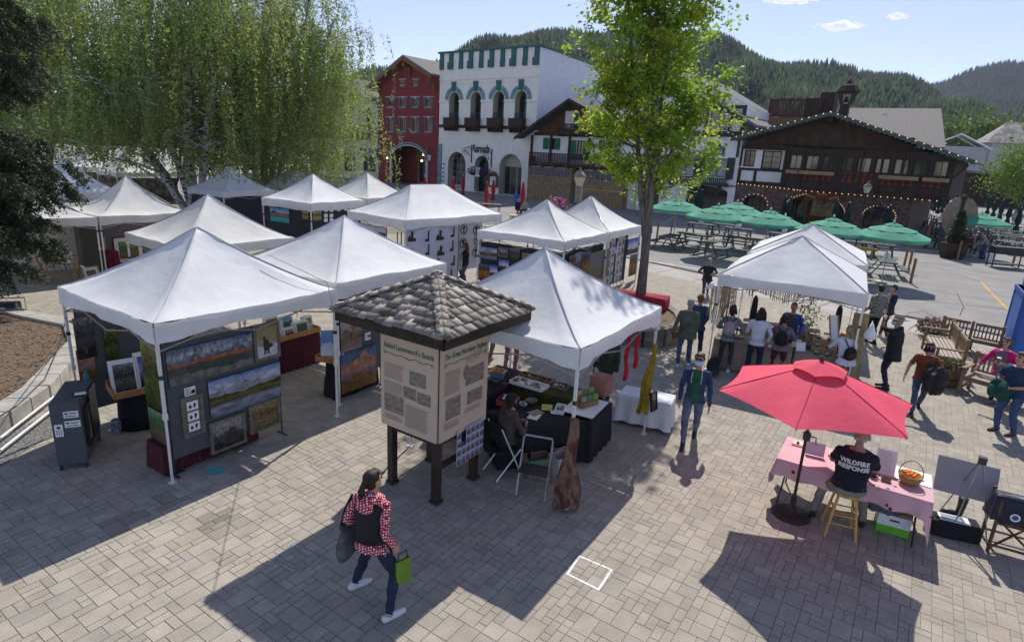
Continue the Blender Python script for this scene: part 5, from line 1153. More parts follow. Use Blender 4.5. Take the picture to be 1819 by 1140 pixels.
pic_on(1,1,1.26,(182,584),(212,640),'dark golden forest photo inside the nearest tent behind the print bin',a_can(),group=PG,name='wall_photograph')
picture('dark framed autumn photo inside the nearest tent beside the print bin',TW(1,.1,1.25,1.5),TT[1][2],.6,.8,a_brown(),frame=m_fgrey,group=PG)
cbn=E('carpeted_cabinet','grey carpeted cabinet with white notices standing before the left tent corner','cabinet',G(150,815),0)
q0=G(158,830);q1=G(105,837);q2=G(197,783); xa=(q0-q1); ang=math.atan2(xa.y,xa.x); Lx=xa.length; Ly=(q2-q0).length; cbn.location=q1; cbn.rotation_euler.z=ang
b=MB(); b.box(0,Lx,0,.95,.09,1.06); b.build('cabinet_body',m_carpet,cbn,bev=.006)
for x in(.03,Lx-.03):
 for y in(.03,.92): b=MB(); b.box(x-.02,x+.02,y-.02,y+.02,0,.09); b.build('foot',m_legd,cbn)
def card(par,x0,x1,z0,z1,y=-.006,side=False,lines=2,sil=False):
 b=MB(); b.box(x0,x1,y,y+.004,z0,z1); o=b.build('notice',m_paper,par); b=MB(); w_=x1-x0
 if sil:
  for k in range(3): b.box(x0+w_*(.2+.25*k),x0+w_*(.28+.25*k),y-.0015,y-.0005,z0+(z1-z0)*.15,z0+(z1-z0)*.55)
  b.box(x0+w_*.3,x0+w_*.7,y-.0015,y-.0005,z0+(z1-z0)*.65,z0+(z1-z0)*.85)
 else:
  b.box(x0+w_*.08,x0+w_*.3,y-.0015,y-.0005,z0+(z1-z0)*.55,z0+(z1-z0)*.8); b.box(x0+w_*.38,x0+w_*.9,y-.0015,y-.0005,z0+(z1-z0)*.6,z0+(z1-z0)*.75); b.box(x0+w_*.1,x0+w_*.85,y-.0015,y-.0005,z0+(z1-z0)*.2,z0+(z1-z0)*.33)
 b.build('notice_print',m_ink,o)
card(cbn,.16,.34,.83,.93); card(cbn,.16,.35,.68,.78); card(cbn,.03,.13,.55,.74,sil=True)
picture('tall pale canyon photo leaning on the side of the grey cabinet',q1+(Matrix.Rotation(ang,3,'Z')@Vector((Lx+.02,.62,.68))),ang+R(90),.42,.75,a_grey(),group=PG,name='wall_photograph')
picture('dark narrow frame of three small pictures on the side of the grey cabinet',q1+(Matrix.Rotation(ang,3,'Z')@Vector((Lx+.02,.22,.62))),ang+R(90),.24,.62,a_snow(),frame=m_fblk,group=PG)
b=MB(); b.box(-.11,.11,-.08,.08,0,.012); b.box(-.07,.07,-.05,.05,.0125,.016,1); simple('card_reader','black tablet with white card lying on the grey cabinet','tablet',b,[m_legd,m_paper],q1+(Matrix.Rotation(ang,3,'Z')@Vector((.33,.3,1.062))),ang+.2)
b=MB(); b.lathe([(.03,0),(.035,.02),(.035,.11),(.02,.14),(.02,.19)],n=10); simple('spray_bottle','small teal bottle standing at the back of the grey cabinet','bottle',b,mat('teal_plastic',(.02,.16,.18),.3),q1+(Matrix.Rotation(ang,3,'Z')@Vector((Lx-.06,.85,1.06))))
def bin_(label,c,rz,cols,n=7):
 t=E('print_bin',label,'print bin',(c.x,c.y,0),rz,'wooden print bins on cloth bases')
 b=MB(); b.lathe([(.36,0.01),(.35,.3),(.33,.66)],n=20,sx=1,sy=.8); b.build('cloth_base',m_black,t,True)
 b=MB(); L=.42;W=.3
 b.box(-L,L,-W,-W+.02,.66,.76); b.box(-L,L,W-.02,W,.66,.82); b.box(-L,-L+.02,-W+.02,W-.02,.66,.78); b.box(L-.02,L,-W+.02,W-.02,.66,.78); b.box(-L+.02,L-.02,-W+.02,W-.02,.66,.68); b.build('wooden_tray',m_wood_o,t)
 return t
def stack(par_c,rz,offs,label,am,w_,h_,n,group='matted prints in the wooden bins'):
 b=MB();
 for k in range(n): y=k*.022; h2=h_*(.94+.06*((k*7)%3)/2); b.box(-w_/2,w_/2,y,y+.016,0,h2)
 a=w_/2-.03
 t=tag(b.build('matted_print_stack',m_paper,None,loc=par_c,rz=rz),label,'prints',group); t.rotation_euler.x=-.22
 b=MB(); b.quad((-a,-.002,.03),(a,-.002,.03),(a,-.002,h_*.94-.03),(-a,-.002,h_*.94-.03)); b.build('print',am,t); return t
c=G(235,752); c=TW(1,-.85,.75); bn=bin_('orange wood print bin on black cloth inside the nearest tent',c,TT[1][2]+R(8),0)
rzb=TT[1][2]+R(8)-R(30)
bn.rotation_euler.z=rzb+R(10)
for k,(dx,dy,hh,nn,am) in enumerate([(-.2,-.15,.55,9,a_rock()),(.17,-.13,.62,8,a_blue())]):
 o=Matrix.Rotation(bn.rotation_euler.z,3,'Z')@Vector((dx,dy,.69)); stack(c+o,bn.rotation_euler.z,0,['thick stack of matted prints at the left of the orange bin','tall waterfall print at the right of the orange bin'][k],am,.36,hh,nn)
b=MB(); b.lathe([(.07,0),(.08,.02),(.08,.2),(.06,.24)],n=12); simple('paint_can','blue and white can on the paving beside the black print bin base','can',b,mat('blue_can',(.05,.1,.16),.4,.5,30,col2=(.3,.32,.34)),G(208,768))
s0=G(500,666); s1=G(571,643); dirv=(s1-s0).normalized(); rz=math.atan2(dirv.y,dirv.x); nrm=Vector((-dirv.y,dirv.x,0)); L=(s1-s0).length+.9; cc=s0+dirv*((s1-s0).length-L/2)+nrm*.3
b=MB(); clothmesh(b,L,.55,.76,.03,0,.03,14); simple('maroon_skirted_stand','long print shelf with maroon pleated skirt between the two left tents','stand',b,m_maroon,(cc.x,cc.y,0),rz,smooth=True)
b=MB(); b.box(-L/2,L/2,-.32,-.29,.74,.84); b.box(-L/2,L/2,.27,.3,.74,.88); b.box(L/2-.03,L/2,-.29,.27,.74,.86); b.box(-L/2,L/2-.03,-.29,.27,.762,.78); simple('wooden_tray','orange wood tray along the top of the maroon skirted shelf','tray',b,m_wood_o,(cc.x,cc.y,0),rz)
arts_=[a_blue(),a_pink(),a_green(),a_brown(),a_teal(),a_snow(),a_rock()]
for k,(dx,dy,hh,w_,nn) in enumerate([(.42-.5,-.22,.16,.26,4),(.74-.5,-.22,.19,.28,5),(1.1-.5,-.2,.26,.34,7),(.55-.5,.05,.42,.34,4),(.95-.5,.08,.36,.3,5),(1.42-.5-.05,-.1,.3,.22,6)]):
 o=Matrix.Rotation(rz,3,'Z')@Vector((dx,dy,.785)); stack(cc+o,rz,0,['small red-lettered print at the near left of the long shelf','small pale green print second on the long shelf','thick framed stack with a brown animal print on the long shelf','tall blue print standing at the back left of the long shelf','back row print in the middle of the long shelf','narrow green print at the right end of the long shelf'][k],arts_[k],w_,hh,nn)
c=TW(2,-1.55,-.62); c=G(592,700)+Vector((.12,.25,0)); bn=bin_('orange wood print bin behind the shared leg of the two left tents',c,TT[2][2]+R(0),0); bn.rotation_euler.z=TT[2][2]-R(90)+R(20)
o=Matrix.Rotation(bn.rotation_euler.z,3,'Z')@Vector((0,0,.7)); stack(c+o,bn.rotation_euler.z,0,'white matted prints in the bin behind the shared leg',a_snow(),.34,.36,8)
picture('blue and white text print tilted above the far bin beside the shared leg',G(582,640,.9)+Vector((.0,.3,.25)),TT[2][2]-R(40),.42,.5,A('blue_letters',[(0,(.5,.52,.55)),(.45,(.45,.5,.6)),(.5,(.1,.2,.42)),(1,(.2,.32,.55))],.9,4,4,.1,20),tilt=-.5,name='wall_photograph',group=PG)
# ---------------- T2 front wall with prints
pA=PLN(2,601,700,1,-1.36); pB=PLN(2,676,680,1,-1.36)
disp('grey carpeted wall right of the shared tent leg, behind the kiosk',2,pA.x,pB.x+.02,-1.35,-1.29,.42,2.05)
b=MB(); clothmesh(b,pB.x-pA.x,.3,.42,.03,0,.03,8); simple('black_skirt','black cloth skirt below the wall right of the shared tent leg','cloth',b,m_black,TW(2,(pA.x+pB.x)/2,-1.12),TT[2][2])
t=pic_on(2,1,-1.37,(603,560),(642,616),'bare tree on a pale dune, upper print right of the shared leg',a_dune(),group=PG,name='wall_photograph')
b=MB(); rd=random.Random(4)
def twig(p,a,L,w,n):
 q=(p[0]+L*math.cos(a),p[1]+L*math.sin(a)); b.bar((p[0],-.02,p[1]),(q[0],-.02,q[1]),w,.002)
 if n: [twig(q,a+rd.uniform(-.75,.75),L*rd.uniform(.6,.85),w*.65,n-1) for _ in range(3)]
twig((0,-.18),1.6,.13,.016,4); twig((.02,-.17),.3,.1,.01,2); b.build('bare_tree_figure',m_ink,t)
pic_on(2,1,-1.37,(603.5,629),(668,677),'sunrise mountain range above a barn, lower print right of the shared leg',a_teton(),group=PG,name='wall_photograph')
label_on(2,1,-1.365,(648,592),(658,602),'small white notice card right of the bare tree print')
picture('narrow golden forest print at the right end behind the kiosk post',TW(2,pB.x+.2,-1.25,1.1),TT[2][2],.26,1.5,a_gold(),group=PG,name='wall_photograph')
picture('small blue print high up behind the kiosk roof edge',TW(2,pB.x+.15,-.9,1.85),TT[2][2],.4,.4,a_blue(),group=PG,name='wall_photograph')
# ---------------- T4/T5 watercolours and table
WG='framed watercolours under the crinkled off-white tent'
disp('taupe wall at the left side of the watercolour tent',4,-1.42,-1.36,-1.2,1.4,.05,2.0,m=mat('taupe_cloth',(.09,.075,.06),.9,.15,6))
disp('grey wall across the back of the watercolour tent',4,-1.3,1.45,.9,.96,.05,2.0,m=mat('mauve_grey_cloth',(.13,.115,.125),.9,.12,6))
for (TL,BR,am,fr,lab) in [((142,420),(166,437),a_green(),m_fgold,'gold framed landscape, topmost left on the grey wall of the watercolour tent'),((168,421),(190,455),a_can(),m_fgold,'gold framed tall landscape just behind the corner leg of the watercolour tent'),((153,440),(170,460),a_brown(),m_fgold,'small gold framed sketch below the topmost landscape')]:
 pic_on(4,1,.88,TL,BR,lab,am,frame=fr,fw2=.035,mat_w=.09,group=WG)
pic_on(4,1,.88,(199,422),(257,464),'large white framed green meadow watercolour at the right of the tent',a_green(),frame=m_fblk,fw2=.03,mat_w=.14,group=WG)
pic_on(4,1,.2,(171,458),(190,486),'white mounted drawing leaning by the corner leg on the ground',a_grey(),frame=m_fwhite,fw2=.03,mat_w=.08,group=WG)
picture('small gold framed picture propped low on the paving',G(155,492,.2)+Vector((0,.2,.1)),TT[4][2]+R(10),.5,.4,a_brown(),frame=m_fgold,fw2=.04,mat_w=.06,tilt=-.4,group=WG)
b=MB(); clothmesh(b,.5,.4,.6,.03,0,.04,8); simple('tablecloth','dark red cloth over a small table in the watercolour tent','tablecloth',b,mat('dark_red_cloth',(.16,.015,.03),.9,.3,9),TW(4,-.7,.5),TT[4][2],smooth=True)
disp('white cloth wall behind the small print table',5,-1.2,1.5,.9,.95,.0,2.0,m=m_canvas_w)
tb=E('folding_rack','wooden folding rack of prints beside the spruce bough','rack',G(107,500),R(10),None)
b=MB();
for s in(-.5,.5):
 b2=MB(); b2.bar((s,-.25,0),(s,.2,.85),.04); b2.bar((s,.25,0),(s,-.2,.85),.04); b2.build('leg',m_wood_o,tb)
b2=MB(); b2.bar((-.5,-.2,.85),(.5,-.2,.85),.04); b2.bar((-.5,.2,.85),(.5,.2,.85),.04); b2.bar((-.5,-.22,.15),(.5,-.22,.15),.03); b2.bar((-.18,-.2,.85),(-.2,-.3,.35),.03); b2.bar((.18,-.2,.85),(.2,-.3,.35),.03); b2.build('rail',m_wood_o,tb)
b2=MB(); b2.box(-.45,.45,-.18,.18,.6,.62); b2.build('tray',m_wood_o,tb)
stack(G(107,500)+Vector((0,-.1,.63)),R(10),0,'white matted prints standing in the folding rack by the spruce',a_grey(),.8,.4,8)
# ---------------- T13 dark walls with turquoise paintings
m_dark=mat('charcoal_wall',(.03,.032,.04),.9,.15,5)
disp('charcoal wall on the left front of the turquoise painting tent',13,-1.45,-1.4,-1.4,1.4,.05,2.15,m=m_dark,feet=False)
disp('charcoal wall on the right front of the turquoise painting tent',13,-1.38,1.4,-1.45,-1.4,.05,2.1,m=m_dark,feet=False)
TG2='bright lake paintings on charcoal walls'
pic_on(13,0,-1.47,(480,368),(515,397),'turquoise lake painting with red cliffs on the left charcoal wall',a_teal(),group=TG2,name='canvas_painting')
pic_on(13,1,-1.47,(555,372),(571,392),'yellow and teal painting just right of the corner leg',a_yel(),group=TG2,name='canvas_painting')
pic_on(13,0,-1.47,(537,372),(549,391),'yellow and dark painting just left of the corner leg',a_yel(),group=TG2,name='canvas_painting')
for k,(x,y) in enumerate([(575,370),(585,370),(575,380),(585,380),(575,362+26),(585,388),(598,369),(611,368),(620,366)]):
 pic_on(13,1,-1.47,(x,y),(x+6.5,y+6),'small white card on the right charcoal wall, '+['upper left of the square cluster','upper right of the square cluster','middle left of the cluster','middle right of the cluster','bottom left of the cluster','bottom right of the cluster','alone right of the cluster','second last towards the right end','at the far right end'][k],m_paper,group='small white cards on the right charcoal wall',name='white_card')
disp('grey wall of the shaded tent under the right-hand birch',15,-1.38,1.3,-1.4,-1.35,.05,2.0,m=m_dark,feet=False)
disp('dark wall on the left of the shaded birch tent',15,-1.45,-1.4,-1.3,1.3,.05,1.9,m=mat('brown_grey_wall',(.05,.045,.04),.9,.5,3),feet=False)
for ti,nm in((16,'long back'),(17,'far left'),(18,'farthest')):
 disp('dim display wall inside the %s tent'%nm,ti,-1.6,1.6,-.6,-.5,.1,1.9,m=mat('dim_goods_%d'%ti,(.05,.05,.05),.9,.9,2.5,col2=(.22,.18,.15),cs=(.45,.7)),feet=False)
# ---------------- T7: cut-metal art banner
m_ban=mat('lilac_white_banner',(.5,.5,.6),.7,.06,2)
def banner(label,i,axis,off,x0,x1,z0,z1,shapes,seed):
 t=E('metal_art_banner',label,'banner',TW(i,*( ((x0+x1)/2,off) if axis==1 else (off,(x0+x1)/2))),TT[i][2] if axis==1 else TT[i][2]-R(90),'white banners with cut-metal art')
 a=abs(x1-x0)/2; b=MB(); b.box(-a,a,-.01,.01,z0,z1); b.build('banner_cloth',m_ban,t)
 b=MB(); b.tube([(-a,0,z1),(a,0,z1)],.015,6); b.tube([(a,0,.0),(a,0,z1)],.02,6); b.build('rail',m_legd,t); rd=random.Random(seed)
 for k in range(shapes):
  nx=max(1,int(round(a*2/.62))); X=-a+ (k%nx+.5)*2*a/nx+rd.uniform(-.08,.08); Z=z1-.3-(k//nx)*.47+rd.uniform(-.06,.06); kd=(k*3+seed)%6; b=MB(); s=.17
  if Z<z0+.15: continue
  if kd in(0,3):
   n=16
   for j in range(n): A0=j*2*math.pi/n;A1=(j+1)*2*math.pi/n; b.bar((X+s*math.cos(A0),-.025,Z+s*1.1*math.sin(A0)),(X+s*math.cos(A1),-.025,Z+s*1.1*math.sin(A1)),.035,.008)
   b.prism([(X-.03,Z-.15),(X+.03,Z-.15),(X+.02,Z+.02),(X+.1,Z+.08),(X,Z+.14),(X-.1,Z+.07),(X-.02,Z)],-.03,-.02)
  elif kd==1:
   b.box(X-s,X+s,-.03,-.02,Z-.17,Z-.07); b.prism([(X-.03,Z-.08),(X+.06,Z-.08),(X+.05,Z+.05),(X+.1,Z+.13),(X+.04,Z+.1),(X+.02,Z+.17),(X-.03,Z+.17),(X-.04,Z+.05)],-.03,-.02); b.prism([(X-s,Z-.07),(X-.1,Z+.04),(X-.04,Z-.07)],-.03,-.02)
  elif kd==2:
   b.box(X-s,X+s,-.03,-.02,Z-.03,Z+.02); [b.box(X-s+j*.075,X-s+j*.075+.04,-.03,-.02,Z-.06,Z+.1) for j in range(5)]
  elif kd==4:
   b.prism([(X,Z+.2),(X+.05,Z+.2),(X+.05,Z-.15),(X-.12,Z-.15),(X-.12,Z-.08),(X,Z-.06)],-.03,-.02)
  else: b.prism([(X-s,Z-.08),(X-s*.5,Z+.05),(X-.02,Z-.02),(X+.05,Z+.15),(X+s*.8,Z+.06),(X+s,Z-.1),(X+.1,Z-.04),(X,Z-.14)],-.03,-.02)
  b.build('cut_metal_figure',m_ink,t)
banner('wide white banner of black cut-metal signs facing the kiosk',7,1,-1.42,-2.2,.15,.35,2.35,16,1)
banner('white banner of cut-metal signs at the right half of the long tent',7,1,-.6,.3,2.2,.5,2.3,12,3)
banner('white banner of cut-metal signs on the left end of the long tent',7,0,-2.0,-.2,1.4,.4,2.2,10,2)
b=MB(); [b.tube([(x,0,0),(x,0,2.2)],.02,6) for x in(-.12,0,.14)]; simple('rack_posts','black upright display posts at the front corner of the long tent','rack',b,m_legd,TW(7,-2.2,-1.2))
# ---------------- T8 / T9 photo panels
disp('dark wall along the left front of the vented tent',8,-1.44,-1.38,-1.45,1.45,.15,2.1,m=m_dark)
disp('dark wall along the right front of the vented tent',8,-1.4,1.45,-1.44,-1.38,.15,2.1,m=m_dark)
AG='scenic photographs on the vented tent walls'
for TL,BR,am,fr,lab in [((853,437),(883,463),a_lake(),None,'orange mountain lake photo, top left on the vented tent'),((886,438),(903,458),a_pink(),m_fgrey,'framed pink dusk photo, second along the top'),((906,440),(923,466),a_rock(),None,'dark waterfall photo, third along the top'),((928,448),(952,462),a_yel(),None,'golden shore photo half behind the front tent peak'),((851,468),(870,500),a_gold(),None,'glowing orange aspens, lower left on the vented tent'),((871,470),(884,492),a_blue(),None,'pale cliff photo beside the orange aspens'),((887,460),(904,480),a_blue(),None,'blue glacier photo in the lower row')]:
 pic_on(8,0,-1.46,TL,BR,lab,am,frame=fr,group=AG,name='scenic_photo')
for k,(x0,x1,y0,y1,am,lab) in enumerate([(1010,1021,455,482,a_gold(),'orange canyon photo beside the right leg'),(1021,1031,450,486,a_grey(),'grey waterfall photo, second right of the leg'),(1032,1045,449,492,a_gold(),'golden cliff photo, third right of the leg'),(1047,1060,450,494,a_flow(),'red wildflower photo, fourth right of the leg'),(1061,1078,446,490,a_flow(),'purple lupine photo, fifth right of the leg')]):
 pic_on(8,1,-1.46,(x0,y0),(x1,y1),lab+' on the vented tent',am,group=AG,name='scenic_photo')
pic_on(8,1,-1.46,(1058,497),(1072,512),'pale lilac photo low on the vented tent wall',a_pink(),group=AG,name='scenic_photo')
disp('dark wall along the front of the tent beside the maple',9,-.5,1.45,-1.05,-1.0,.15,2.1,m=m_dark)
BG='photographs on the wall and racks beside the maple'
for x0,x1,y0,y1,am,lab in [(1082,1096,440,455,a_blue(),'blue lake photo at the top left'),(1116,1132,425,448,a_blue(),'lilac peak photo with golden sky at the top right'),(1120,1130,453,486,a_gold(),'tall golden canyon photo at the right edge')]:
 pic_on(9,1,-1.08,(x0,y0),(x1,y1),lab+' of the wall beside the maple',am,group=BG,name='scenic_photo')
for rx,(pxc,nm) in enumerate([(1088,'left'),(1112,'right')]):
 rk=E('print_rack','tall white wire rack of prints, %s one beside the maple'%nm,'rack',TW(9,-1.0+rx*.85,-1.42),TT[9][2],'white wire print racks')
 for x in(-.3,0,.3): b=MB(); b.tube([(x,0,0),(x,0,1.9)],.014,6); b.build('upright',m_legw,rk)
 for r in range(5):
  for cc_ in range(2):
   z=.35+r*.34; x=-.15+cc_*.3; b=MB(); b.box(x-.13,x+.13,-.03,-.02,z,z+.3); bb_=b.build('mounted_print',m_paper,rk); b=MB(); b.quad((x-.11,-.033,z+.02),(x+.11,-.033,z+.02),(x+.11,-.033,z+.28),(x-.11,-.033,z+.28)); b.build('print',[a_gold(),a_blue(),a_rock(),a_pink(),a_flow(),a_lake()][(r*2+cc_+rx)%6],bb_)
b=MB(); clothmesh(b,1.7,.7,.8,.02,0,.03,6); c=G(1140,553); simple('covered_crate','low stack covered with a bright red cloth behind the maple trunk','crate',b,mat('bright_red_cloth',(.3,.02,.04),.85,.15,4),(3.95,18.4,0),R(-25),smooth=True)
b=MB(); b.box(-.8,.8,-.02,.02,0,.5); b.box(-.85,.85,-.04,.04,.5,.55); simple('pale_board','pale board leaning before the red covered crate','board',b,mat('tan_board',(.35,.3,.22),.8,.1),(3.6,17.85,0),R(-25))
# ---------------- stone planters
m_block=mat('rough_retaining_block',(.2,.18,.15),.95,.3,3,.8,14,det=8); m_chip=mat('bark_chip',(.15,.105,.07),1,.4,18,.8,60,det=9,cs=(.3,.7))
def blockwall(name,label,pts,h,m=m_block,wd=.28,bl=.38,courses=2,cap=False,closed=False,fill=None,cat='planter'):
 t=E(name,label,cat,(0,0,0)); V=[];F=[];C=[]; b=MB()
 P=[Vector((p[0],p[1],0)) for p in pts]
 if closed:P.append(P[0])
 seg=[];acc=0
 for r in range(courses):
  off=bl/2*(r%2)
  for a,c in zip(P,P[1:]):
   L=(c-a).length; d=(c-a)/L; n=Vector((-d.y,d.x,0)); k=max(1,round(L/bl))
   for j in range(k):
    p=a+d*(L*j/k+.006); q=a+d*(L*(j+1)/k-.006); z0=h*r/courses+.004; z1=h*(r+1)/courses; g=rnd.uniform(-.012,.012)
    b.add([p+n*(-wd/2+g)+Vector((0,0,z0)),q+n*(-wd/2+g)+Vector((0,0,z0)),q+n*(wd/2)+Vector((0,0,z0)),p+n*(wd/2)+Vector((0,0,z0)),p+n*(-wd/2+g+.01)+Vector((0,0,z1)),q+n*(-wd/2+g+.01)+Vector((0,0,z1)),q+n*(wd/2)+Vector((0,0,z1)),p+n*(wd/2)+Vector((0,0,z1))],[(0,3,2,1),(4,5,6,7),(0,1,5,4),(1,2,6,5),(2,3,7,6),(3,0,4,7)])
 b.build('block_wall',m,t,bev=.012)
 if fill:
  b=MB(); b.add([(x,y,h-.07) for x,y in fill],[tuple(range(len(fill)))]); o=b.build('mulch_bed',m_chip,t)
 return t
n=16; ring=[(3.0+ (1.55)*math.cos(a*2*math.pi/n),16.6+1.75*math.sin(a*2*math.pi/n)) for a in range(n)]
ring=[(3.5+1.45*math.cos(a*2*math.pi/n),17.5+2.0*math.sin(a*2*math.pi/n)) for a in range(n)]
blockwall('stone_planter','round planter of stacked stone blocks at the foot of the maple',ring,.5,closed=True,fill=ring,courses=3)
lp=[(-14.2,15.3),(-11.9,14.35),(-10.6,13.9),(-9.6,12.7),(-9.0,11.2),(-8.55,10.1),(-8.35,9.0),(-8.3,7.8),(-8.6,6.4)]
blockwall('mulched_bed','mulched planting bed edged with pale concrete caps at the left edge',lp,.35,m=mat('pale_cap_stone',(.36,.34,.3),.95,.15,4,.4,30),wd=.42,bl=.6,courses=1,fill=lp+[(-20,6.4),(-20,15.3)])
b=MB(); rg=np.random.default_rng(3); V=[];F=[];C=[]
for k in range(5200):
 x=rg.uniform(-13.5,-8.4); y=rg.uniform(7.2,14.6)
 if not inpoly(x,y,lp+[(-20,6.4),(-20,15.3)]): continue
 a=rg.uniform(0,6.28); s=rg.uniform(.015,.045); w_=s*.35; z=.285+rg.uniform(0,.02); d=np.array([math.cos(a),math.sin(a),rg.uniform(-.4,.4)]); e=np.array([-math.sin(a),math.cos(a),rg.uniform(-.3,.3)]); p=np.array([x,y,z]); kk=len(V)
 V+=[p-d*s-e*w_,p+d*s-e*w_,p+d*s+e*w_,p-d*s+e*w_]; F.append((kk,kk+1,kk+2,kk+3)); g=rg.uniform(.5,1.5); C.append((.2*g,.14*g,.095*g))
npmesh('bark_mulch',np.array(V),np.array(F),attrmat('bark_chip_loose',1,0,1,.1,5),col=np.array(C),kind='stuff',label='loose bark mulch spread over the planting bed',cat='mulch')
b=MB(); b.tube([G(0,778,.1),G(95,705,.1)],.022,8); b.tube([G(0,800,.1),G(100,722,.1)],.022,8); simple('white_pipe_rail','pair of white pipes lying beside the planting bed','rail',b,m_legw,(0,0,0))
sheet('gravel_strip',[(-8.1,6.4),(-7.45,6.4),(-7.45,10.2),(-8.1,10.2)],.012,mat('grey_gravel',(.16,.155,.15),1,.5,40,.8,60,det=8,cs=(.4,.6)))
b=MB(); b.tube([TW(1,-1.5,1.45,1.9)]+[G(105,615,.4),G(80,672,.38),G(30,720,.37),G(0,738,.37)],.009,5); simple('power_cable','thin black cable running from the tent corner across the mulch','cable',b,m_legd,(0,0,0))
g=E('generator','black portable generator on the paving left of the planting bed','generator',G(12,568),R(20)); b=MB(); b.box(-.3,.3,-.22,.22,.05,.45); b.build('engine_body',m_legd,g,bev=.03); b=MB()
for s in(-.26,.26): b.tube([(-.36,s,.03),(-.36,s,.52),(.36,s,.52),(.36,s,.03),(-.36,s,.03)],.018,6)
b.build('tube_frame',m_grey_metal,g); b=MB(); b.box(-.2,.1,-.25,-.22,.15,.38); b.build('control_panel',m_paper,g)
# ---------------- T10 craft tables
m_purple=mat('deep_purple_cloth',(.022,.012,.024),.9,.3,9,.3,30); m_olive=mat('olive_cloth',(.05,.052,.012),.9,.3,9,.4,30)
p0=G(905,735,.75);p1=G(1010,765,.75)
table('front folding table of the craft tent beside the seated woman',TW(10,-.45,-.35),TT[10][2]+R(-55)+R(15),1.5,.7,cm=m_black,clab='black cloth over the front craft table by the seated woman')
rzF=TT[10][2]-R(40)
table('right end folding table of the craft tent behind the hanging scarf',TW(10,.32,-.82),TT[10][2]+R(5),.95,.62,cm=m_black,clab='black cloth over the right end craft table',z0=.03)
b=MB(); b.box(-.4,.42,-.28,.28,0,.006); simple('white_cloth','white cloth laid on the right end craft table','cloth',b,m_paper,TW(10,.36,-.8,.742),TT[10][2]+R(5))
table('rear left folding table of the craft tent under folded goods',TW(10,.15,1.15),TT[10][2]-R(0),1.9,.75,cm=m_purple,clab='deep purple cloth over the rear left craft table')
table('middle folding table of the craft tent with bead trays',TW(10,.75,.15),TT[10][2]-R(90),1.5,.6,cm=m_olive,clab='olive cloth over the middle craft table',drops=[.03,.25,.2,.25])
GG='small craft goods on the tables of the front right tent'
m_felt=[mat('felt_%d'%k,c,.9,.3,20,.4,60) for k,c in enumerate([(.09,.1,.06),(.2,.15,.09),(.32,.27,.2),(.05,.07,.12),(.3,.08,.08),(.12,.2,.12),(.45,.43,.4),(.25,.12,.04)])]
def heap(x,y,z,label,ks,sx,sy,n,seed,rot=0):
 """a small pile of folded pieces"""
 rd=random.Random(seed); b=MB()
 for k in range(n):
  zz=k*.022; w_=sx*rd.uniform(.75,1); d_=sy*rd.uniform(.75,1); a=rd.uniform(-.25,.25)
  T_=Matrix.Rotation(a,4,'Z'); b.box(-w_/2,w_/2,-d_/2,d_/2,zz,zz+.02,k%len(ks),T_)
 return simple('folded_pile',label,'folded cloth',b,[m_felt[q] for q in ks],TW(10,x,y,z),TT[10][2]+rot,GG,bev=.006)
heap(-.55,1.2,.745,'pile of green and tan folded cloth at the left of the rear craft table',[0,1,0,2],.3,.22,7,1)
heap(-.2,1.05,.745,'pile of brown cards in an orange box on the rear craft table',[7,7,2,1],.3,.2,5,2)
heap(.15,1.25,.745,'long low pile of tan pieces at the middle rear of the craft table',[2,1,6],.5,.25,4,3)
heap(.2,.95,.83,'navy patterned pouch pile on top of the rear craft goods',[3,6,3],.3,.2,4,4,.4)
heap(.6,1.2,.745,'mixed wool pieces at the right of the rear craft table',[6,7,1],.35,.3,5,5,.3)
def tray(x,y,z,label,m,L,W,h,items,seed,rot=0,im=None):
 t=E('goods_tray',label,'tray',TW(10,x,y,z),TT[10][2]+rot,GG); b=MB()
 b.box(-L/2,L/2,-W/2,W/2,0,.008); b.box(-L/2,L/2,-W/2,-W/2+.01,.008,h); b.box(-L/2,L/2,W/2-.01,W/2,.008,h); b.box(-L/2,-L/2+.01,-W/2+.01,W/2-.01,.008,h); b.box(L/2-.01,L/2,-W/2+.01,W/2-.01,.008,h); b.build('tray_box',m,t)
 rd=random.Random(seed); b=MB()
 for k in range(items): x_=rd.uniform(-L/2+.03,L/2-.03); y_=rd.uniform(-W/2+.03,W/2-.03); r_=rd.uniform(.012,.026); b.ell((x_,y_,.01+r_),(r_*1.4,r_,r_),k%3,n=7,m=5,rot=Matrix.Rotation(rd.uniform(0,3),3,'Z'))
 o=b.build('contents',im or [m_felt[6],m_felt[1],m_felt[7]],t); o['kind']='stuff'; return t
m_redbox=mat('dusty_red_box',(.28,.05,.05),.6,.1)
tray(-.38,.3,.745,'red cardboard box with a black tablet on top at the left of the craft tables',m_redbox,.34,.3,.09,2,1,R(10))
b=MB(); b.box(-.12,.12,-.09,.09,0,.02); b.box(-.1,.1,-.07,.07,.0205,.024,1); simple('tablet_case','black case with pale screen lying on the red box','tablet',b,[m_legd,m_paper],TW(10,-.38,.3,.836),TT[10][2]+R(20),GG)
b=MB(); b.lathe([(.028,0),(.038,.09),(.04,.095)],n=12); b.lathe([(.041,.095),(.041,.108),(.03,.112)],n=12); simple('paper_cup','white paper cup with a lid beside the seated woman','cup',b,m_paper,TW(10,-.6,.05,.745),0,GG)
b=MB(); b.lathe([(.06,0),(.1,.05),(.105,.055),(.09,.05),(.055,.012)],n=16); simple('glass_bowl','round grey bowl among the beads on the front craft table','bowl',b,mat('smoky_glass',(.15,.15,.14),.15,.2),TW(10,-.1,.0,.745),0,GG)
tray(-.3,.06,.745,'flat tray of silver and black findings on the front craft table',m_legd,.26,.18,.02,26,3,.3,[m_grey_metal,m_felt[6],m_legd])
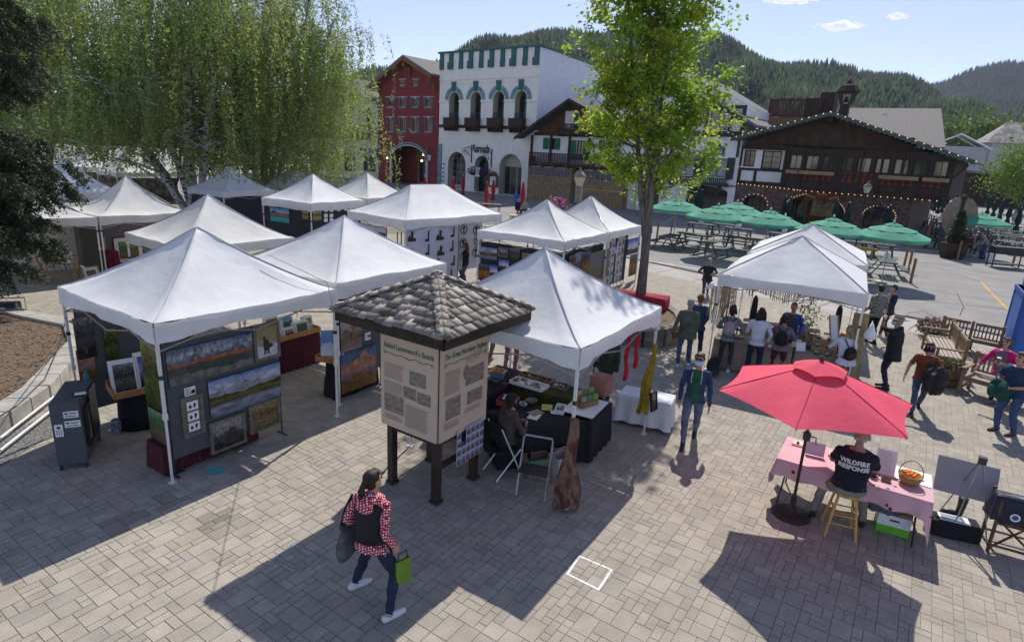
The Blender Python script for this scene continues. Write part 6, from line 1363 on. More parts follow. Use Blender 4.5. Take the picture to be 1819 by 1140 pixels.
for k,(x,y,a,lab) in enumerate([(-.55,-.33,.2,'sheaf of white papers on the front craft table'),(-.42,-.28,-.3,'tan card lying over the papers on the front craft table'),(-.12,-.32,.5,'yellow note card on the front craft table')]):
 b=MB(); b.box(-.12,.12,-.09,.09,0,.004+.002*k); simple('paper_sheet',lab,'paper',b,[m_paper,m_felt[2],mat('yellow_paper',(.5,.45,.12),.7)][k],TW(10,x,y,.746+.003*k),TT[10][2]+a,GG)
tray(-.08,-.55,.745,'white wire basket of pastel thread skeins near the hanging scarf',m_paper,.3,.16,.07,18,7,.35,[mat('pink_thread',(.45,.2,.28),.8),mat('mint_thread',(.1,.35,.22),.8),m_felt[6]])
b=MB(); b.lathe([(.05,0),(.05,.02),(.02,.03)],n=12); simple('tape_roll','small roll of white tape near the thread basket','tape roll',b,m_paper,TW(10,-.22,-.5,.745),0,GG)
tray(.55,.45,.745,'white lace edged tray of brown tags on the olive cloth',m_paper,.7,.3,.06,40,9,R(-90),[m_felt[1],m_felt[7],m_felt[2]])
tray(.9,.5,.745,'long brown tray of small parcels behind the lace edged one',m_felt[7],.7,.2,.06,30,10,R(-90),[m_felt[6],m_felt[1],m_felt[0]])
tray(.85,-.05,.745,'tray of white and grey trinkets near the tent leg',m_felt[1],.3,.25,.05,24,11,R(-80),[m_felt[6],m_felt[3],m_felt[2]])
bx=E('card_rack','wooden rack of green and tan soap cards on the white cloth','rack',TW(10,.42,-.78,.75),TT[10][2]+R(-20),GG)
b=MB(); b.box(-.2,.2,-.1,.1,0,.09); b.box(-.2,.2,.0,.1,.09,.17); b.build('wooden_rack',mat('tan_wood',(.22,.14,.08),.7,.2),bx)
for k in range(6): b=MB(); x=-.16+(k%3)*.13; y=-.06 if k<3 else .04; z=.09 if k<3 else .17; b.box(x,x+.11,y,y+.03,z,z+.1); b.build('soap_card',[m_felt[2],m_felt[5],mat('lime_card',(.2,.32,.08),.7)][k%3],bx)
b=MB(); clothmesh(b,.3,.3,.35,.0,0,.01,4); simple('pink_box','tall dusty pink box standing behind the soap rack','box',b,mat('dusty_pink',(.3,.14,.11),.7),TW(10,1.05,-.75,.75-.0),TT[10][2])
sl=E('step_ladder','grey folding step ladder with a black tread beside the cardboard boxes','step ladder',G(948,870),R(-14))
for s in(-.22,.22):
 b=MB(); b.tube([(s,-.22,0),(s,.1,.78)],.014,6); b.build('front_rail',m_grey_metal,sl); b=MB(); b.tube([(s,.3,0),(s,.03,.62)],.014,6); b.build('rear_leg',m_grey_metal,sl)
b=MB(); b.tube([(-.22,.1,.78),(-.2,.12,.82),(.2,.12,.82),(.22,.1,.78)],.016,6); b.build('top_handle',m_grey_metal,sl); b=MB(); b.box(-.21,.21,-.2,.08,.36,.39); b.build('step_tread',m_legd,sl); b=MB(); b.tube([(-.22,.28,.06),(.22,.28,.06)],.01,5); b.tube([(-.22,-.19,.06),(.22,-.19,.06)],.01,5); b.build('brace',m_grey_metal,sl)
def carton(label,loc,rz,L,W,h,m=None,lid=None):
 t=E('cardboard_box',label,'cardboard box',loc,rz,'boxes on the ground at the stalls'); m=m or mat('brown_cardboard',(.25,.16,.09),.85,.12)
 b=MB(); th=.006; b.box(-L/2,L/2,-W/2,-W/2+th,0,h); b.box(-L/2,L/2,W/2-th,W/2,0,h); b.box(-L/2,-L/2+th,-W/2+th,W/2-th,0,h); b.box(L/2-th,L/2,-W/2+th,W/2-th,0,h); b.box(-L/2+th,L/2-th,-W/2+th,W/2-th,0,.01); b.build('carton',m,t)
 if lid: b=MB(); b.box(-L/2-.003,L/2+.003,-W/2-.004,-W/2+.03,h-.02,h+.003); b.build('coloured_band',mat('band_green' ,(.03,.3,.17) if lid==1 else (.12,.4,.03),.6),t)
 return t
carton('brown cardboard box with a mint green tape edge behind the step ladder',TW(10,-.92,-.66),TT[10][2]-R(35),.42,.3,.3,lid=1)
carton('white and brown carton with a dark handle hole between the ladder and the scarf',TW(10,-.72,-.95),TT[10][2]-R(20),.3,.24,.34,m=mat('white_carton',(.4,.38,.35),.7,.1))
carton('tall brown carton against the black table cloth near the scarf',TW(10,-.5,-.78),TT[10][2]-R(20),.26,.22,.38)
ch=E('folding_chair','folding chair draped with a dark coat behind the seated woman','chair',G(893,838),R(125)); chp=ch
def folding_chair(ch,m=m_legd,sm=m_black):
 for s in(-.21,.21):
  b=MB(); b.tube([(s,-.22,0),(s,.18,.86)],.012,6); b.build('back_leg',m,ch); b=MB(); b.tube([(s,.24,0),(s,-.18,.46)],.012,6); b.build('front_leg',m,ch)
 b=MB(); b.box(-.2,.2,-.2,.2,.44,.46); b.build('seat',sm,ch); b=MB(); b.box(-.2,.2,.13,.17,.6,.84); b.build('backrest',sm,ch)
ch.rotation_euler.z=R(-60); folding_chair(ch,m_legw)
b=MB(); clothmesh(b,.5,.12,.86,.25,0,.06,8); simple('draped_coat','dark coat hanging over the folding chair beside the kiosk post','coat',b,m_black,G(880,828)+Vector((0,.1,0)),R(-20),smooth=True)
def scarf(name,label,top,bot,wt,wb,m,fringe=0,n=26,seed=0,loc=(0,0,0)):
 rd=random.Random(seed); b=MB(); top=Vector(top);bot=Vector(bot); a=top-bot; o=len(b.v); k=10
 for i in range(n+1):
  t=i/n; c=top.lerp(bot,t); w_=(wt+(wb-wt)*t**1.3)*(1+.12*math.sin(t*9+seed))
  for j in range(2*k):
   ang=2*math.pi*j/(2*k); r=w_/2*(1+.34*math.sin(ang*5+seed+t*3)); b.v.append(c+Vector((r*math.cos(ang)+.012*math.sin(9*t),r*.55*math.sin(ang),.02*math.sin(ang*3) if i==n else 0)))
 for i in range(n):
  for j in range(2*k): b.f.append([o+i*2*k+j,o+(i+1)*2*k+j,o+(i+1)*2*k+(j+1)%(2*k),o+i*2*k+(j+1)%(2*k)]); b.m.append(0)
 if fringe:
  for j in range(26): ang=2*math.pi*j/26; p=bot+Vector((wb/2*math.cos(ang),wb*.28*math.sin(ang),0)); b.bar(p,p+Vector((0,0,-fringe)),.006)
 return simple(name,label,'scarf',b,m,loc,0,'scarves hanging from the tent legs',True)
m_sc1=mat('rust_patterned_scarf',(.09,.03,.022),.85,.5,11,.3,30,col2=(.2,.12,.085),cs=(.42,.58),det=7,stretch=(1,1,.5)); m_sc2=mat('mustard_scarf',(.33,.24,.02),.9,.3,14,.5,40,col2=(.22,.14,.01))
q=TW(10,-1.5,-1.5); scarf('hanging_scarf','rust and brown patterned scarf hanging down the front tent leg to the paving',(q.x,q.y-.02,1.42),(q.x-.03,q.y-.06,.08),.09,.33,m_sc1,.06,seed=1)
q=TW(10,1.5,-1.5); scarf('hanging_scarf','mustard yellow knitted scarf hanging down the right tent leg',(q.x,q.y-.02,1.75),(q.x-.1,q.y-.05,.45),.07,.2,m_sc2,.03,seed=3)
m_rf=mat('red_fabric',(.35,.01,.03),.85,.2)
for k,(x,z0) in enumerate([(.35,1.45),(.75,1.55)]): q=TW(10,x,-1.45); scarf('hanging_scarf','short red scarf hanging %s from the right eave of the craft tent'%['nearer','farther'][k],(q.x,q.y,2.15),(q.x,q.y,z0),.05,.06,m_rf,.06,seed=5+k)
pc=E('postcard_sheet','hanging sheets of blue souvenir postcards on the lower right of the kiosk','postcards',KC,KY);
def art_pc(): return A('souvenir_card',[(0,(.35,.05,.08)),(.3,(.08,.08,.12)),(.5,(.2,.2,.1)),(.62,(.12,.18,.4)),(1,(.35,.45,.7))],.3,3,3,.4,30)
for k in range(24):
 c_=k%6; r_=k//6
 if c_==1 and r_<2: continue
 x=-.2+c_*.105; z=1.06-r_*.135; b=MB(); b.box(x,x+.095,-.6,-.597,z-.125,z); o=b.build('postcard',m_paper,pc); b=MB(); b.quad((x+.004,-.6015,z-.12),(x+.091,-.6015,z-.12),(x+.091,-.6015,z-.005),(x+.004,-.6015,z-.005)); b.build('picture',art_pc(),o)
table('small folding table with a white cloth right of the craft tent',G(1148,757)+Vector((-.02,.12,0)),TT[10][2]+R(-82),.95,.5,.6,cm=mat('white_tablecloth',(.62,.63,.66),.85,.06,4),clab='white cloth over the small table right of the craft tent',z0=.08,fl=.07,nw=5)
pt=picture('small black framed sign standing on the small white table',G(1158,728,.6)+Vector((0,.0,.17)),R(50),.2,.34,a_grey(),frame=m_fblk,fw2=.02,tilt=-.15)
# ---------------- T11 stall
m_burl=mat('burlap_cloth',(.26,.205,.16),.95,.12,25,.4,120)
rz11=TT[11][2]-R(90)+R(2)
table('long burlap covered table on the left of the macrame stall front',TW(11,-.86,.6),rz11,1.75,.75,cm=m_burl,clab='burlap cloth over the left front table of the macrame stall',fl=.03)
table('burlap covered table on the right of the macrame stall front',TW(11,-.82,-1.0),rz11,1.35,.75,cm=m_burl,clab='burlap cloth over the right front table of the macrame stall',fl=.03)
table('burlap covered table along the right side of the macrame stall',TW(11,.4,-1.2),TT[11][2],1.6,.7,cm=m_burl,clab='burlap cloth over the right side table of the macrame stall')
table('burlap covered table at the back of the macrame stall',TW(11,1.1,.2),rz11,1.9,.6,cm=m_burl,clab='burlap cloth over the rear table of the macrame stall')
SG='pottery and gifts on the macrame stall tables'
m_tw=mat('honey_wood',(.33,.2,.1),.7,.2,8,stretch=(1,6,6)); m_pot=mat('speckled_grey_pot',(.38,.37,.36),.4,.3,40); m_tealp=mat('dark_teal_pot',(.03,.08,.08),.3,.2)
def W11(x,y,z): return TW(11,x+(.26 if x<-.6 and z>.7 else 0),y,z)
st=E('stepped_riser','honey wood stepped riser holding small lidded pots','riser',W11(-1.05,-1.05,.745),rz11,SG)
for k,(y0,y1,z1) in enumerate([(-.12,.1,.12),(.1,.26,.26)]): b=MB(); b.box(-.4,.4 if k==0 else .1,y0,y1,0,z1); b.build('wooden_step',m_tw,st,bev=.004)
for k in range(9):
 row=k//3; x=-.28+(k%3)*.22; yy=[-.26,-.02,.18][row]; z=[.0,.12,.26][row];
 if row==2 and k%3==2: continue
 o=st.location+Matrix.Rotation(rz11,3,'Z')@Vector((x,yy,z)); b=MB(); b.lathe([(.03,0),(.042,.02),(.042,.045),(.035,.05)],n=12); b.lathe([(.045,.05),(.045,.062),(.01,.07)],n=12,mi=1); simple('lidded_pot','small dark pot with pale lid, %s of the %s row on the stepped riser'%(['left','middle','right'][k%3],['front','middle','back'][row]),'pot',b,[m_tealp if k%2 else m_legd,m_pot],o,0,'small lidded pots on the stepped riser')
for k,(x,y,z,r,h_,m,lab) in enumerate([(-1.0,-.62,.745,.07,.13,m_tealp,'dark teal mug beside the stepped riser'),(-.85,-.5,.745,.08,.1,m_pot,'grey speckled bowl left of the stepped riser'),(-.9,-1.35,.745,.09,.12,m_pot,'white lidded jar in front of the white jacket woman'),(.2,-1.2,.745,.08,.16,m_tealp,'teal jar on the right side table'),(.6,-1.1,.745,.07,.12,m_pot,'pale jar farther along the right side table'),(.9,-1.3,.745,.09,.14,m_wood_o,'orange pot at the rear of the right side table')]):
 b=MB(); b.lathe([(r*.7,0),(r,.02),(r,h_*.7),(r*.8,h_),(r*.82,h_)],n=14); simple('pottery_jar',lab,'pot',b,m,W11(x,y,z),0,SG)
lad=E('ladder_frame','pale wooden ladder-shaped frame leaning on the right front table','frame',W11(-.75,-1.15,.75),rz11+R(25),SG); lad.rotation_euler.x=-.45
for s in(-.1,.1): b=MB(); b.box(s-.015,s+.015,-.012,.012,0,.85); b.build('rail',m_tw,lad)
b=MB(); [b.box(-.085,.085,-.01,.01,z,z+.02) for z in(.02,.83)]; b.box(-.085,.085,.004,.008,.04,.83); b.build('backing_card',m_paper,lad)
for k,(x,y,a,lab) in enumerate([(-1.3,-.45,.3,'white price sheet standing at the seam of the two front tables'),(-1.05,-.32,-.2,'pale card standing by the vendor'),(-1.35,.1,.1,'flat white sheet on the left front table')]):
 b=MB(); b.box(-.1,.1,-.003,.003,0,.2) if k<2 else b.box(-.15,.15,-.1,.1,0,.004); o=simple('price_sheet',lab,'paper',b,m_paper,W11(x,y,.745),rz11+a,SG); o.rotation_euler.x=-.3 if k<2 else 0
ant=[]
for k,(x,y,lab) in enumerate([(-1.05,-.05,'left'),(-1.0,-.35,'right')]):
 b=MB(); b.tube([(0,0,.01),(.1,.02,.03),(.18,.0,.14),(.16,-.02,.3),(.12,0,.38)],[.022,.02,.016,.012,.004],7); b.tube([(.12,.01,.05),(.2,.1,.1),(.22,.12,.2)],[.014,.01,.004],6); simple('deer_antler','%s curved tan antler on the left front table'%lab,'antler',b,mat('antler_bone',(.3,.22,.14),.6,.2),W11(x,y,.745),rz11+(0 if k else 2.4),SG,True)
b=MB(); b.lathe([(.1,0),(.12,.03),(.11,.05)],n=16); simple('shallow_basket','pale shallow bowl of jewellery on the left front table','bowl',b,m_felt[2],W11(-1.1,.95,.745),0,SG)
b=MB(); b.lathe([(.09,0),(.08,.02),(.005,.36)],n=14); simple('green_cone','pale green cone hat display at the left end of the macrame stall','display cone',b,mat('sage_green',(.14,.28,.2),.8),W11(-1.0,1.28,.75),0,SG)
b=MB(); b.ell((0,0,.07),(.09,.09,.07),n=12,m=8); b.lathe([(.04,0),(.04,.02)],n=8,mi=1); simple('glass_globe','blue and white glass globe beside the green cone','globe',b,[mat('blue_glass',(.05,.12,.35),.15,.8,9,col2=(.5,.55,.6)),m_legd],W11(-1.3,1.25,.745),0,SG)
m_mac=mat('macrame_cord',(.42,.33,.23),.95,.2,20); m_mac2=mat('brown_macrame_cord',(.16,.1,.06),.95,.2,20)
def macrame(label,x,y,z1,z0,wd,m,rz,n=18,seed=0):
 rd=random.Random(seed); t=E('macrame_hanging',label,'macrame',W11(x,y,0),rz,'macrame pieces hanging in the stall'); b=MB(); b.tube([(-wd/2-.05,0,z1),(wd/2+.05,0,z1)],.012,6); b.build('dowel',m_tw,t); b=MB()
 for k in range(n):
  x_=-wd/2+wd*k/(n-1); zz=z0+ (z1-z0)*.35*abs(x_/(wd/2))**1.2+rd.uniform(-.04,.06); b.tube([(x_,0,z1),(x_+rd.uniform(-.03,.03),rd.uniform(-.02,.02),(z1+zz)/2),(x_+rd.uniform(-.03,.03),0,zz)],.009,4)
 for r in range(3):
  for k in range(n-2): x_=-wd/2+wd*k/(n-1); z=z1-.12-r*.13; b.bar((x_,-.01,z),(x_+wd/(n-1)*2,-.01,z-.09 if k%2 else z+.06),.012)
 b.build('knotted_cord',m,t); return t
macrame('long tan macrame hanging beside the left tent leg',-1.2,1.42,2.0,.95,.55,m_mac,rz11+R(10),26,1)
macrame('darker brown macrame hanging behind the left leg',-.9,1.4,2.05,1.2,.2,m_mac2,rz11,12,2)
macrame('short brown macrame at the back left of the stall',1.3,1.1,2.0,1.35,.3,m_mac2,rz11,14,3)
macrame('wide pale fringe hanging across the back of the stall',1.35,.3,1.98,1.3,1.2,m_mac,rz11,40,4)
macrame('red and tan plant hanger at the middle of the stall',.9,-.45,2.0,1.5,.2,mat('red_cord',(.3,.05,.04),.9),rz11,8,5)
rg=np.random.default_rng(8); P=rg.normal(size=(500,3))*[.16,.16,.4]; V,F=quads(P,None,.1,.35,rg,droop=.3); g=.7+.6*rg.random(500)
pl=E('hanging_plant','leafy green plant standing in the middle of the macrame stall','plant',W11(1.0,-.35,1.15)); npmesh('foliage',V,F,leafmat('houseplant_leaf',None,.3),pl,col=np.stack([.07*g,.13*g,.03*g],1)); b=MB(); b.lathe([(.1,-.42),(.14,-.2),(.14,-.18)],n=12); b.build('pot',m_pot,pl)
bp=E('black_daypack','black day bag standing on the paving by the left tent leg','bag',G(1264,668),R(20)); b=MB(); b.ell((0,0,.24),(.17,.11,.25),n=14,m=10); b.build('bag_body',m_black,bp,True); b=MB(); b.tube([(-.05,0,.46),(-.04,0,.54),(.04,0,.54),(.05,0,.46)],.012,6); b.box(-.1,.1,-.13,-.1,.08,.22); b.build('strap',m_legd,bp)
b=MB(); b.lathe([(.11,-.14),(.13,-.05),(.06,.1),(.02,.2)],n=9); simple('white_cloth_bag','white cloth bundle tied at the outer right leg of the macrame stall','bag',b,m_paper,TW(11,-1.5,-1.72,1.55),0,None,True)
b=MB(); b.prism([(-.14,-.08),(.1,-.05),(.04,.1)],-.02,.02); simple('white_cloth_bag','white cloth knot tied at the left tent corner of the macrame stall','bag',b,m_paper,TW(11,-1.5,1.68,2.05),0,None,True)
b=MB(); b.box(-.03,.03,-.15,.15,0,1.9); simple('narrow_board','narrow yellow-grey board along the right leg of the macrame stall','board',b,mat('aged_gold_board',(.26,.22,.1),.7,.2),TW(11,-1.35,-1.5),TT[11][2]+R(20))
for k,(x,y,lab) in enumerate([(1.25,-1.1,'black scarf on a stand at the rear right'),(.9,.9,'black scarf on a stand left of the centre')]):
 b=MB(); b.tube([(0,0,0),(0,0,1.5)],.02,6); b.lathe([(.03,1.5),(.07,1.4),(.09,1.1),(.1,.85)],n=8); simple('scarf_stand',lab+' of the macrame stall','stand',b,m_black,W11(x,y,0),0,None,True)
# ---------------- street lamps
m_iron=mat('tan_painted_iron',(.2,.17,.12),.6,.2,12); m_lampg=mat('cream_lamp_glass',(.62,.6,.45),.25,.15,6,trans=.4); m_blackiron=mat('black_iron',(.025,.025,.028),.5,.2,20)
def lamp(px,pyb,Y,label,sc=1.,bracket=True):
 p=ray(px,pyb,Y); z=p.z; t=E('street_lamp',label,'street lamp',(p.x,p.y,0),R(-38),'street lamps')
 b=MB(); b.lathe([(r_*sc**3,z_) for r_,z_ in [(.2,0),(.2,.25),(.14,.35),(.09,.6),(.075,z-.5),(.1,z-.42),(.13,z-.3),(.1,z-.2),(.14,z-.05),(.15,z)]],n=10); b.build('post',m_iron if sc>.9 else m_dgreen,t,True)
 b=MB(); s=sc; b.lathe([(.14*s,z),(.25*s,z+.32*s),(.27*s,z+.42*s)],n=10); b.build('lamp_shade',m_lampg,t,True)
 b=MB(); b.lathe([(.3*s,z+.42*s),(.29*s,z+.47*s),(.18*s,z+.58*s),(.06*s,z+.68*s),(.05*s,z+.78*s),(.01,z+.86*s)],n=10); b.build('cap',m_iron,t,True)
 if bracket:
  b=MB(); b.bar((-1.15,0,z-.75),(1.0,0,z-.75),.035)
  for s_ in(-1,1):
   for k in range(7): a0=k*.5;a1=(k+1)*.5; b.bar((s_*(.3+.12*k),0,z-.95+.14*math.sin(a0)),(s_*(.42+.12*k),0,z-.95+.14*math.sin(a1)),.022)
  b.build('scroll_bracket',m_blackiron,t)
 return t
L1=lamp(1029,331,28.5,'street lamp with cream glass head between the plywood hoardings')
lamp(1539,343,31.0,'street lamp with white glass head in front of the beer hall balcony',.7,False)
def flowers(label,c,r,seed,cols,n=900,pot=None,z=.75):
 rg=np.random.default_rng(seed); t=E('flower_basket',label,'flowers',c); P=rg.normal(size=(n,3)); P/=np.linalg.norm(P,axis=1)[:,None]; P=P*r*rg.uniform(.55,1.05,n)[:,None]*[1,1,z]; P[:,2]=np.maximum(P[:,2],-r*.35)
 V,F=quads(P,None,r*.17,.9,rg); k=rg.integers(0,len(cols),n); npmesh('blossoms',V,F,leafmat('petal_%d'%seed,None,.3),t,col=np.array(cols)[k]*(.7+.5*rg.random(n))[:,None])
 b=MB(); b.lathe([(r*.35,-r*.6),(r*.7,-r*.25),(r*.75,-r*.2)],n=12); b.build('basket',pot or m_dwood,t); return t
PK=[(.45,.06,.25),(.5,.3,.5),(.06,.11,.03),(.55,.12,.3),(.08,.14,.04)]
p=ray(988,368,27.6); flowers('full basket of pink and white petunias beside the lamp post',p,.62,31,PK)
for k,px in enumerate((841,859)): s_,z_=FP(px,304 if px<850 else 305,1.0); flowers('%s purple flower basket under the lettering on the white building'%['left','right'][k],FO+fu*s_-fv*1.0+Vector((0,0,z_)),.75,33+k,[(.12,.03,.16),(.2,.1,.25),(.03,.05,.02)],500)
s_,z_=FP(1562,371,.6); flowers('lilac flowers under the right arch of the beer hall',FO+fu*s_-fv*.6+Vector((0,0,z_)),.6,35,[(.25,.2,.4),(.1,.06,.2),(.05,.08,.03)],400)
# ---------------- folded red umbrellas by the white building
m_redf=mat('faded_red_umbrella',(.4,.035,.03),.85,.2,6,stretch=(4,4,.3)); m_crim=mat('crimson_umbrella',(.4,.01,.035),.85,.2,6,stretch=(4,4,.3))
def folded(label,x,y,zt,m,group,h=1.7,r=.2):
 t=E('folded_umbrella',label,'umbrella',(x,y,0),rnd.uniform(0,1),group)
 b=MB(); b.tube([(0,0,0),(0,0,zt)],.025,6); b.lathe([(.25,0),(.25,.06),(.05,.1)],n=10); b.build('pole',m_legd,t)
 b=MB(); o=len(b.v); n=16; rows=[(.02,zt),(.07,zt-.1),(r*.8,zt-h*.35),(r,zt-h*.6),(r*.5,zt-h*.72),(r*1.15,zt-h*.98),(r*.9,zt-h)]
 for rr,z in rows:
  for k in range(n): a=2*math.pi*k/n; q=rr*(1 if k%2 else .68); b.v.append(Vector((q*math.cos(a),q*math.sin(a),z)))
 for i in range(len(rows)-1):
  for k in range(n): b.f.append([o+i*n+k,o+(i+1)*n+k,o+(i+1)*n+(k+1)%n,o+i*n+(k+1)%n]); b.m.append(0)
 b.build('folded_canopy',m,t,True); b=MB(); b.lathe([(.03,zt),(.04,zt+.05),(.01,zt+.09)],n=8); b.build('finial',m_white,t); return t
for k,(px,py,Y,m) in enumerate([(755,314,58,m_crim),(806,316,56,m_crim),(823,312,62,m_crim),(865,324,50,m_redf),(877,318,56,m_crim),(930,323,50,m_crim)]):
 p=ray(px,py,Y); folded(['folded crimson umbrella before the red building arch','folded crimson umbrella poking up behind the long tent ridge','tall folded dark red umbrella by the white building shop window','folded orange-red umbrella nearest the right end of the long tent','folded dark red umbrella with flared skirt by the wooden notice case','folded crimson umbrella beside the plywood hoarding'][k],p.x,p.y,max(2.1,p.z),m,'folded red umbrellas at the white building',1.9 if k!=0 else 1.5)
s_,z_=FP(876,320,.15); nc=E('notice_case','wooden notice case with arched top on the white building','notice case',FO+fu*s_-fv*.15+Vector((0,0,z_)),FA); b=MB(); b.prism([(-.7,-.8),(.7,-.8),(.7,.4),(.4,.8),(0,.95),(-.4,.8),(-.7,.4)],-.08,.1); b.build('wooden_case',m_bw,nc); b=MB(); b.box(-.42,.42,-.1,-.085,-.6,.4); b.build('paper_notice',m_paper,nc)
s_,z_=FP(849,306,1.05); b=MB(); b.box(-.35,.35,-.02,.02,-.5,.5); simple('hanging_notice','pale pink notice sheet hanging between the two purple flower baskets','sign',b,m_paper,FO+fu*s_-fv*1.15+Vector((0,0,z_)),FA)
s_,z_=FP(788,305);
b=MB(); b.box(-.25,.25,-.04,.0,-1.5,1.6); o=simple('vertical_sign','narrow white board with black marks left of the white building window','sign',b,m_white,FO+fu*s_-fv*.03+Vector((0,0,z_+.0)),FA); b=MB(); [b.box(-.12,.12,-.05,-.041,-1.2+k*.5,-1.0+k*.5) for k in range(5)]; b.build('sign_marks',m_ink,o)
p=ray(918,343,60); b=MB(); b.lathe([(.25,0),(.28,.7),(.2,.8)],n=10); simple('blue_bin','small bright blue bin in the white building doorway','bin',b,mat('bright_blue_plastic',(.03,.14,.5),.4),(p.x,p.y,.05))
p=G(925,382,.75)
def cafe(label,x,y,rz,L,W,m,group='orange wood cafe tables'):
 t=E('cafe_table',label,'table',(x,y,0),rz,group); b=MB(); b.box(-L/2,L/2,-W/2,W/2,.71,.75); b.build('table_top',m,t)
 for sx in(-1,1):
  for sy in(-1,1): b=MB(); b.tube([(sx*(L/2-.15),sy*(W/2-.1),0),(sx*(L/2-.15),sy*(W/2-.1),.71)],.03,6); b.build('leg',m_legd,t)
 return t
m_pine=mat('orange_pine',(.42,.24,.1),.6,.2,6,stretch=(1,6,1))
cafe('orange pine table where two people sit beyond the long tent',p.x+.4,p.y,R(10),2.4,.9,m_pine)
q=G(905,402,.45); b=MB();
for k in range(4): b.box(-.9+k*.5,-.55+k*.5,-.25,.25,.42,.46)
[b.box(-.9+k*.5,-.86+k*.5,-.2,.2,0,.42) for k in range(4)]; simple('slatted_bench','low slatted bench beside the right end of the long tent','bench',b,m_pine,(q.x,q.y,0),R(10))
p=G(868,362,.75); cafe('dark cafe table near the folded red umbrellas',p.x,p.y,R(-10),2.0,.8,m_bw)
# ---------------- patio: posts, rope, green umbrellas, picnic tables
m_post=mat('weathered_post',(.24,.13,.06),.85,.3,8,stretch=(3,3,.4)); PP=[(1166,428),(1192,412),(1253,448),(1407,438),(1470,448),(1510,446),(1590,438),(1604,480),(1613,484),(1617,503),(1700,462),(1676,430),(1655,405),(1672,385)]
posts=[]
for k,q in enumerate(PP):
 g=G(*q); b=MB(); b.tube([(0,0,0),(rnd.uniform(-.03,.03),0,1.12)],.06,8); b.tube([(0,0,1.1),(0,0,1.14)],[.06,.045],8)
 o=simple('patio_post',['leftmost rope post beside the maple trunk','rope post just right of the maple trunk','rope post before the second picnic table','rope post by the beer hall walkway','rope post behind the macrame tent peak','rope post right of the macrame tent peak','rope post under the right green umbrella','thick post left of the white ribbon','thick post tied with a white ribbon','leaning rope post nearest the street at the right','rope post by the round wooden sign','rope post along the side patio','rope post farther along the side patio','farthest rope post of the side patio'][k],'post',b,m_post,g,0,'wooden rope posts round the patio'); posts.append(g)
def rope(a,b_,label,m,z=.95,sag=.25):
 b=MB(); pts=[]
 for i in range(9): t=i/8; p=a.lerp(b_,t); pts.append((p.x,p.y,z-sag*4*t*(1-t)));
 b.tube(pts,.014,5); simple('rope',label,'rope',b,m,(0,0,0))
m_gr_rope=mat('green_rope',(.05,.22,.16),.9); m_tanr=mat('tan_rope',(.3,.26,.2),.9)
rope(posts[0],posts[1],'green rope between the two left patio posts',m_gr_rope,1.05,.15); rope(posts[8],posts[9],'dark rope sagging between the ribbon post and the leaning post',m_legd,.5,.2)
rope(G(905,373),G(945,362),'pale rope sagging before the orange pine table',m_tanr,1.0,.35)
b=MB(); b.tube([(0,-.08,1.05),(.12,-.1,.85),(.05,-.1,.7),(.25,-.12,.55),(.2,-.12,.4)],.02,5); simple('white_ribbon','white ribbon tied to the thick patio post','ribbon',b,m_paper,posts[8])
m_gumb=mat('faded_green_umbrella',(.1,.36,.24),.85,.12,2,trans=.25)
def gumb(label,x,y,zt=2.72,rr=1.6,m=m_gumb,rz=.2,group='open green umbrellas on the patio',proto=[None]):
 if proto[0]: return dup(proto[0],(x,y,0),rz,label,group)
 t=E('patio_umbrella',label,'umbrella',(x,y,0),rz,group); n=8
 b=MB(); b.tube([(0,0,.1),(0,0,zt)],.024,8); b.lathe([(.25,0),(.25,.07),(.05,.12)],n=12); b.build('pole',mat('pale_wood_pole',(.4,.34,.26),.6),t)
 b=MB();
 def tier(r0,z0,r1,z1,seg=4,scal=.0):
  o=len(b.v)
  for i in range(seg+1):
   q=i/seg; r=r0+(r1-r0)*q; z=z0+(z1-z0)*q- .05*4*q*(1-q)*0
   for k in range(n*4):
    a=2*math.pi*k/(n*4); f=(k%4)/4; cs=math.cos(math.pi/n)/math.cos((a%(2*math.pi/n))-math.pi/n); bow=4*f*(1-f)
    b.v.append(Vector((r*cs*math.cos(a),r*cs*math.sin(a),z-.05*q*bow+ .0)))
  for i in range(seg):
   for k in range(n*4): b.f.append([o+i*n*4+k,o+(i+1)*n*4+k,o+(i+1)*n*4+(k+1)%(n*4),o+i*n*4+(k+1)%(n*4)]); b.m.append(0)
 tier(.02,zt-.02,.36,zt-.12,2); tier(.3,zt-.16,1.0,zt-.33,3); tier(.95,zt-.36,rr,zt-.62,3); tier(rr,zt-.62,rr,zt-.74,1); b.build('canopy',m,t,True)
 b=MB();
 for k in range(n): a=2*math.pi*(k)/n; b.tube([(0,0,zt-.06),(rr*math.cos(a),rr*math.sin(a),zt-.66)],.01,4); b.tube([(0,0,zt-.75),(rr*.5*math.cos(a),rr*.5*math.sin(a),zt-.38)],.01,4)
 b.build('ribs',m_legd,t); b=MB(); b.lathe([(.03,zt),(.05,zt+.06),(.01,zt+.12)],n=8); b.build('finial',m_white,t); proto[0]=t; return t
GP=[((1205,350),'leftmost green umbrella half behind the maple leaves'),((1277,362),'second green umbrella, nearest the street in the left cluster'),((1311,356),'green umbrella behind and between the second and fourth'),((1370,370),'green umbrella before the beer hall door arch'),((1482,383),'green umbrella behind the macrame tent peak'),((1589,392),'rightmost green umbrella of the front row above the picnic table'),((1745,375),'lone open green umbrella on the side patio at the right')]
for q,lab in GP: g=G(*q,2.78); gumb(lab,g.x,g.y,rz=rnd.uniform(0,.7))
m_slate=mat('weathered_green_timber',(.09,.105,.1),.9,.3,7,.3,40,stretch=(1,6,1)); pt0=[None]
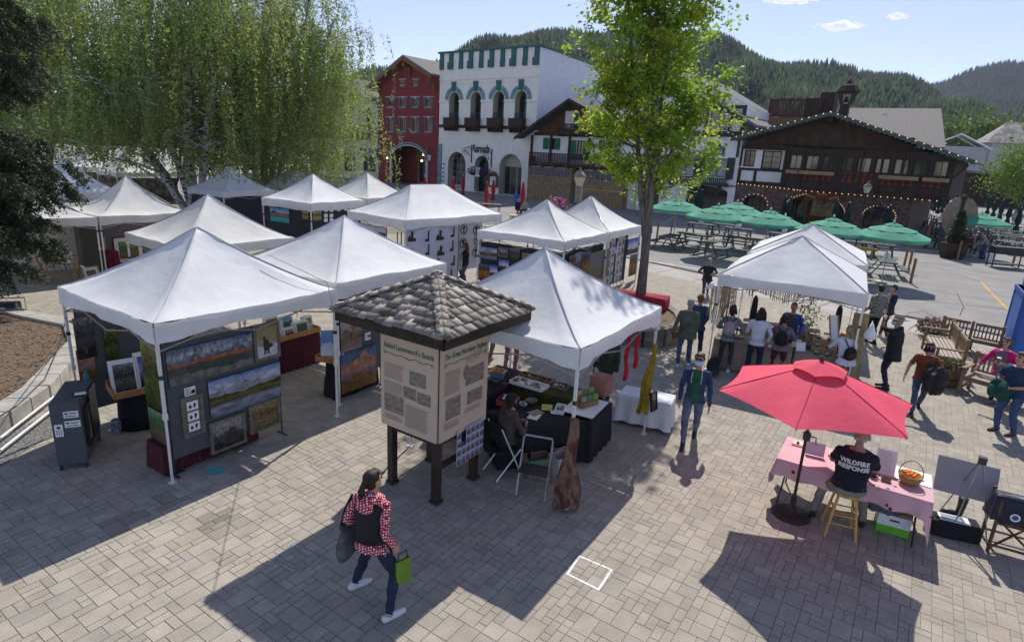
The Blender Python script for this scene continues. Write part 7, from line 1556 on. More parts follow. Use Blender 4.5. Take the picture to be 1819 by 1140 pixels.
def picnic(label,x,y,rz,m=None,group='picnic tables on the beer hall patio'):
 if pt0[0]:
  t=dup(pt0[0],(x,y,0),rz,label,group)
  if m:
   for c in KIDS(t): c.data=c.data.copy(); c.data.materials[0]=m
  return t
 t=E('picnic_table',label,'picnic table',(x,y,0),rz,group); L=1.85
 b=MB(); [b.box(-L/2,L/2,-.37+k*.15,-.24+k*.15,.71,.75) for k in range(5)]; b.build('table_top',m_slate,t)
 for s in(-1,1): b=MB(); [b.box(-L/2,L/2,s*.72-.13+k*.14,s*.72-.0+k*.14,.42,.46) for k in range(2)]; b.build('seat',m_slate,t)
 for s in(-1,1):
  b=MB(); x_=s*(L/2-.22); b.bar((x_,-.25,.71),(x_,-.68,0),.045,.1,up=(1,0,0)); b.bar((x_,.25,.71),(x_,.68,0),.045,.1,up=(1,0,0)); b.box(x_-.022,x_+.022,-.84,.84,.37,.42); b.box(x_-.022,x_+.022,-.36,.36,.66,.71); b.build('leg_frame',m_slate,t)
 pt0[0]=t; return t
PT=[((1190,418),'picnic table at the left end of the patio behind the maple trunk',50),((1266,428),'picnic table under the second green umbrella',50),((1232,415),'picnic table between the two left umbrellas',-38),((1320,422),'long picnic table right of the second umbrella pole',-38),((1357,432),'picnic table under the green umbrella before the door arch',50),((1245,397),'picnic table with a napkin box close to the timbered building',-38),((1312,405),'picnic table with a napkin box close to the stone wall',-38),((1393,415),'picnic table with a napkin box near the door arch',-38),((1290,398),'grey picnic table close behind the third umbrella',-38),((1440,430),'picnic table beyond the macrame tent roof',-38),((1470,440),'picnic table under the umbrella behind the macrame tent',50),((1530,430),'picnic table left of the thick patio posts',-38),((1576,462),'picnic table under the rightmost front umbrella, nearest the street',60),((1560,432),'picnic table with a yellow cloth on it near the thick posts',-38)]
for q,lab,a in PT: g=G(*q,.75); picnic(lab,g.x,g.y,R(a+rnd.uniform(-5,5)))
m_pale=mat('pale_weathered_timber',(.3,.31,.29),.9,.2,7)
ft=[(1668,384),(1680,392),(1692,399),(1672,402),(1688,410),(1707,408),(1662,394),(1703,420),(1690,424),(1716,433),(1722,412),(1745,398),(1758,404),(1772,396),(1790,402),(1770,412),(1786,409),(1803,407),(1790,419),(1808,417),(1800,429),(1815,432),(1730,392),(1814,398),(1742,408)]
for k,q in enumerate(ft): g=G(*q,.75); picnic('pale picnic table on the side patio beyond the beer hall',g.x,g.y,R(-20+rnd.uniform(-8,8)),group='pale picnic tables on the side patio',m=None);
for k,(px,py,Y) in enumerate([(1658,352,75),(1664,352,72),(1671,354,68),(1678,352,70),(1685,354,66),(1696,357,62),(1706,360,58),(1716,364,54),(1728,369,50),(1760,352,72),(1771,355,68),(1783,358,64),(1797,364,58),(1815,370,50),(1710,385,41),(1722,388,40)]):
 p=ray(px,py,Y); folded('closed dark green umbrella standing among the side patio tables',p.x,p.y,2.55,m_dgreen,'closed dark green umbrellas on the side patio',1.95,.24)
for k,(px,py,Y) in enumerate([(1395,358,47),(1404,360,46),(1487,366,45),(1507,374,43),(1580,376,42),(1240,343,52),(1246,352,50)]):
 p=ray(px,py,Y); folded('closed dark green umbrella '+['leftmost in the beer hall door arch','second in the beer hall door arch','at the right foot of the lit door arch','between the door arch and the right arch','in front of the right lit arch','left one by the timbered building window','right one by the timbered building window'][k],p.x,p.y,2.6,m_dgreen,'closed dark green umbrellas at the beer hall wall' if px>1300 else 'closed umbrellas at the timbered building',1.8,.22)
for k,q in enumerate([(1245,395),(1312,403),(1393,412),(1576,455)]): g=G(*q,.8); b=MB(); b.box(-.12,.12,-.12,.12,0,.2); b.prism([(-.12,.2),(.12,.2),(0,.3)],-.1,.1); simple('napkin_box','white napkin box on the picnic table %s'%['close to the timbered building','close to the stone wall','near the door arch','under the rightmost front umbrella'][k],'box',b,m_paper,(g.x,g.y,.755),R(-38))
g=G(1560,430,.76); b=MB(); b.ell((0,0,.08),(.3,.2,.12),n=10,m=6); simple('yellow_bundle','bright yellow bundle on the picnic table near the thick posts','bundle',b,mat('yellow_cloth',(.5,.42,.02),.8),(g.x,g.y,.75))
for k,(px,py,a) in enumerate([(1352,427,-32),(1482,434,-32),(1520,441,-32)]): g=G(px,py,.5); b=MB(); b.box(-1.1,1.1,-.08,.08,.45,.6); b.box(-.9,-.8,-.06,.06,0,.45); b.box(.8,.9,-.06,.06,0,.45); simple('yellow_plank','low ochre plank rail %s'%['left of the door arch umbrella','behind the macrame tent','before the right umbrella'][k],'rail',b,mat('ochre_plank',(.3,.17,.04),.8,.2),(g.x,g.y,0),R(a))
p=G(1690,458); pl=E('barrel_planter','dark barrel planter with an upright evergreen at the corner of the side patio','planter',(p.x,p.y,0)); b=MB(); b.lathe([(.6,0),(.72,.4),(.68,.9)],n=14); b.build('barrel',m_dwood,pl)
rg=np.random.default_rng(41); n=2600; z=rg.random(n); a=rg.uniform(0,6.28,n); r=.6*(1-z*.75)*np.sqrt(rg.random(n)); P=np.stack([r*np.cos(a),r*np.sin(a),.8+z*2.0],1); V,F=quads(P,None,.12,.5,rg); g_=.6+.8*rg.random(n); npmesh('evergreen',V,F,leafmat('shrub_leaf',None,.2),pl,col=np.stack([.03*g_,.05*g_,.02*g_],1))
sg=E('round_wooden_sign','large round wooden sign board on a dark post at the side patio entrance','sign',G(1688,452),R(-20)); b=MB(); b.box(-.1,.1,-.08,.08,0,3.4); b.ell((0,0,3.5),(.2,.15,.2)); b.build('post',m_dwood,sg); b=MB(); b.prism([(1.0*math.cos(k*.524)*.95,2.35+1.25*math.sin(k*.524)) for k in range(12)],-.04,.04); b.build('sign_board',mat('tan_sign_board',(.24,.19,.14),.8,.15,3),sg)
gr=E('iron_grill','black iron barbecue trolley on the side patio edge','grill',G(1785,475),R(-12)); b=MB(); b.box(-.85,.85,-.35,.35,.75,1.15); b.build('firebox',m_blackiron,gr); b=MB(); b.box(-.85,.85,-.35,.35,.18,.22); b.build('shelf',m_blackiron,gr)
for sx in(-1,1):
 for sy in(-1,1): b=MB(); b.tube([(sx*.8,sy*.3,0),(sx*.8,sy*.3,.75)],.035,6); b.build('leg',m_blackiron,gr)
g=G(1798,473); b=MB(); b.tube([(0,0,0),(0,0,1.25)],.06,8); simple('patio_post','rope post standing against the right end of the grill','post',b,m_post,g,0,'wooden rope posts round the patio')
for k,(px,py,m,lab) in enumerate([(1711,455,m_grey_metal,'galvanised bucket at the foot of the patio post'),(1757,466,m_paper,'white bucket left of the iron grill')]): b=MB(); b.lathe([(.2,0),(.25,.5),(.24,.5),(.19,.02)],n=14); simple('bucket',lab,'bucket',b,m,G(px,py))
g=G(1643,440); b=MB(); b.prism([(-.9,0),(.9,0),(.8,.15),(.1,1.9),(-.1,1.9)],-.05,.05); o=simple('leaning_hatch','dark sloped wooden hatch beside the beer hall corner','hatch',b,m_bw,g,R(50));
b=MB(); b.box(-1.6,1.6,-1,1,1.0,1.35); b.box(-1.5,1.5,-.9,.9,0,.2); [b.box(x,x+.14,-.9,.9,.2,1.0) for x in(-1.5,-.5,.4,1.36)]; simple('timber_stand','stack of raw lumber on a timber stand behind the beer hall','stand',b,mat('raw_lumber',(.33,.23,.12),.8,.2),G(1650,368)+Vector((0,1,0)),R(-20))
b=MB(); b.box(-2.4,2.4,-1,1,.5,1.2); b.prism([(-1.9,1.2),(1.9,1.2),(1.4,1.95),(-1.2,1.95)],-.95,.95)
van=E('parked_van','grey van parked at the far end of the street','van',G(1690,345),R(35)); b.build('body',mat('grey_paint',(.1,.12,.13),.35,.05),van)
for x in(-1.5,1.5):
 for y in(-.95,.95): b=MB(); b.lathe([(.36,-.1),(.36,.1)],n=14); o=b.build('wheel',m_legd,van); o.location=(x,y,.36); o.rotation_euler.x=R(90)
b=MB(); b.box(-1.5,1.2,-1.0,-.96,1.3,1.8); b.box(-1.5,1.2,.96,1.0,1.3,1.8); b.build('side_window',m_glass,van)
ss=E('stop_sign','red octagonal stop sign on a dark pole at the far crossing','sign',G(1744,361),R(20)); b=MB(); b.tube([(0,0,0),(0,0,4.0)],.12,6); b.build('pole',m_legd,ss); b=MB(); b.prism([(1.1*math.cos(math.pi/8+k*math.pi/4),4.6+1.1*math.sin(math.pi/8+k*math.pi/4)) for k in range(8)],-.15,-.1); o=b.build('octagon',mat('stop_red',(.35,.02,.02),.5),ss); textmesh('STOP',.85,'lettering',m_white,o,wallT(0,-.16,4.6))
b=MB(); b.lathe([(.9,0),(1.0,1.8),(.95,2.0)],n=8); simple('waste_bin','dark waste bin on the kerb island by the stop sign','bin',b,m_legd,G(1736,359));
g=G(1745,362); b=MB(); b.lathe([(4.5,0),(4.3,.15)],n=24,sx=1.3); simple('kerb_island','oval kerb island at the far crossing','kerb island',b,m_concrete,(g.x,g.y,0),.3)
b=MB(); b.tube([(0,0,0),(0,0,1.6)],.25,8); b.ell((0,0,1.8),(.35,.35,.4)); simple('fire_hydrant','yellow hydrant near the dark shopfront at the right edge','hydrant',b,mat('yellow_paint',(.5,.4,.03),.5),G(1800,362))
for k,px in enumerate((1772,1780,1790)): b=MB(); b.lathe([(.9,0),(1.1,1.0)],n=10); b.ell((0,0,1.3),(1.1,1.1,.6),1,n=8,m=5); simple('far_planter','small barrel planter before the far hall, number %s from the left'%['one','two','three'][k],'planter',b,[m_bw,mat('planter_green',(.08,.1,.03),.9)],G(px,348+k*2))
# ---------------- benches
m_teak=mat('weathered_teak',(.24,.16,.095),.75,.25,9,.3,40,stretch=(1,8,1)); m_teak2=mat('grey_teak_slats',(.36,.31,.25),.75,.25,9,.3,40,stretch=(1,8,1))
def bench(label,a,b_,side,L=None):
 """a,b_ : ends of the back rail on plan; faces to the given side (+1: left of a->b_)"""
 a=Vector((a.x,a.y,0)); b_=Vector((b_.x,b_.y,0)); d=(b_-a); L=L or d.length; d.normalize(); ang=math.atan2(d.y,d.x)+(math.pi if side>0 else 0)
 c=a+d*L/2; t=E('garden_bench',label,'bench',c,ang,'teak garden benches')
 for k in range(2 if L>1.3 else 1):
  n=2 if L>1.3 else 1; x0=-L/2+k*L/n+.06; x1=-L/2+(k+1)*L/n-.06; b=MB(); b.box(x0,x1,-.015,.03,.84,.92); b.box(x0,x1,-.01,.025,.48,.53)
  x=x0+.05
  while x<x1-.03: b.box(x,x+.035,0,.018,.53,.84); x+=.085
  b.build('backrest',m_teak,t)
 b=MB(); [b.box(-L/2+.05,L/2-.05,-.56+i*.092,-.49+i*.092,.42,.445) for i in range(6)]; b.build('seat',m_teak2,t)
 b=MB(); b.box(-L/2,L/2,-.58,-.56,.34,.42); b.box(-L/2,L/2,-.02,.0,.34,.42); b.box(-L/2,L/2,-.3,-.26,.36,.415); b.build('apron',m_teak,t)
 xs=[-L/2,L/2-.065]+([-.03] if L>1.3 else [])
 for i,x in enumerate(xs):
  b=MB(); b.box(x,x+.065,-.03,.04,0,.95); b.build('back_leg',m_teak,t)
  b=MB(); b.box(x,x+.065,-.6,-.54,0,.62 if i<2 else .42); b.build('front_leg',m_teak,t)
  if i<2: b=MB(); b.box(x-.01,x+.075,-.66,.0,.62,.655); b.build('armrest',m_teak,t); b=MB(); b.box(x+.02,x+.045,-.55,-.02,.12,.18); b.build('side_rail',m_teak,t)
 return t
bench('teak bench with pale seat slats facing left beside the flower barrel',G(1693,571,.9),G(1721,608,.9),-1)
bench('teak bench seen from behind, farthest of the three',G(1676,563,.9),G(1787,584,.9),1)
bench('teak bench nearest the camera under the hand of the pink shirted woman',G(1734,626,.9),G(1734,626,.9)+(G(1790,640,.9)-G(1734,626,.9)).normalized()*1.6,-1)
g=G(1691,690); bl=E('flower_barrel','half whisky barrel planter with pink flowers at the end of the teak bench','planter',(g.x,g.y+.3,0)); b=MB(); b.lathe([(.3,0),(.36,.2),(.39,.47),(.35,.47),(.33,.42)],n=20); b.build('barrel',mat('barrel_staves',(.16,.1,.05),.8,.4,14,stretch=(6,6,.3)),bl); b=MB(); b.lathe([(.365,.2),(.367,.25)],n=20); b.lathe([(.315,.04),(.322,.09)],n=20); b.build('iron_hoop',m_blackiron,bl)
rg=np.random.default_rng(44); n=1500; r=.38*np.sqrt(rg.random(n)); a=rg.uniform(0,6.28,n); P=np.stack([r*np.cos(a),r*np.sin(a),.44+.2*rg.random(n)*(1-r)],1); V,F=quads(P,None,.055,.8,rg); k=rg.choice(4,n,p=[.5,.3,.1,.1]); npmesh('flowers',V,F,leafmat('barrel_petal',None,.3),bl,col=np.array([(.07,.12,.03),(.1,.15,.04),(.5,.1,.3),(.5,.42,.15)])[k]*(.6+.6*rg.random(n))[:,None])
g=G(1663,603); flowers('low planter of pink and green flowers behind the pale slatted bench',(g.x,g.y+.3,.3),.42,47,[(.07,.12,.03),(.1,.15,.04),(.4,.1,.25)],800)
g=G(1783,655); zt=None
bb=E('blue_booth','bright blue wooden booth cut by the right edge of the picture','booth',(g.x,g.y,0),R(-32)); b=MB(); b.box(0,1.6,0,1.6,0,2.05); b.box(.1,1.5,.1,1.5,2.05,2.6); b.build('booth_body',mat('blue_painted_wood',(.045,.13,.42),.5,.1,4),bb,bev=.01); b=MB(); b.box(-.03,1.63,-.03,1.63,1.95,2.05); b.box(.0,.08,-.02,-.002,0,1.95); b.box(.7,.78,-.02,-.002,0,1.95); b.box(-.02,-.002,.0,.08,0,1.95); b.box(-.02,-.002,1.52,1.6,0,1.95); b.box(.08,.7,-.02,-.002,1.75,1.83); b.build('trim',mat('dark_blue_paint',(.03,.09,.33),.5),bb)
# ---------------- red umbrella stall
UC=Vector((4.19,7.75,0)); m_rumb=mat('coral_red_umbrella',(.8,.09,.15),.8,.06,3,.25,12,trans=.25)
ru=E('red_umbrella','large coral red market umbrella over the pink table','umbrella',UC,R(-4)); n=6; rr=1.3; zt=2.32; zr=1.84
b=MB();
def gore(r0,z0,r1,z1,seg,bow,sub=8):
 o=len(b.v); N=n*sub
 for i in range(seg+1):
  q=i/seg
  for k in range(N):
   a=2*math.pi*k/N; f=(k%sub)/sub; cs=math.cos(math.pi/n)/math.cos((a%(2*math.pi/n))-math.pi/n); bw=4*f*(1-f)
   r=(r0+(r1-r0)*q)*cs*(1-bow*bw*q*1.0); z=z0+(z1-z0)*q**1.08+.025*bw*q*(1-q)*2+.004*math.sin(7*f*6.28+q*9)*q
   b.v.append(Vector((r*math.cos(a),r*math.sin(a),z)))
 for i in range(seg):
  for k in range(N): b.f.append([o+i*N+k,o+(i+1)*N+k,o+(i+1)*N+(k+1)%N,o+i*N+(k+1)%N]); b.m.append(0)
gore(.05,zt-.02,rr,zr,12,.055)
b.build('canopy',m_rumb,ru,True)
b=MB(); o=len(b.v); N=48
for i in range(5):
 q=i/4
 for k in range(N): a=2*math.pi*k/N; f=(k%8)/8; r=(.03+.33*q)*(1-.1*4*f*(1-f)*q); b.v.append(Vector((r*math.cos(a),r*math.sin(a),zt+.055-.13*q+.03*4*f*(1-f)*q)))
for i in range(4):
 for k in range(N): b.f.append([o+i*N+k,o+(i+1)*N+k,o+(i+1)*N+(k+1)%N,o+i*N+(k+1)%N]); b.m.append(0)
b.build('vent_flap',m_rumb,ru,True)
b=MB()
for k in range(n): a=2*math.pi*k/n; b.tube([((.05+(rr-.05)*q)*math.cos(a),(.05+(rr-.05)*q)*math.sin(a),zt-.02+(zr-zt+.02)*q**1.08+.004) for q in [j/10 for j in range(11)]],.005,4)
b.build('seam',mat('coral_seam',(.45,.03,.07),.8),ru)
for k in range(n): a=2*math.pi*k/n; b=MB(); b.tube([(.04*math.cos(a),.04*math.sin(a),zt-.05),(rr*.985*math.cos(a),rr*.985*math.sin(a),zr-.015)],.008,5); b.tube([(0,0,zt-.5),(rr*.5*math.cos(a),rr*.5*math.sin(a),zt-.27)],.007,5); b.build('rib',m_legd,ru)
b=MB(); b.tube([(0,0,.06),(0,0,zt+.05)],.021,10); b.build('pole',mat('dark_bronze',(.05,.04,.035),.4,.1,metal=.5),ru); b=MB(); b.box(-.035,.045,-.035,.035,1.2,1.32); b.tube([(.05,0,1.26),(.12,-.03,1.26),(.13,-.03,1.18)],.01,6); b.build('crank',m_legd,ru); b=MB(); b.lathe([(.02,zt+.05),(.032,zt+.07),(.03,zt+.1),(.01,zt+.12)],n=8); b.build('finial',m_legd,ru)
b=MB(); b.lathe([(.26,0),(.265,.03),(.2,.055),(.07,.075),(.045,.12),(.035,.3)],n=28); b.build('base',mat('cast_iron_base',(.035,.027,.023),.55,.3,18,.5,30),ru,True)
m_pink=mat('pink_printed_tablecloth',(.6,.36,.39),.85,.06,3); t_=m_pink.node_tree; vo=t_.nodes.new('ShaderNodeTexVoronoi'); vo.inputs['Scale'].default_value=5.5; tc=t_.nodes.new('ShaderNodeTexCoord'); t_.links.new(tc.outputs['Object'],vo.inputs[0]); cr_=t_.nodes.new('ShaderNodeValToRGB'); cr_.color_ramp.elements[0].position=.13; cr_.color_ramp.elements[1].position=.17; cr_.color_ramp.elements[0].color=(.16,.08,.06,1); cr_.color_ramp.elements[1].color=(1,1,1,1); t_.links.new(vo.outputs['Distance'],cr_.inputs[0]); mm_=t_.nodes.new('ShaderNodeMix'); mm_.data_type='RGBA'; mm_.blend_type='MULTIPLY'; mm_.inputs[0].default_value=1; src=[n_ for n_ in t_.nodes if n_.type=='VALTORGB' and n_!=cr_][0]; t_.links.new(src.outputs[0],mm_.inputs[6]); t_.links.new(cr_.outputs[0],mm_.inputs[7]); t_.links.new(mm_.outputs[2],t_.nodes['Principled BSDF'].inputs['Base Color'])
PA=R(-32.3); PC=Vector((5.035,7.91,0))
table('long folding table of the wildfire information stall',PC,PA,1.92,.88,.75,cm=m_pink,clab='pink tablecloth printed with small motifs under the red umbrella',z0=.42,fl=.07,drops=[.5,.12,.5,.3],nw=4)
def WP(x,y,z=.757): return PC+Matrix.Rotation(PA,3,'Z')@Vector((x,y,z))
SG2='things on the pink tablecloth'
b=MB(); clothmesh(b,1.0,.5,.008,.0,0,0.0,4);
b=MB(); b.box(-.3,.95,-.02,.42,0,.003); simple('white_sheet','white runner laid along the far edge of the pink table','cloth',b,m_paper,WP(0,0,.7575),PA,SG2)
for k,(x,y,w_,lab) in enumerate([(-.78,.2,.16,'red card with a small cutting at the left end of the pink table'),(-.55,.17,.16,'red card beside the umbrella pole'),(-.3,.16,.1,'small red card with a pine cone in the middle'),(-.14,.14,.1,'small red card with a dry twig next to the seated man')]):
 b=MB(); b.box(-w_/2,w_/2,-.05,.05,0,.004); b.box(-w_*.45,w_*.45,0,.14,.004,.007,1); b.ell((.0,.03,.025),(.022,.02,.02),2,n=7,m=5); simple('sample_card',lab,'card',b,[mat('red_card',(.5,.05,.05),.6),mat('pale_green_card',(.5,.6,.42),.7),m_bw],WP(x,y,.76),PA,SG2)
b=MB(); b.box(-.13,.13,-.002,.002,0,.19); o=simple('leaflet_holder','clear leaflet holder standing behind the umbrella pole','leaflet holder',b,mat('pale_lilac_leaflet',(.5,.45,.55),.5),WP(-.52,-.02,.76),PA+.1,SG2); o.rotation_euler.x=-.3
ps=E('notice_sheet','white printed notice in a stand between the mug and the orange basket','notice',WP(.38,.02,.76),PA+R(4),SG2); ps.rotation_euler.x=-.5
b=MB(); b.box(-.125,.125,-.003,.003,0,.34); b.build('sheet',m_paper,ps); b=MB(); [b.box(-.1,.1*rnd.uniform(.5,1),-.0045,-.0032,.04+k*.028,.046+k*.028) for k in range(10)]; b.build('printed_lines',m_tx,ps)
b=MB(); b.box(-.1,.1,-.004,.004,0,.16); o=simple('mountain_booklet','dark booklet with a mountain cover standing behind the mug','booklet',b,mat('booklet_cover',(.1,.13,.14),.4,.5,6,col2=(.25,.3,.32)),WP(.2,-.1,.76),PA+.05,SG2); o.rotation_euler.x=-.35
b=MB(); b.lathe([(.04,0),(.048,.09),(.043,.09),(.036,.01)],n=14); b.tube([(.045,0,.07),(.075,0,.06),(.07,0,.03),(.042,0,.02)],.007,5); simple('black_mug','black mug with a pale lid in front of the booklet','mug',b,m_legd,WP(.25,-.17,.757),PA,SG2)
b=MB(); b.box(-.06,.06,-.03,.03,0,.04); [b.ell((-.04+k*.027,0,.05),(.014,.02,.02),1,n=6,m=4) for k in range(4)]; simple('cone_box','little box of dark pine cones before the notice','box',b,[m_felt[1],m_bw],WP(.41,-.2,.757),PA,SG2)
bk=E('fruit_basket','round wicker basket of oranges with a tall handle on the pink table','basket',WP(.68,-.05,.757),PA,SG2); m_wick=mat('wicker',(.34,.2,.07),.8,.4,60,.6,90); b=MB(); b.lathe([(.1,0),(.13,.05),(.15,.13),(.135,.13),(.1,.03)],n=22); b.build('wicker_bowl',m_wick,bk,True)
b=MB(); b.tube([(.145*math.cos(a),0,.12+.21*math.sin(a)) for a in [k*math.pi/12 for k in range(13)]],.007,6); b.build('handle',m_wick,bk)
m_or=mat('orange_peel',(.75,.2,.01),.45,.1,30);
for k in range(11): a=k*2.4; r=.085*math.sqrt((k+.4)/11); b=MB(); b.ell((r*math.cos(a),r*math.sin(a),.125+.03*(1-r*8)),(.03,.03,.028),n=10,m=7); simple('orange','bright orange fruit in the wicker basket','orange',b,m_or,bk.location,PA,'oranges in the wicker basket',True)
b=MB(); b.box(-.06,.06,-.04,.04,0,.003); [b.box(-.045+k*.05,-.01+k*.05,-.02,.02,.003,.006,1) for k in range(2)]; simple('contact_card','white card with two dark squares behind the basket','card',b,[m_paper,m_ink],WP(.82,.12,.762),PA+.1,SG2)
b=MB(); b.ell((0,0,.02),(.05,.035,.02),n=8,m=5); simple('grey_stone','grey stone on the white runner above the basket','stone',b,m_felt[0],WP(.6,.2,.762),PA,SG2)
g=G(1588,948); bx=E('carton_box','white and bright green cardboard carton under the pink table','cardboard box',(g.x+.02,g.y+.12,0),PA+R(6),'boxes on the ground at the stalls'); b=MB(); b.box(-.2,.2,-.15,.15,.12,.28); b.build('carton_top',m_paper,bx); b=MB(); b.box(-.2,.2,-.15,.15,0,.12); b.build('green_band',mat('lime_green_print',(.14,.42,.03),.6),bx); b=MB(); b.box(-.06,.06,-.153,-.149,.2,.225); b.build('handle_hole',m_ink,bx)
b=MB(); b.box(-.1,.12,-.12,.1,0,.3); o=simple('paper_sack','brown paper sack standing in the green and white carton','sack',b,mat('kraft_paper',(.24,.14,.07),.85,.2,9,.5,12),(g.x+.1,g.y+.14,.24),PA+.3)
rg=np.random.default_rng(50)
def lump(name,label,cat,c,sx,sy,sz,m,seed,n=6,rz=0):
 rg=np.random.default_rng(seed); b=MB()
 for k in range(n): b.ell((rg.uniform(-.5,.5)*sx,rg.uniform(-.5,.5)*sy,sz*rg.uniform(.3,.6)),(sx*rg.uniform(.3,.5),sy*rg.uniform(.3,.5),sz*rg.uniform(.35,.5)),n=10,m=7,rot=Matrix.Rotation(rg.uniform(0,3),3,'Z'))
 o=b.build(name,m,None,True,loc=c,rz=rz); r=o.modifiers.new('remesh','REMESH'); r.mode='VOXEL'; r.voxel_size=min(sx,sy,sz)*.09; d=o.modifiers.new('wr','DISPLACE'); tx=bpy.data.textures.new(name,'CLOUDS'); tx.noise_scale=.09; d.texture=tx; d.strength=.05; return tag(o,label,cat)
lump('crumpled_sweater','crumpled grey-blue sweater on top of the green and white carton','sweater',(g.x-.12,g.y+.16,.22),.3,.24,.26,mat('grey_blue_knit',(.12,.12,.16),.9,.2,20,.4,80),51)
b=MB(); b.box(-.3,.3,-.16,.16,0,.24); sc=simple('equipment_case','black soft case on the paving under the easel','case',b,m_black,G(1700,958)+Vector((.0,.12,0)),PA+R(12),bev=.03); b=MB(); b.box(-.2,.16,-.1,.1,0,.006); b.box(-.17,.1,-.08,.08,.0065,.009,1); simple('clipboard','clipboard and grey tablet lying on the black soft case','clipboard',b,[m_paper,mat('grey_screen',(.25,.28,.3),.3)],G(1700,958)+Vector((0,.12,.243)),PA+R(10))
g=G(1688,915); b=MB(); b.tube([(0,.1,.33),(0,.1,.2),(0,.09,.08)],[.065,.055,.05],12); b.ell((0,0,.05),(.05,.14,.05),n=12,m=8); o=b.build('rubber_boot',mat('black_rubber',(.03,.035,.03),.35),None,True,loc=(g.x,g.y,0),rz=R(-120)); tag(o,'black rubber boot with a tan sole beside the easel','boot'); b=MB(); b.ell((0,-.01,.015),(.052,.145,.018),n=12,m=6); b.build('sole',mat('tan_sole',(.3,.22,.08),.7),o,True)
es=E('tripod_easel','grey metal tripod easel at the right end of the pink table','easel',G(1708,948),R(-30)); hd=Vector((0,.02,1.15))
for k,(x,y) in enumerate([(-.16,-.18),(.28,-.05),(-.25,.45)]): b=MB(); b.tube([(x,y,0),tuple(hd+Vector((x*.05,y*.05,0)))],[.009,.013],7); b.lathe([(.016,0),(.016,.03)],c=(x,y,0),n=8); b.build('leg',m_grey_metal,es)
b=MB(); b.box(-.045,.045,-.03,.05,1.1,1.2); b.build('head',m_legd,es)
wb_=G(1713,862,1.0); sb=E('display_board','pale poster board seen from behind on the tripod easel','poster board',ray(1716,852,7.72),R(-30)); sb.rotation_euler.x=R(-28)
b=MB(); b.box(-.36,.36,-.006,.006,-.24,.26); b.build('board',mat('grey_lilac_board',(.3,.28,.29),.35,.06,2),sb); b=MB(); [b.box(-.28,.28*rnd.uniform(.3,1),.0065,.008,-.15+k*.075,-.12+k*.075) for k in range(5)]; b.build('printed_lines',m_green,sb)
g=G(1768,985); dc=E('directors_chair','brown wooden folding chair at the right edge of the picture','chair',(g.x+.28,g.y+.12,0),R(-28)); m_ch=mat('walnut_wood',(.11,.06,.035),.6,.25,8)
for y in(-.22,.22):
 for x in(-.28,.28): b=MB(); b.bar((x,y,0),(x,y,.78),.035); b.build('upright',m_ch,dc)
 for z in(.12,.45): b=MB(); b.bar((-.3,y,z),(.3,y,z),.025); b.build('rail',m_ch,dc)
b=MB(); b.bar((-.28,-.2,.05),(.28,.2,.42),.022); b.bar((.28,-.2,.05),(-.28,.2,.42),.022); b.build('cross_brace',m_ch,dc); b=MB(); b.box(-.26,.26,-.2,.2,.46,.475); b.build('seat',m_black,dc)
b=MB(); clothmesh(b,.62,.2,.84,.5,0,.05,5); jk=b.build('navy_jacket',mat('navy_nylon',(.014,.018,.035),.5,.3,9,.4,12),None,True,loc=(g.x+.2,g.y+.02,0),rz=R(-28)); tag(jk,'navy jacket with a round white emblem draped over the wooden chair','jacket'); b=MB(); b.lathe([(.055,0),(.055,.004)],n=20); em=b.build('round_emblem',m_paper,jk); em.location=(-.1,-.165,.62); em.rotation_euler.x=R(90); b=MB(); b.lathe([(.035,.0045),(.035,.006)],n=16); em2=b.build('emblem_mark',mat('emblem_blue',(.05,.1,.2),.6),jk); em2.location=(-.1,-.166,.62); em2.rotation_euler.x=R(90)
g=(G(1452,942)+G(1491,965)+G(1512,950))/3; ST=Vector((4.70,7.40,0)); stl=E('wooden_stool','yellow pine stool under the seated man','stool',ST,R(-20)); m_py=mat('yellow_pine',(.5,.3,.09),.5,.15,7,stretch=(1,1,.3)); b=MB(); b.lathe([(.16,.6),(.17,.615),(.165,.635)],n=20); b.build('seat',m_py,stl,True)
for sx in(-1,1):
 for sy in(-1,1): b=MB(); b.tube([(sx*.11,sy*.11,.6),(sx*.19,sy*.19,0)],[.018,.02],8); b.build('leg',m_py,stl)
b=MB();
for z,k in((.2,.164),(.33,.148)):
 for a,c in(((-1,-1),(1,-1)),((-1,1),(1,1))): b.tube([(a[0]*k,a[1]*k,z),(c[0]*k,c[1]*k,z)],.011,6)
for z,k in((.26,.157),(.39,.138)):
 for a,c in(((-1,-1),(-1,1)),((1,-1),(1,1))): b.tube([(a[0]*k,a[1]*k,z),(c[0]*k,c[1]*k,z)],.011,6)
b.build('rung',m_py,stl)
b=MB(); a=PLN(1,497,480,1,0.0); p=TW(1,a.x,0,a.z); b.tube([TW(1,.75,-.75,3.0),TW(1,1.35,-1.5,2.55),KC+Matrix.Rotation(KY,3,'Z')@Vector((-.98,.98,2.66))],.006,5); simple('guy_line','thin dark cord tied from the nearest tent canvas to the kiosk roof corner','cord',b,m_legd,(0,0,0))
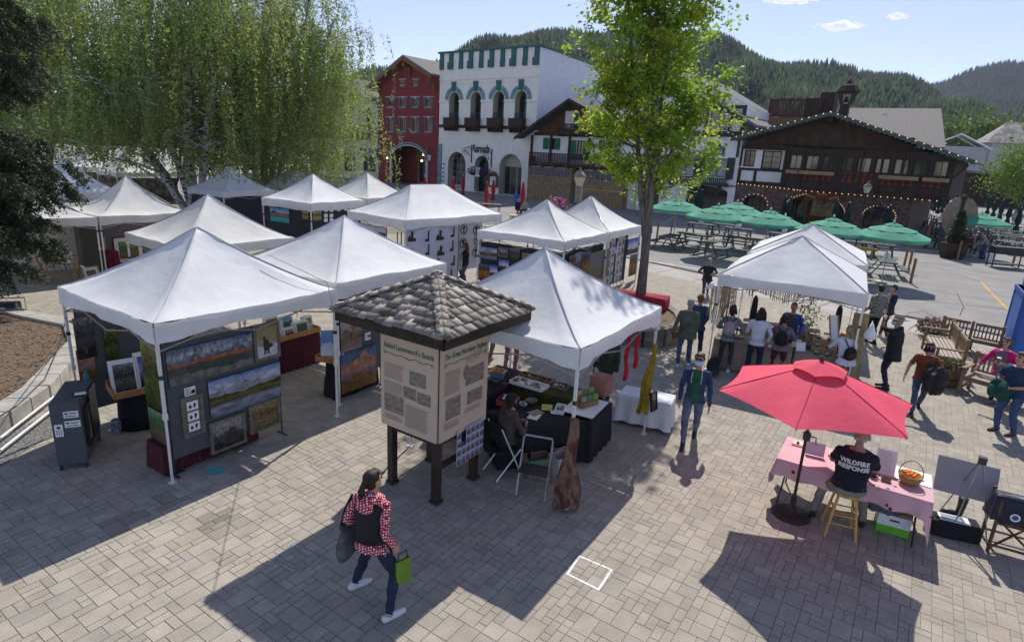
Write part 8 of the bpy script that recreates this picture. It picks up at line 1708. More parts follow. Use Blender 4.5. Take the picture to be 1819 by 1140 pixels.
# ---------------- people
def skinm(n,c): return mat('skin_'+n,c,.6,.06,14,.1,60)
SK_L=skinm('light',(.45,.26,.19)); SK_T=skinm('tan',(.34,.19,.13)); SK_D=skinm('brown',(.22,.12,.075))
def clothm(n,c,v=.18,b=.5,rough=.9): return mat('cloth_'+n,c,rough,v,7,b,14)
DEN=clothm('denim_blue',(.06,.085,.15),.25); DEND=clothm('dark_denim',(.02,.028,.055),.25); DENL=clothm('faded_denim',(.1,.13,.19),.3); BLK=clothm('black',(.014,.014,.016),.3); CHAR=clothm('charcoal',(.03,.03,.034),.3)
H_DK=mat('hair_dark_brown',(.025,.015,.01),.5,.5,30,.5,70,stretch=(1,1,.3)); H_BR=mat('hair_brown',(.08,.045,.025),.55,.4,30,.5,70,stretch=(1,1,.3)); H_GR=mat('hair_grey',(.3,.29,.27),.6,.3,30,.5,70); H_BL=mat('hair_ash_blond',(.28,.21,.13),.6,.35,30,.5,70); H_RD=mat('hair_reddish',(.2,.1,.045),.6,.35,30,.5,70); H_BK=mat('hair_black',(.012,.01,.009),.45,.5,30,.5,70,stretch=(1,1,.3))
M_EYE=mat('eye_dark',(.02,.015,.012),.3); M_LIP=mat('lip',(.28,.1,.09),.6); SH_W=mat('white_shoe',(.6,.6,.6),.5,.05); SH_B=mat('black_shoe',(.02,.018,.018),.5,.2); SH_T=mat('tan_shoe',(.16,.1,.06),.7,.2)
def chain(b,pts,rad,ri,n=10,step=.03,flat=None):
 """tapered tube with dense rings and round ends"""
 P=[];Rr=[]
 pts=[Vector(p) for p in pts]
 for i in range(len(pts)-1):
  L=(pts[i+1]-pts[i]).length; k=max(1,int(L/step))
  for j in range(k): t=j/k; P.append(pts[i].lerp(pts[i+1],t)); Rr.append(rad[i]+(rad[i+1]-rad[i])*t)
 P.append(pts[-1]); Rr.append(rad[-1])
 d0=(P[0]-P[1]).normalized(); d1=(P[-1]-P[-2]).normalized()
 P=[P[0]+d0*Rr[0]*.85,P[0]+d0*Rr[0]*.55]+P+[P[-1]+d1*Rr[-1]*.55,P[-1]+d1*Rr[-1]*.85]; Rr=[Rr[0]*.4,Rr[0]*.8]+Rr+[Rr[-1]*.8,Rr[-1]*.4]
 b.tube(P,Rr,n,ri)
def ik(a,c,l1,l2,pole):
 a=Vector(a);c=Vector(c);d=c-a;L=d.length; mx=(l1+l2)*.995
 if L>mx: c=a+d*(mx/L); d=c-a; L=mx
 x=(l1*l1-l2*l2+L*L)/(2*L); h=math.sqrt(max(0,l1*l1-x*x)); u=d.normalized(); p=Vector(pole); p=(p-u*p.dot(u)); p=p.normalized() if p.length>1e-5 else Vector((0,1,0))
 return a+u*x+p*h,c
def remesh(b,vox,mats,name,parent,smooth=2,wr=0.):
 me=bpy.data.meshes.new('src'); me.from_pydata([tuple(v) for v in b.v],[],b.f); o=bpy.data.objects.new('src',me); COL.objects.link(o)
 r=o.modifiers.new('r','REMESH'); r.mode='VOXEL'; r.voxel_size=vox
 s=o.modifiers.new('s','SMOOTH'); s.factor=.5; s.iterations=smooth
 out=bpy.data.meshes.new_from_object(o.evaluated_get(bpy.context.evaluated_depsgraph_get())); bpy.data.objects.remove(o)
 out.name=name
 for m in mats: out.materials.append(m)
 if len(mats)>1:
  vi={}
  for f,m in zip(b.f,b.m):
   for q in f: vi[q]=m
  kd=kdtree.KDTree(len(b.v))
  for i,v in enumerate(b.v): kd.insert(v,i)
  kd.balance()
  n=len(out.polygons); c=np.empty(n*3); out.polygons.foreach_get('center',c); c=c.reshape(-1,3)
  out.polygons.foreach_set('material_index',[vi.get(kd.find(p)[1],0) for p in c])
 out.polygons.foreach_set('use_smooth',[True]*len(out.polygons))
 if name=='body':
  nv=len(out.vertices); co=np.empty(nv*3,np.float32); out.vertices.foreach_get('co',co); co=co.reshape(-1,3); nm=np.empty(nv*3,np.float32); out.vertex_normals.foreach_get('vector',nm); nm=nm.reshape(-1,3)
  mi=np.empty(len(out.polygons),np.int32); out.polygons.foreach_get('material_index',mi); lv=np.empty(len(out.loops),np.int32); out.loops.foreach_get('vertex_index',lv); lt=np.empty(len(mi),np.int32); out.polygons.foreach_get('loop_total',lt)
  w_=np.zeros(nv,np.float32); w_[lv[np.repeat(np.isin(mi,(1,2,6)),lt)]]=1; x,y,z=co.T
  f=.55*np.sin(31*z+9*x+2.5*np.sin(11*y+7*x))+.45*np.sin(53*z-23*x+3*np.sin(19*x+5*z))*np.sin(17*y+9)+.3*np.sin(90*z+61*x+40*y)
  co+=nm*(w_*f*.0065)[:,None]; out.vertices.foreach_set('co',co.ravel()); out.update()
 ob=bpy.data.objects.new(name,out); COL.objects.link(ob); ob.parent=parent; return ob
def person(label,pos,face,h=1.7,feet=None,pel=None,neck=None,tw=0.,lh=None,rh=None,lp=None,rp=None,head=(0,0),skin=None,top=None,pants=None,shoe=None,hair=None,hstyle='short',sleeve='long',hem=.5,bulk=1.,leg=1.,vox=.011,seat=None,hood=False,extra=None,inner=None,zip_=False,cuff=None,face_on=True,mask=None,hat=None,under=None,group=None,toe=None,kp=None,coat=None,belly=0.):
 """body is built in local space: +y forward, +x right; face = heading in degrees from world +x"""
 pos=Vector((pos.x,pos.y,0)); t=E('person',label,'person',pos,R(face-90),group); Wi=Matrix.Rotation(-R(face-90),3,'Z')
 loc=lambda w: Wi@(Vector(w)-pos)
 b=MB(); mats=[skin or SK_L,top,pants,shoe or SH_B,M_EYE,M_LIP,inner or top,H_DK,under or top]; S=h
 if feet: fl,fr=[loc(f) for f in feet]
 else: fl,fr=Vector((-.07*S,0,0)),Vector((.07*S,.0,0))
 hipz=.532*S if seat is None else seat+.09
 mid=(fl+fr)/2
 pc=Vector((mid.x,mid.y,hipz)) if pel is None else Vector((*loc(pel)[:2],hipz if len(pel)<3 or pel[2]==0 else pel[2]))
 if seat is not None and pel is None: pc=Vector((0,0,hipz))
 legl=.245*S
 if seat is None:
  dmax=max((Vector((fl.x,fl.y,.045*S))-pc).length,(Vector((fr.x,fr.y,.045*S))-pc).length)
  while dmax>.485*S and pc.z>.4*S:
   pc.z-=.01; dmax=max((Vector((fl.x,fl.y,.045*S))-pc).length,(Vector((fr.x,fr.y,.045*S))-pc).length)
 nk=Vector((pc.x+(neck[0] if neck else 0),pc.y+(neck[1] if neck else 0),pc.z+.308*S-(.06*abs(neck[1]) if neck else 0)))
 up=(nk-pc).normalized(); sx=Vector((math.cos(tw),math.sin(tw),0));
 for s,f,ty in((-1,fl,(toe or (0,0))[0]),(1,fr,(toe or (0,0))[1])):
  hp=pc+Vector((s*.052*S,0,-.005)); an=Vector((f.x,f.y,.048*S+f.z)); kpole=(s*.12,1,.1) if not kp else kp
  kn,an=ik(hp,an,legl,legl,kpole)
  q=leg
  chain(b,[hp,hp.lerp(kn,.5),kn],[.052*S*q*1.05,.047*S*q,.036*S*q],2)
  chain(b,[kn,kn.lerp(an,.4),an+Vector((0,0,.012))],[.036*S*q,.034*S*q,.026*S*q],2)
  if cuff: chain(b,[kn.lerp(an,.86),an+Vector((0,0,.01))],[.031*S,.03*S],6)
  R_=Matrix.Rotation(ty,3,'Z'); heel=an+R_@Vector((0,-.028*S,-.022*S)); ball=an+R_@Vector((0,.075*S,-.03*S)); tip=an+R_@Vector((0,.108*S,-.033*S))
  chain(b,[heel,ball,tip],[.026*S,.023*S,.018*S],3,n=10,step=.02); chain(b,[an,an+R_@Vector((0,.03*S,-.018*S))],[.022*S,.022*S],3 if not under else 3)
 bw=bulk
 def ring(c,w_,d,ri,prev=None): pass
 secs=[(-.04,.098,.07,2),(.0,.102,.074,2),(.03,.1,.072,2)]
 for (t_,w_,d,ri) in secs:
  b.ell(pc+up*t_*S,(w_*S*.93*(.3+.7*bw),d*S*.9*(.3+.7*bw),.05*S),ri,n=20,m=10)
 lo=-(.51-hem) if seat is None else -.0
 prof=[(0,.094,.07),(.07,.088,.068),(.13,.092,.07),(.19,.102,.074),(.24,.108,.07),(.275,.098,.06),(.3,.07,.05)]
 o=len(b.v); N=36
 k0=lo
 rws=[(k0,.106*(1.04 if k0<-.02 else 1),.08)]+([(k0*.5,.104,.078)] if k0<-.03 else [])+prof
 dense=[]
 for i in range(len(rws)-1):
  for j in range(4): q=j/4; dense.append(tuple(rws[i][k]+(rws[i+1][k]-rws[i][k])*q for k in range(3)))
 dense.append(rws[-1])
 for (t_,w_,d) in dense:
  c=pc+up*(t_*S) if t_>0 else pc+Vector((0,0,t_*S)); u=max(0,min(1,t_/.24)); ax=Vector((math.cos(tw*u),math.sin(tw*u),0)); fy=Vector((-ax.y,ax.x,0)); bf=belly*math.exp(-((t_-.05)/.08)**2)
  for k in range(N):
   a=2*math.pi*k/N; w2=w_*S*bw; d2=(d*S)*bw+(bf*.06 if math.sin(a)>0 else 0); b.v.append(c+ax*math.cos(a)*w2+fy*math.sin(a)*d2)
 def rg_(i,k):
  if inner and math.sin(2*math.pi*(k+.5)/N)>.86 and dense[i][0]>-.5: return 6
  return 1
 for i in range(len(dense)-1):
  for k in range(N): b.f.append([o+i*N+k,o+i*N+(k+1)%N,o+(i+1)*N+(k+1)%N,o+(i+1)*N+k]); b.m.append(rg_(i,k))
 b.f.append([o+k for k in range(N)][::-1]); b.m.append(1); b.f.append([o+(len(dense)-1)*N+k for k in range(N)]); b.m.append(1)
 if under:
  b.ell(pc+Vector((0,0,lo*S-.005)),(.108*S*bw,.082*S*bw,.03*S),8,n=16,m=6)
 hy,hp_=head;
 chain(b,[nk+up*-.03*S,nk+up*.03*S+Vector((0,.006*S,0))],[.036*S,.031*S],0,step=.015)
 Rh=Matrix.Rotation(hy,3,'Z')@Matrix.Rotation(-hp_,3,'X'); hc=nk+up*.045*S+Rh@Vector((0,.012*S,.05*S)); K=S/1.7*1.02
 hd=lambda x,y,z: hc+Rh@Vector((x*K,y*K,z*K))
 b.ell(hd(0,-.008,.015),(.074*K,.092*K,.095*K),0,n=18,m=12,rot=Rh); b.ell(hd(0,.018,-.05),(.056*K,.066*K,.062*K),0,n=14,m=10,rot=Rh); b.ell(hd(0,.05,-.088),(.028*K,.026*K,.02*K),0,n=10,m=6,rot=Rh)
 chain(b,[hd(0,.086,.012),hd(0,.104,-.026)],[.009*K,.014*K],0,n=8,step=.01)
 for s in(-1,1):
  b.ell(hd(s*.076,-.005,-.012),(.011*K,.02*K,.032*K),0,n=8,m=6,rot=Rh)
  if vox<.0125:
   b.ell(hd(s*.03,.08,.008),(.014*K,.009*K,.008*K),4,n=8,m=6,rot=Rh); b.ell(hd(s*.032,.082,.03),(.02*K,.008*K,.005*K),7,n=8,m=6,rot=Rh)
 if vox<.0125: b.ell(hd(0,.086,-.056),(.024*K,.008*K,.008*K),5,n=8,m=6,rot=Rh)
 ua=.165*S; fa=.15*S; res={}
 for s,tg,pl in((-1,lh,lp),(1,rh,rp)):
  u=1.; ax=Vector((math.cos(tw),math.sin(tw),0)); sh=pc+up*.262*S+ax*s*.103*S*(.6+.4*bw)
  tg=Vector(tg) if tg else sh+Vector((s*.06,.05,-.31*S)); pl=pl or (s*.5,-1,-.3)
  el,wr=ik(sh,tg,ua,fa,pl); ab=.75+.25*bw
  chain(b,[sh-ax*s*.02*S,sh,sh.lerp(el,.5)],[.036*S*ab,.034*S*ab,.03*S*ab],1)
  if sleeve=='long': chain(b,[sh.lerp(el,.5),el,el.lerp(wr,.93)],[.03*S*ab,.027*S*ab,.021*S*ab],1)
  elif sleeve=='three': chain(b,[sh.lerp(el,.5),el,el.lerp(wr,.5)],[.03*S*ab,.027*S*ab,.025*S*ab],1); chain(b,[el.lerp(wr,.5),wr],[.02*S,.015*S],0)
  else: chain(b,[sh.lerp(el,.5),sh.lerp(el,.66)],[.032*S*ab,.034*S*ab],1,step=.012); chain(b,[sh.lerp(el,.62),el,wr],[.025*S*ab,.022*S*ab,.015*S],0)
  d=(wr-el).normalized(); pn=Vector((-s,.2,0)); pn=(pn-d*pn.dot(d)).normalized(); wd=d.cross(pn)
  pm=wr+d*.035*S
  b.ell(pm,(.024*S,.011*S,.028*S),0,n=10,m=8,rot=Matrix((wd,pn,d)).transposed())
  fwd=wd if wd.y>0 else -wd
  for k in range(4):
   o_=fwd*(.0185-.0125*k)*S; L=[.038,.043,.04,.032][k]*S; p0=pm+d*.022*S+o_; p1=p0+d*L*.5+pn*.004*S; p2=p1+(d*.75+pn*.65).normalized()*L*.55
   chain(b,[p0,p1,p2],[.0052*S,.0049*S,.0042*S],0,n=6,step=.012)
  p0=pm-d*.008*S+fwd*.02*S; p1=p0+(d*.6+fwd*.75+pn*.3).normalized()*.024*S; p2=p1+(d*.95+fwd*.15+pn*.3).normalized()*.02*S; chain(b,[p0,p1,p2],[.0065*S,.0058*S,.0048*S],0,n=6,step=.012)
  res['l' if s<0 else 'r']=(el,wr,pm+d*.03*S)
 if hood: b.ell(nk+Vector((0,-.035*S,-.005*S)),(.062*S,.045*S,.04*S),1,n=14,m=8); chain(b,[nk+Vector((-.05*S,.03*S,-.02*S)),nk+Vector((-.055*S,-.03*S,.0)),nk+Vector((.055*S,-.03*S,0)),nk+Vector((.05*S,.03*S,-.02*S))],[.022*S]*4,1)
 if extra: extra(b,dict(pc=pc,nk=nk,hd=hd,up=up,S=S))
 body=remesh(b,vox,mats,'body',t)
 if hair:
  b=MB(); v2=min(vox,.011)
  capz={'short':(.022,.1),'bald':None}.get(hstyle,(.022,.102))
  if hstyle=='bald':
   b.ell(hd(0,-.02,-.005),(.079*K,.085*K,.065*K),0,n=16,m=10,rot=Rh)
  else:
   b.ell(hd(0,-.02,.03),(.082*K,.09*K,.088*K),0,n=18,m=12,rot=Rh); b.ell(hd(0,-.035,-.01),(.078*K,.07*K,.085*K),0,n=16,m=10,rot=Rh)
   b.ell(hd(0,.035,.075),(.062*K,.05*K,.035*K),0,n=12,m=8,rot=Rh)
  if hstyle=='bob':
   for s in(-1,1): chain(b,[hd(s*.06,-.01,.03),hd(s*.078,-.01,-.04),hd(s*.07,.0,-.1)],[.03*K,.03*K,.024*K],0)
   chain(b,[hd(0,-.06,0),hd(0,-.07,-.09)],[.06*K,.055*K],0)
  if hstyle=='long':
   for x in(-.055,-.02,.02,.055): chain(b,[hd(x,-.05,.02),hd(x*1.3,-.08,-.1),hd(x*1.5,-.085,-.22),hd(x*1.3,-.08,-.3)],[.04*K,.042*K,.038*K,.02*K],0)
   for s in(-1,1): chain(b,[hd(s*.065,-.0,.03),hd(s*.085,-.02,-.08),hd(s*.08,-.02,-.2)],[.026*K,.03*K,.022*K],0)
  if hstyle=='pony':
   b.ell(hd(0,-.1,.0),(.035*K,.035*K,.035*K),0,n=10,m=8); chain(b,[hd(0,-.11,-.0),hd(.005,-.15,-.06),hd(.0,-.155,-.16),hd(-.01,-.15,-.27)],[.026*K,.036*K,.034*K,.012*K],0)
  if hstyle=='curly':
   rg=np.random.default_rng(int(h*1000))
   for k in range(26):
    v=rg.normal(size=3); v/=np.linalg.norm(v);
    if v[1]>.35 and v[2]<.5: continue
    b.ell(hd(v[0]*.085,-.02+v[1]*.09,.02+v[2]*.09),(.03*K,)*3,0,n=8,m=6)
  if hstyle=='messy':
   rg=np.random.default_rng(int(h*1000)+1)
   for k in range(34):
    v=rg.normal(size=3); v/=np.linalg.norm(v)
    if v[1]>.25 and v[2]<.6: continue
    b.ell(hd(v[0]*.08,-.018+v[1]*.086,.028+v[2]*.086),(.02*K,.02*K,.016*K),0,n=7,m=5)
  remesh(b,min(vox,.009),[hair],'hair',t,1)
 if mask:
  b=MB();
  for i in range(7):
   for j in range(9):
    a=(j-4)/4*1.25; zz=-.088+.078*i/6; rr=.078+.012*math.sin(math.pi*i/6); b.v.append(hd(math.sin(a)*rr*.88,.012+math.cos(a)*rr*1.1,zz))
  for i in range(6):
   for j in range(8): b.f.append([i*9+j,i*9+j+1,(i+1)*9+j+1,(i+1)*9+j]); b.m.append(0)
  mk=b.build('face_mask',mask,t,True); so_=mk.modifiers.new('s','SOLIDIFY'); so_.thickness=.004; so_.offset=1
 if hat=='brim':
  b=MB(); b.lathe([(.165,.045),(.17,.055),(.15,.062),(.095,.07),(.092,.12),(.08,.16),(.03,.165)],n=24,sx=.94,sy=1.08);
  for v in range(len(b.v)): q=b.v[v]; b.v[v]=hd(q.x,q.y-.01,q.z-.005+(.0 if abs(q.x)<.1 else (abs(q.x)-.1)*.25))
  ht=b.build('straw_hat',mat('straw',(.38,.32,.22),.85,.12,30,.3,90),t,True); b=MB(); b.lathe([(.0965,.072),(.0945,.1)],n=24,sx=.94,sy=1.08)
  for v in range(len(b.v)): q=b.v[v]; b.v[v]=hd(q.x,q.y-.01,q.z-.004)
  b.build('hat_band',m_felt[1],ht)
 if hat in('beanie','cap'):
  b=MB(); b.ell(hd(0,-.012,.045),(.087*K,.102*K,.085*K),0,n=18,m=12,rot=Rh)
  if hat=='cap': chain(b,[hd(-.04,.08,.06),hd(0,.13,.052),hd(.04,.08,.06)],[.014*K,.01*K,.014*K],0)
  remesh(b,.009,[mat('grey_knit_cap',(.09,.1,.11),.85,.2,20,.5,60) if hat=='beanie' else mat('black_cap',(.015,.015,.017),.7)],'knit_cap',t)
 t['_']=0; del t['_']
 return t,res,dict(pc=pc,nk=nk,hd=hd,up=up,S=S,tw=tw,body=body)
def toworld(t,v): return t.location+Matrix.Rotation(t.rotation_euler.z,3,'Z')@Vector(v)
def backpack(label,t,info,m,m2=None,w_=.27,hh=.36,dz=-.02,group='small backpacks worn at the macrame stall'):
 S=info['S']; c=info['pc'].lerp(info['nk'],.55)+Vector((0,-.085*S-.07,dz)); o=E('backpack',label,'backpack',toworld(t,c),t.rotation_euler.z,group)
 b=MB(); b.ell((0,0,0),(w_/2,.075,hh/2),n=18,m=12); b.ell((0,0,-hh*.16),(w_/2*1.04,.085,hh/2*.75),n=18,m=12); remesh(b,.012,[m],'pack_body',o)
 b=MB(); b.ell((0,-.075,-hh*.15),(w_*.36,.03,hh*.24),n=14,m=8); b.build('front_pocket',m2 or m,o,True)
 b=MB(); q=Matrix.Rotation(-t.rotation_euler.z,3,'Z')
 for s in(-1,1): sh=info['nk']-c; b.tube([(s*.05,.03,hh*.45),(s*.065*S,sh.y*.5,sh.z*1.0-.02*S),(s*.075*S,sh.y+.03*S,sh.z-.025*S),(s*.085*S,sh.y+.09*S,sh.z-.07*S),(s*.09*S,sh.y+.09*S,sh.z-.17*S),(s*.1*S,sh.y-.02,sh.z-.24*S),(s*w_*.4,.0,-hh*.4)],.013,6)
 b.build('strap',m_black,o); return o
def dots():
 m=mat('red_polka_dot_fabric',(.4,.012,.03),.85,.1,8,.3,25); t=m.node_tree; tc=t.nodes.new('ShaderNodeTexCoord'); mp=t.nodes.new('ShaderNodeMapping'); mp.inputs['Rotation'].default_value=(.6,.5,.785); t.links.new(tc.outputs['Object'],mp.inputs[0]); v=t.nodes.new('ShaderNodeTexVoronoi'); v.inputs['Scale'].default_value=40; v.inputs['Randomness'].default_value=0; t.links.new(mp.outputs[0],v.inputs[0]); r=t.nodes.new('ShaderNodeValToRGB'); r.color_ramp.elements[0].position=.36; r.color_ramp.elements[1].position=.4; r.color_ramp.elements[0].color=(.75,.72,.74,1); r.color_ramp.elements[1].color=(.4,.012,.03,1); t.links.new(v.outputs['Distance'],r.inputs[0]); t.links.new(r.outputs[0],t.nodes['Principled BSDF'].inputs['Base Color']); return m
M_DOT=dots()
fL=Vector((-1.62,5.78,0)); fR=Vector((-1.14,5.33,0))
def vest(b,i):
 pass
W1,r1,i1=person('woman with a ponytail in a red polka dot hoodie and black vest striding away',(fL+fR)/2,64,1.72,feet=[(fL.x,fL.y,0.0),(fR.x,fR.y,0)],pel=(-1.37,5.54,0),neck=(0,.02),top=M_DOT,pants=DEND,shoe=SH_W,hair=H_DK,hstyle='pony',hem=.455,bulk=1.02,vox=.0085,lh=(-.24,.12,.9),lp=(-.2,-1,-.2),rh=(.26,.06,.8),rp=(.2,-1,-.3),head=(-.3,-.1),hood=True,toe=(-.4,-.35),cuff=None)
b=MB(); S=1.7; pc,nk,up=i1['pc'],i1['nk'],i1['up']; N=24
rows=[(.02,.12,.093),(.09,.106,.088),(.15,.11,.09),(.2,.118,.091),(.235,.122,.086),(.262,.118,.074),(.282,.095,.06)]
for (t_,w_,d) in rows:
 c=pc+up*t_*S
 for k in range(N): a=2*math.pi*k/N; b.v.append(c+Vector((math.cos(a)*w_*S,math.sin(a)*d*S,0)))
for i in range(len(rows)-1):
 for k in range(N):
  if i>=4 and (k in(0,N-1,N//2,N//2-1)): continue
  if k in (N//4,N//4-1): continue
  b.f.append([i*N+k,i*N+(k+1)%N,(i+1)*N+(k+1)%N,(i+1)*N+k]); b.m.append(0)
vs=b.build('black_vest',clothm('vest_black',(.014,.014,.018),.3,.3,.7),W1,True); s_=vs.modifiers.new('s','SOLIDIFY'); s_.thickness=.014
b=MB(); b.ell(nk+Vector((0,-.075*S,-.04*S)),(.07*S,.03*S,.055*S),n=16,m=10); b.ell(nk+Vector((0,-.05*S,.0)),(.075*S,.04*S,.028*S),n=14,m=8); remesh(b,.01,[M_DOT],'hood',W1)
tb=E('tote_bag','grey felt tote bag hanging from the shoulder of the polka dot woman','tote bag',toworld(W1,i1['nk']+Vector((-.3,-.04,-.56))),W1.rotation_euler.z+.15)
b=MB(); pts=[(-.0,-.2,-.22),(0,.2,-.22),(0,.17,.17),(0,-.17,.17)]
for i in range(9):
 z=-.24+.42*i/8; w_=.075*math.sin(math.pi*min(1,(i+1.6)/8.5))*(1-.35*i/8)+.012; L=.17+.02*math.sin(i*.8)-.012*i/8
 for k in range(20): a=2*math.pi*k/20; b.v.append(Vector((math.copysign(abs(math.cos(a))**.7,math.cos(a))*w_,math.copysign(abs(math.sin(a))**.6,math.sin(a))*L,z)))
for i in range(8):
 for k in range(20): b.f.append([i*20+k,i*20+(k+1)%20,(i+1)*20+(k+1)%20,(i+1)*20+k]); b.m.append(0)
b.f.append(list(range(20))[::-1]); b.m.append(0); b.build('bag_body',mat('grey_felt',(.09,.095,.105),.9,.2,12,.3,60),tb,True)
b=MB(); [b.tube([(s*.02,-.1,.17),(s*.02+.03,-.06,.36),(.06,0,.5),(s*.02+.03,.06,.36),(s*.02,.1,.17)],.011,6) for s in(-1,1)]; b.build('handle',m_black,tb)
gb_=E('green_gift_bag','flat bright green paper bag hanging from the right hand of the polka dot woman','bag',toworld(W1,r1['r'][2]+Vector((.05,.02,0))),W1.rotation_euler.z+R(70))
b=MB(); b.add([(-.09,-.03,-.38),(.09,-.03,-.38),(.09,.03,-.38),(-.09,.03,-.38),(-.085,-.012,-.1),(.085,-.012,-.1),(.085,.012,-.1),(-.085,.012,-.1)],[(3,2,1,0),(0,1,5,4),(1,2,6,5),(2,3,7,6),(3,0,4,7)]); b.build('bag_body',mat('lime_green_paper',(.13,.24,.02),.7,.08),gb_); b=MB(); b.tube([(-.06,0,-.1),(-.05,0,-.01),(.05,0,-.01),(.06,0,-.1)],.006,6); b.build('handle',m_black,gb_)
f1=G(1212,794); f2=G(1236,776)
W2,r2,i2=person('young man in a navy hoodie, green shirt and blue mask walking towards the camera',(f1+f2)/2,-112,1.76,feet=[(f2.x,f2.y+.1,0),(f1.x,f1.y,0)],neck=(0,.04),top=clothm('navy_hoodie',(.03,.05,.12)),inner=clothm('forest_green_tee',(.015,.1,.05)),pants=DENL,shoe=SH_B,hair=H_BR,hstyle='messy',hem=.46,bulk=.98,vox=.009,lh=(-.25,.1,.8),rh=(.25,.12,.82),head=(-.12,-.12),mask=mat('surgical_blue',(.4,.6,.72),.8,.05),hood=False)
b=MB(); hd=i2['hd']
for s in(-1,1):
 for k in range(12): a0=k*math.pi/6;a1=a0+math.pi/6; b.bar(hd(s*.034+.026*math.cos(a0),.094,.006+.018*math.sin(a0)),hd(s*.034+.026*math.cos(a1),.094,.006+.018*math.sin(a1)),.004)
 b.bar(hd(s*.06,.09,.01),hd(s*.082,-.01,.0),.004)
b.bar(hd(-.008,.097,.008),hd(.008,.097,.008),.004); b.build('eyeglasses',m_ink,W2)
b=MB();
for s in(-1,1): b.tube([i2['nk']+Vector((s*.075,.07,-.02)),i2['nk']+Vector((s*.085,.115,-.14)),i2['nk']+Vector((s*.08,.125,-.24))],.005,5)
b.build('drawstring',m_paper,W2); b=MB(); b.ell(i2['nk']+Vector((-.0,.135,-.2)),(.018,.008,.03),n=8,m=6); b.build('clipped_sunglasses',m_ink,W2)
OLV=clothm('olive_coat',(.085,.1,.07));
W3,r3,i3=person('grey haired person in an olive coat seen from behind near the stone planter',G(1207,655),82,1.72,top=OLV,pants=DEN,shoe=SH_W,hair=H_GR,hstyle='short',hem=.42,bulk=1.28,neck=(0,.02),lh=(-.27,.1,.82),rh=(.26,.1,.82),feet=[G(1203,652),G(1222,650)],vox=.012,head=(-.3,-.05),skin=SK_T)
b=MB(); b.tube([toworld(W3,i3['nk']+Vector((.12,-.03,-.05))),toworld(W3,i3['pc']+Vector((-.02,-.2,.2))),toworld(W3,i3['pc']+Vector((-.24,-.1,-.02)))],.014,6)
b.cbox(toworld(W3,i3['pc']+Vector((-.27,-.08,-.08))),(.2,.08,.15)); simple('shoulder_bag','small brown leather shoulder bag on the olive coat','shoulder bag',b,mat('brown_leather',(.1,.04,.02),.5,.2),(0,0,0))
W4,r4,i4=person('sandy haired person in a blue denim jacket walking away beside the olive coat',G(1220,632),75,1.72,top=clothm('slate_blue_jacket',(.035,.06,.115)),pants=DEND,shoe=SH_T,hair=H_RD,hstyle='messy',hem=.45,bulk=1.12,neck=(0,.05),feet=[G(1222,625),G(1241,640)],vox=.012,rh=(.26,.02,.83),lh=(-.2,.2,.95),head=(-.2,-.2))
W5,r5,i5=person('grey haired man in a black quilted jacket standing on the sidewalk facing the camera',G(1250,528),-100,1.66,top=clothm('black_puffer',(.02,.022,.026)),pants=clothm('slate_jeans',(.05,.065,.09)),shoe=SH_B,hair=H_GR,hstyle='short',hem=.46,bulk=1.15,feet=[G(1256,520),G(1248,532)],vox=.013,lh=(-.2,.16,.92),rh=(.2,.16,.92),lp=(-1,-.6,-.2),rp=(1,-.6,-.2),skin=SK_T)
P6=G(1293,662); W6,r6,i6=person('woman with a brown bob and grey top leaning over the macrame stall',P6,62,1.66,top=clothm('grey_knit_top',(.17,.19,.21)),pants=clothm('charcoal_leggings',(.035,.035,.042)),shoe=SH_W,hair=H_DK,hstyle='bob',hem=.47,bulk=.9,leg=.86,neck=(.02,.13),vox=.011,cuff=True,lh=(-.14,.32,1.0),rh=(.16,.34,1.0),lp=(-1,-.8,-.5),rp=(1,-.8,-.5),head=(-.5,-.35)); W6.location=G(1286,657)-e1*.12
backpack('small pink and grey backpack on the woman with the brown bob',W6,i6,mat('dusty_pink_nylon',(.33,.22,.24),.7,.1),mat('grey_nylon',(.25,.26,.28),.7))
W7,r7,i7=person('woman with long black hair in a white jean jacket touching goods at the macrame stall',G(1335,668)-e1*.05,68,1.70,top=clothm('white_jacket',(.55,.55,.62),.06),pants=DEND,shoe=SH_B,hair=H_BK,hstyle='long',hem=.475,bulk=1.02,neck=(.0,.06),vox=.011,lh=(-.2,.34,.98),rh=(.24,.06,.9),head=(.25,-.3),under=clothm('floral_blouse',(.25,.24,.24),.4),skin=SK_T)
W8,r8,i8=person('curly haired person in a mauve sweater and maroon trousers at the macrame stall',G(1376,674)-e1*.05,65,1.60,top=clothm('mauve_sweater',(.17,.12,.16)),pants=clothm('maroon_trousers',(.075,.018,.028)),shoe=SH_B,hair=H_BK,hstyle='curly',hem=.46,bulk=1.05,neck=(0,.07),vox=.011,lh=(-.12,.3,.98),rh=(.15,.3,.98),lp=(-1,-.8,-.5),rp=(1,-.8,-.5),head=(-.4,-.3),mask=mat('purple_mask',(.1,.03,.12),.8),skin=SK_T)
backpack('black backpack with white lettering on the curly haired shopper',W8,i8,m_black)
W9,r9,i9=person('vendor with short dark hair in a bright blue jacket looking down behind the table',TW(11,.15,-.1),-118,1.66,top=clothm('royal_blue_jacket',(.02,.055,.28),.15,.3,.6),inner=clothm('brown_shirt',(.08,.06,.055)),pants=BLK,shoe=SH_B,hair=H_DK,hstyle='short',hem=.45,bulk=1.05,neck=(0,.08),vox=.011,lh=(-.2,.25,.88),rh=(.2,.25,.9),head=(.1,-.5),skin=SK_T)
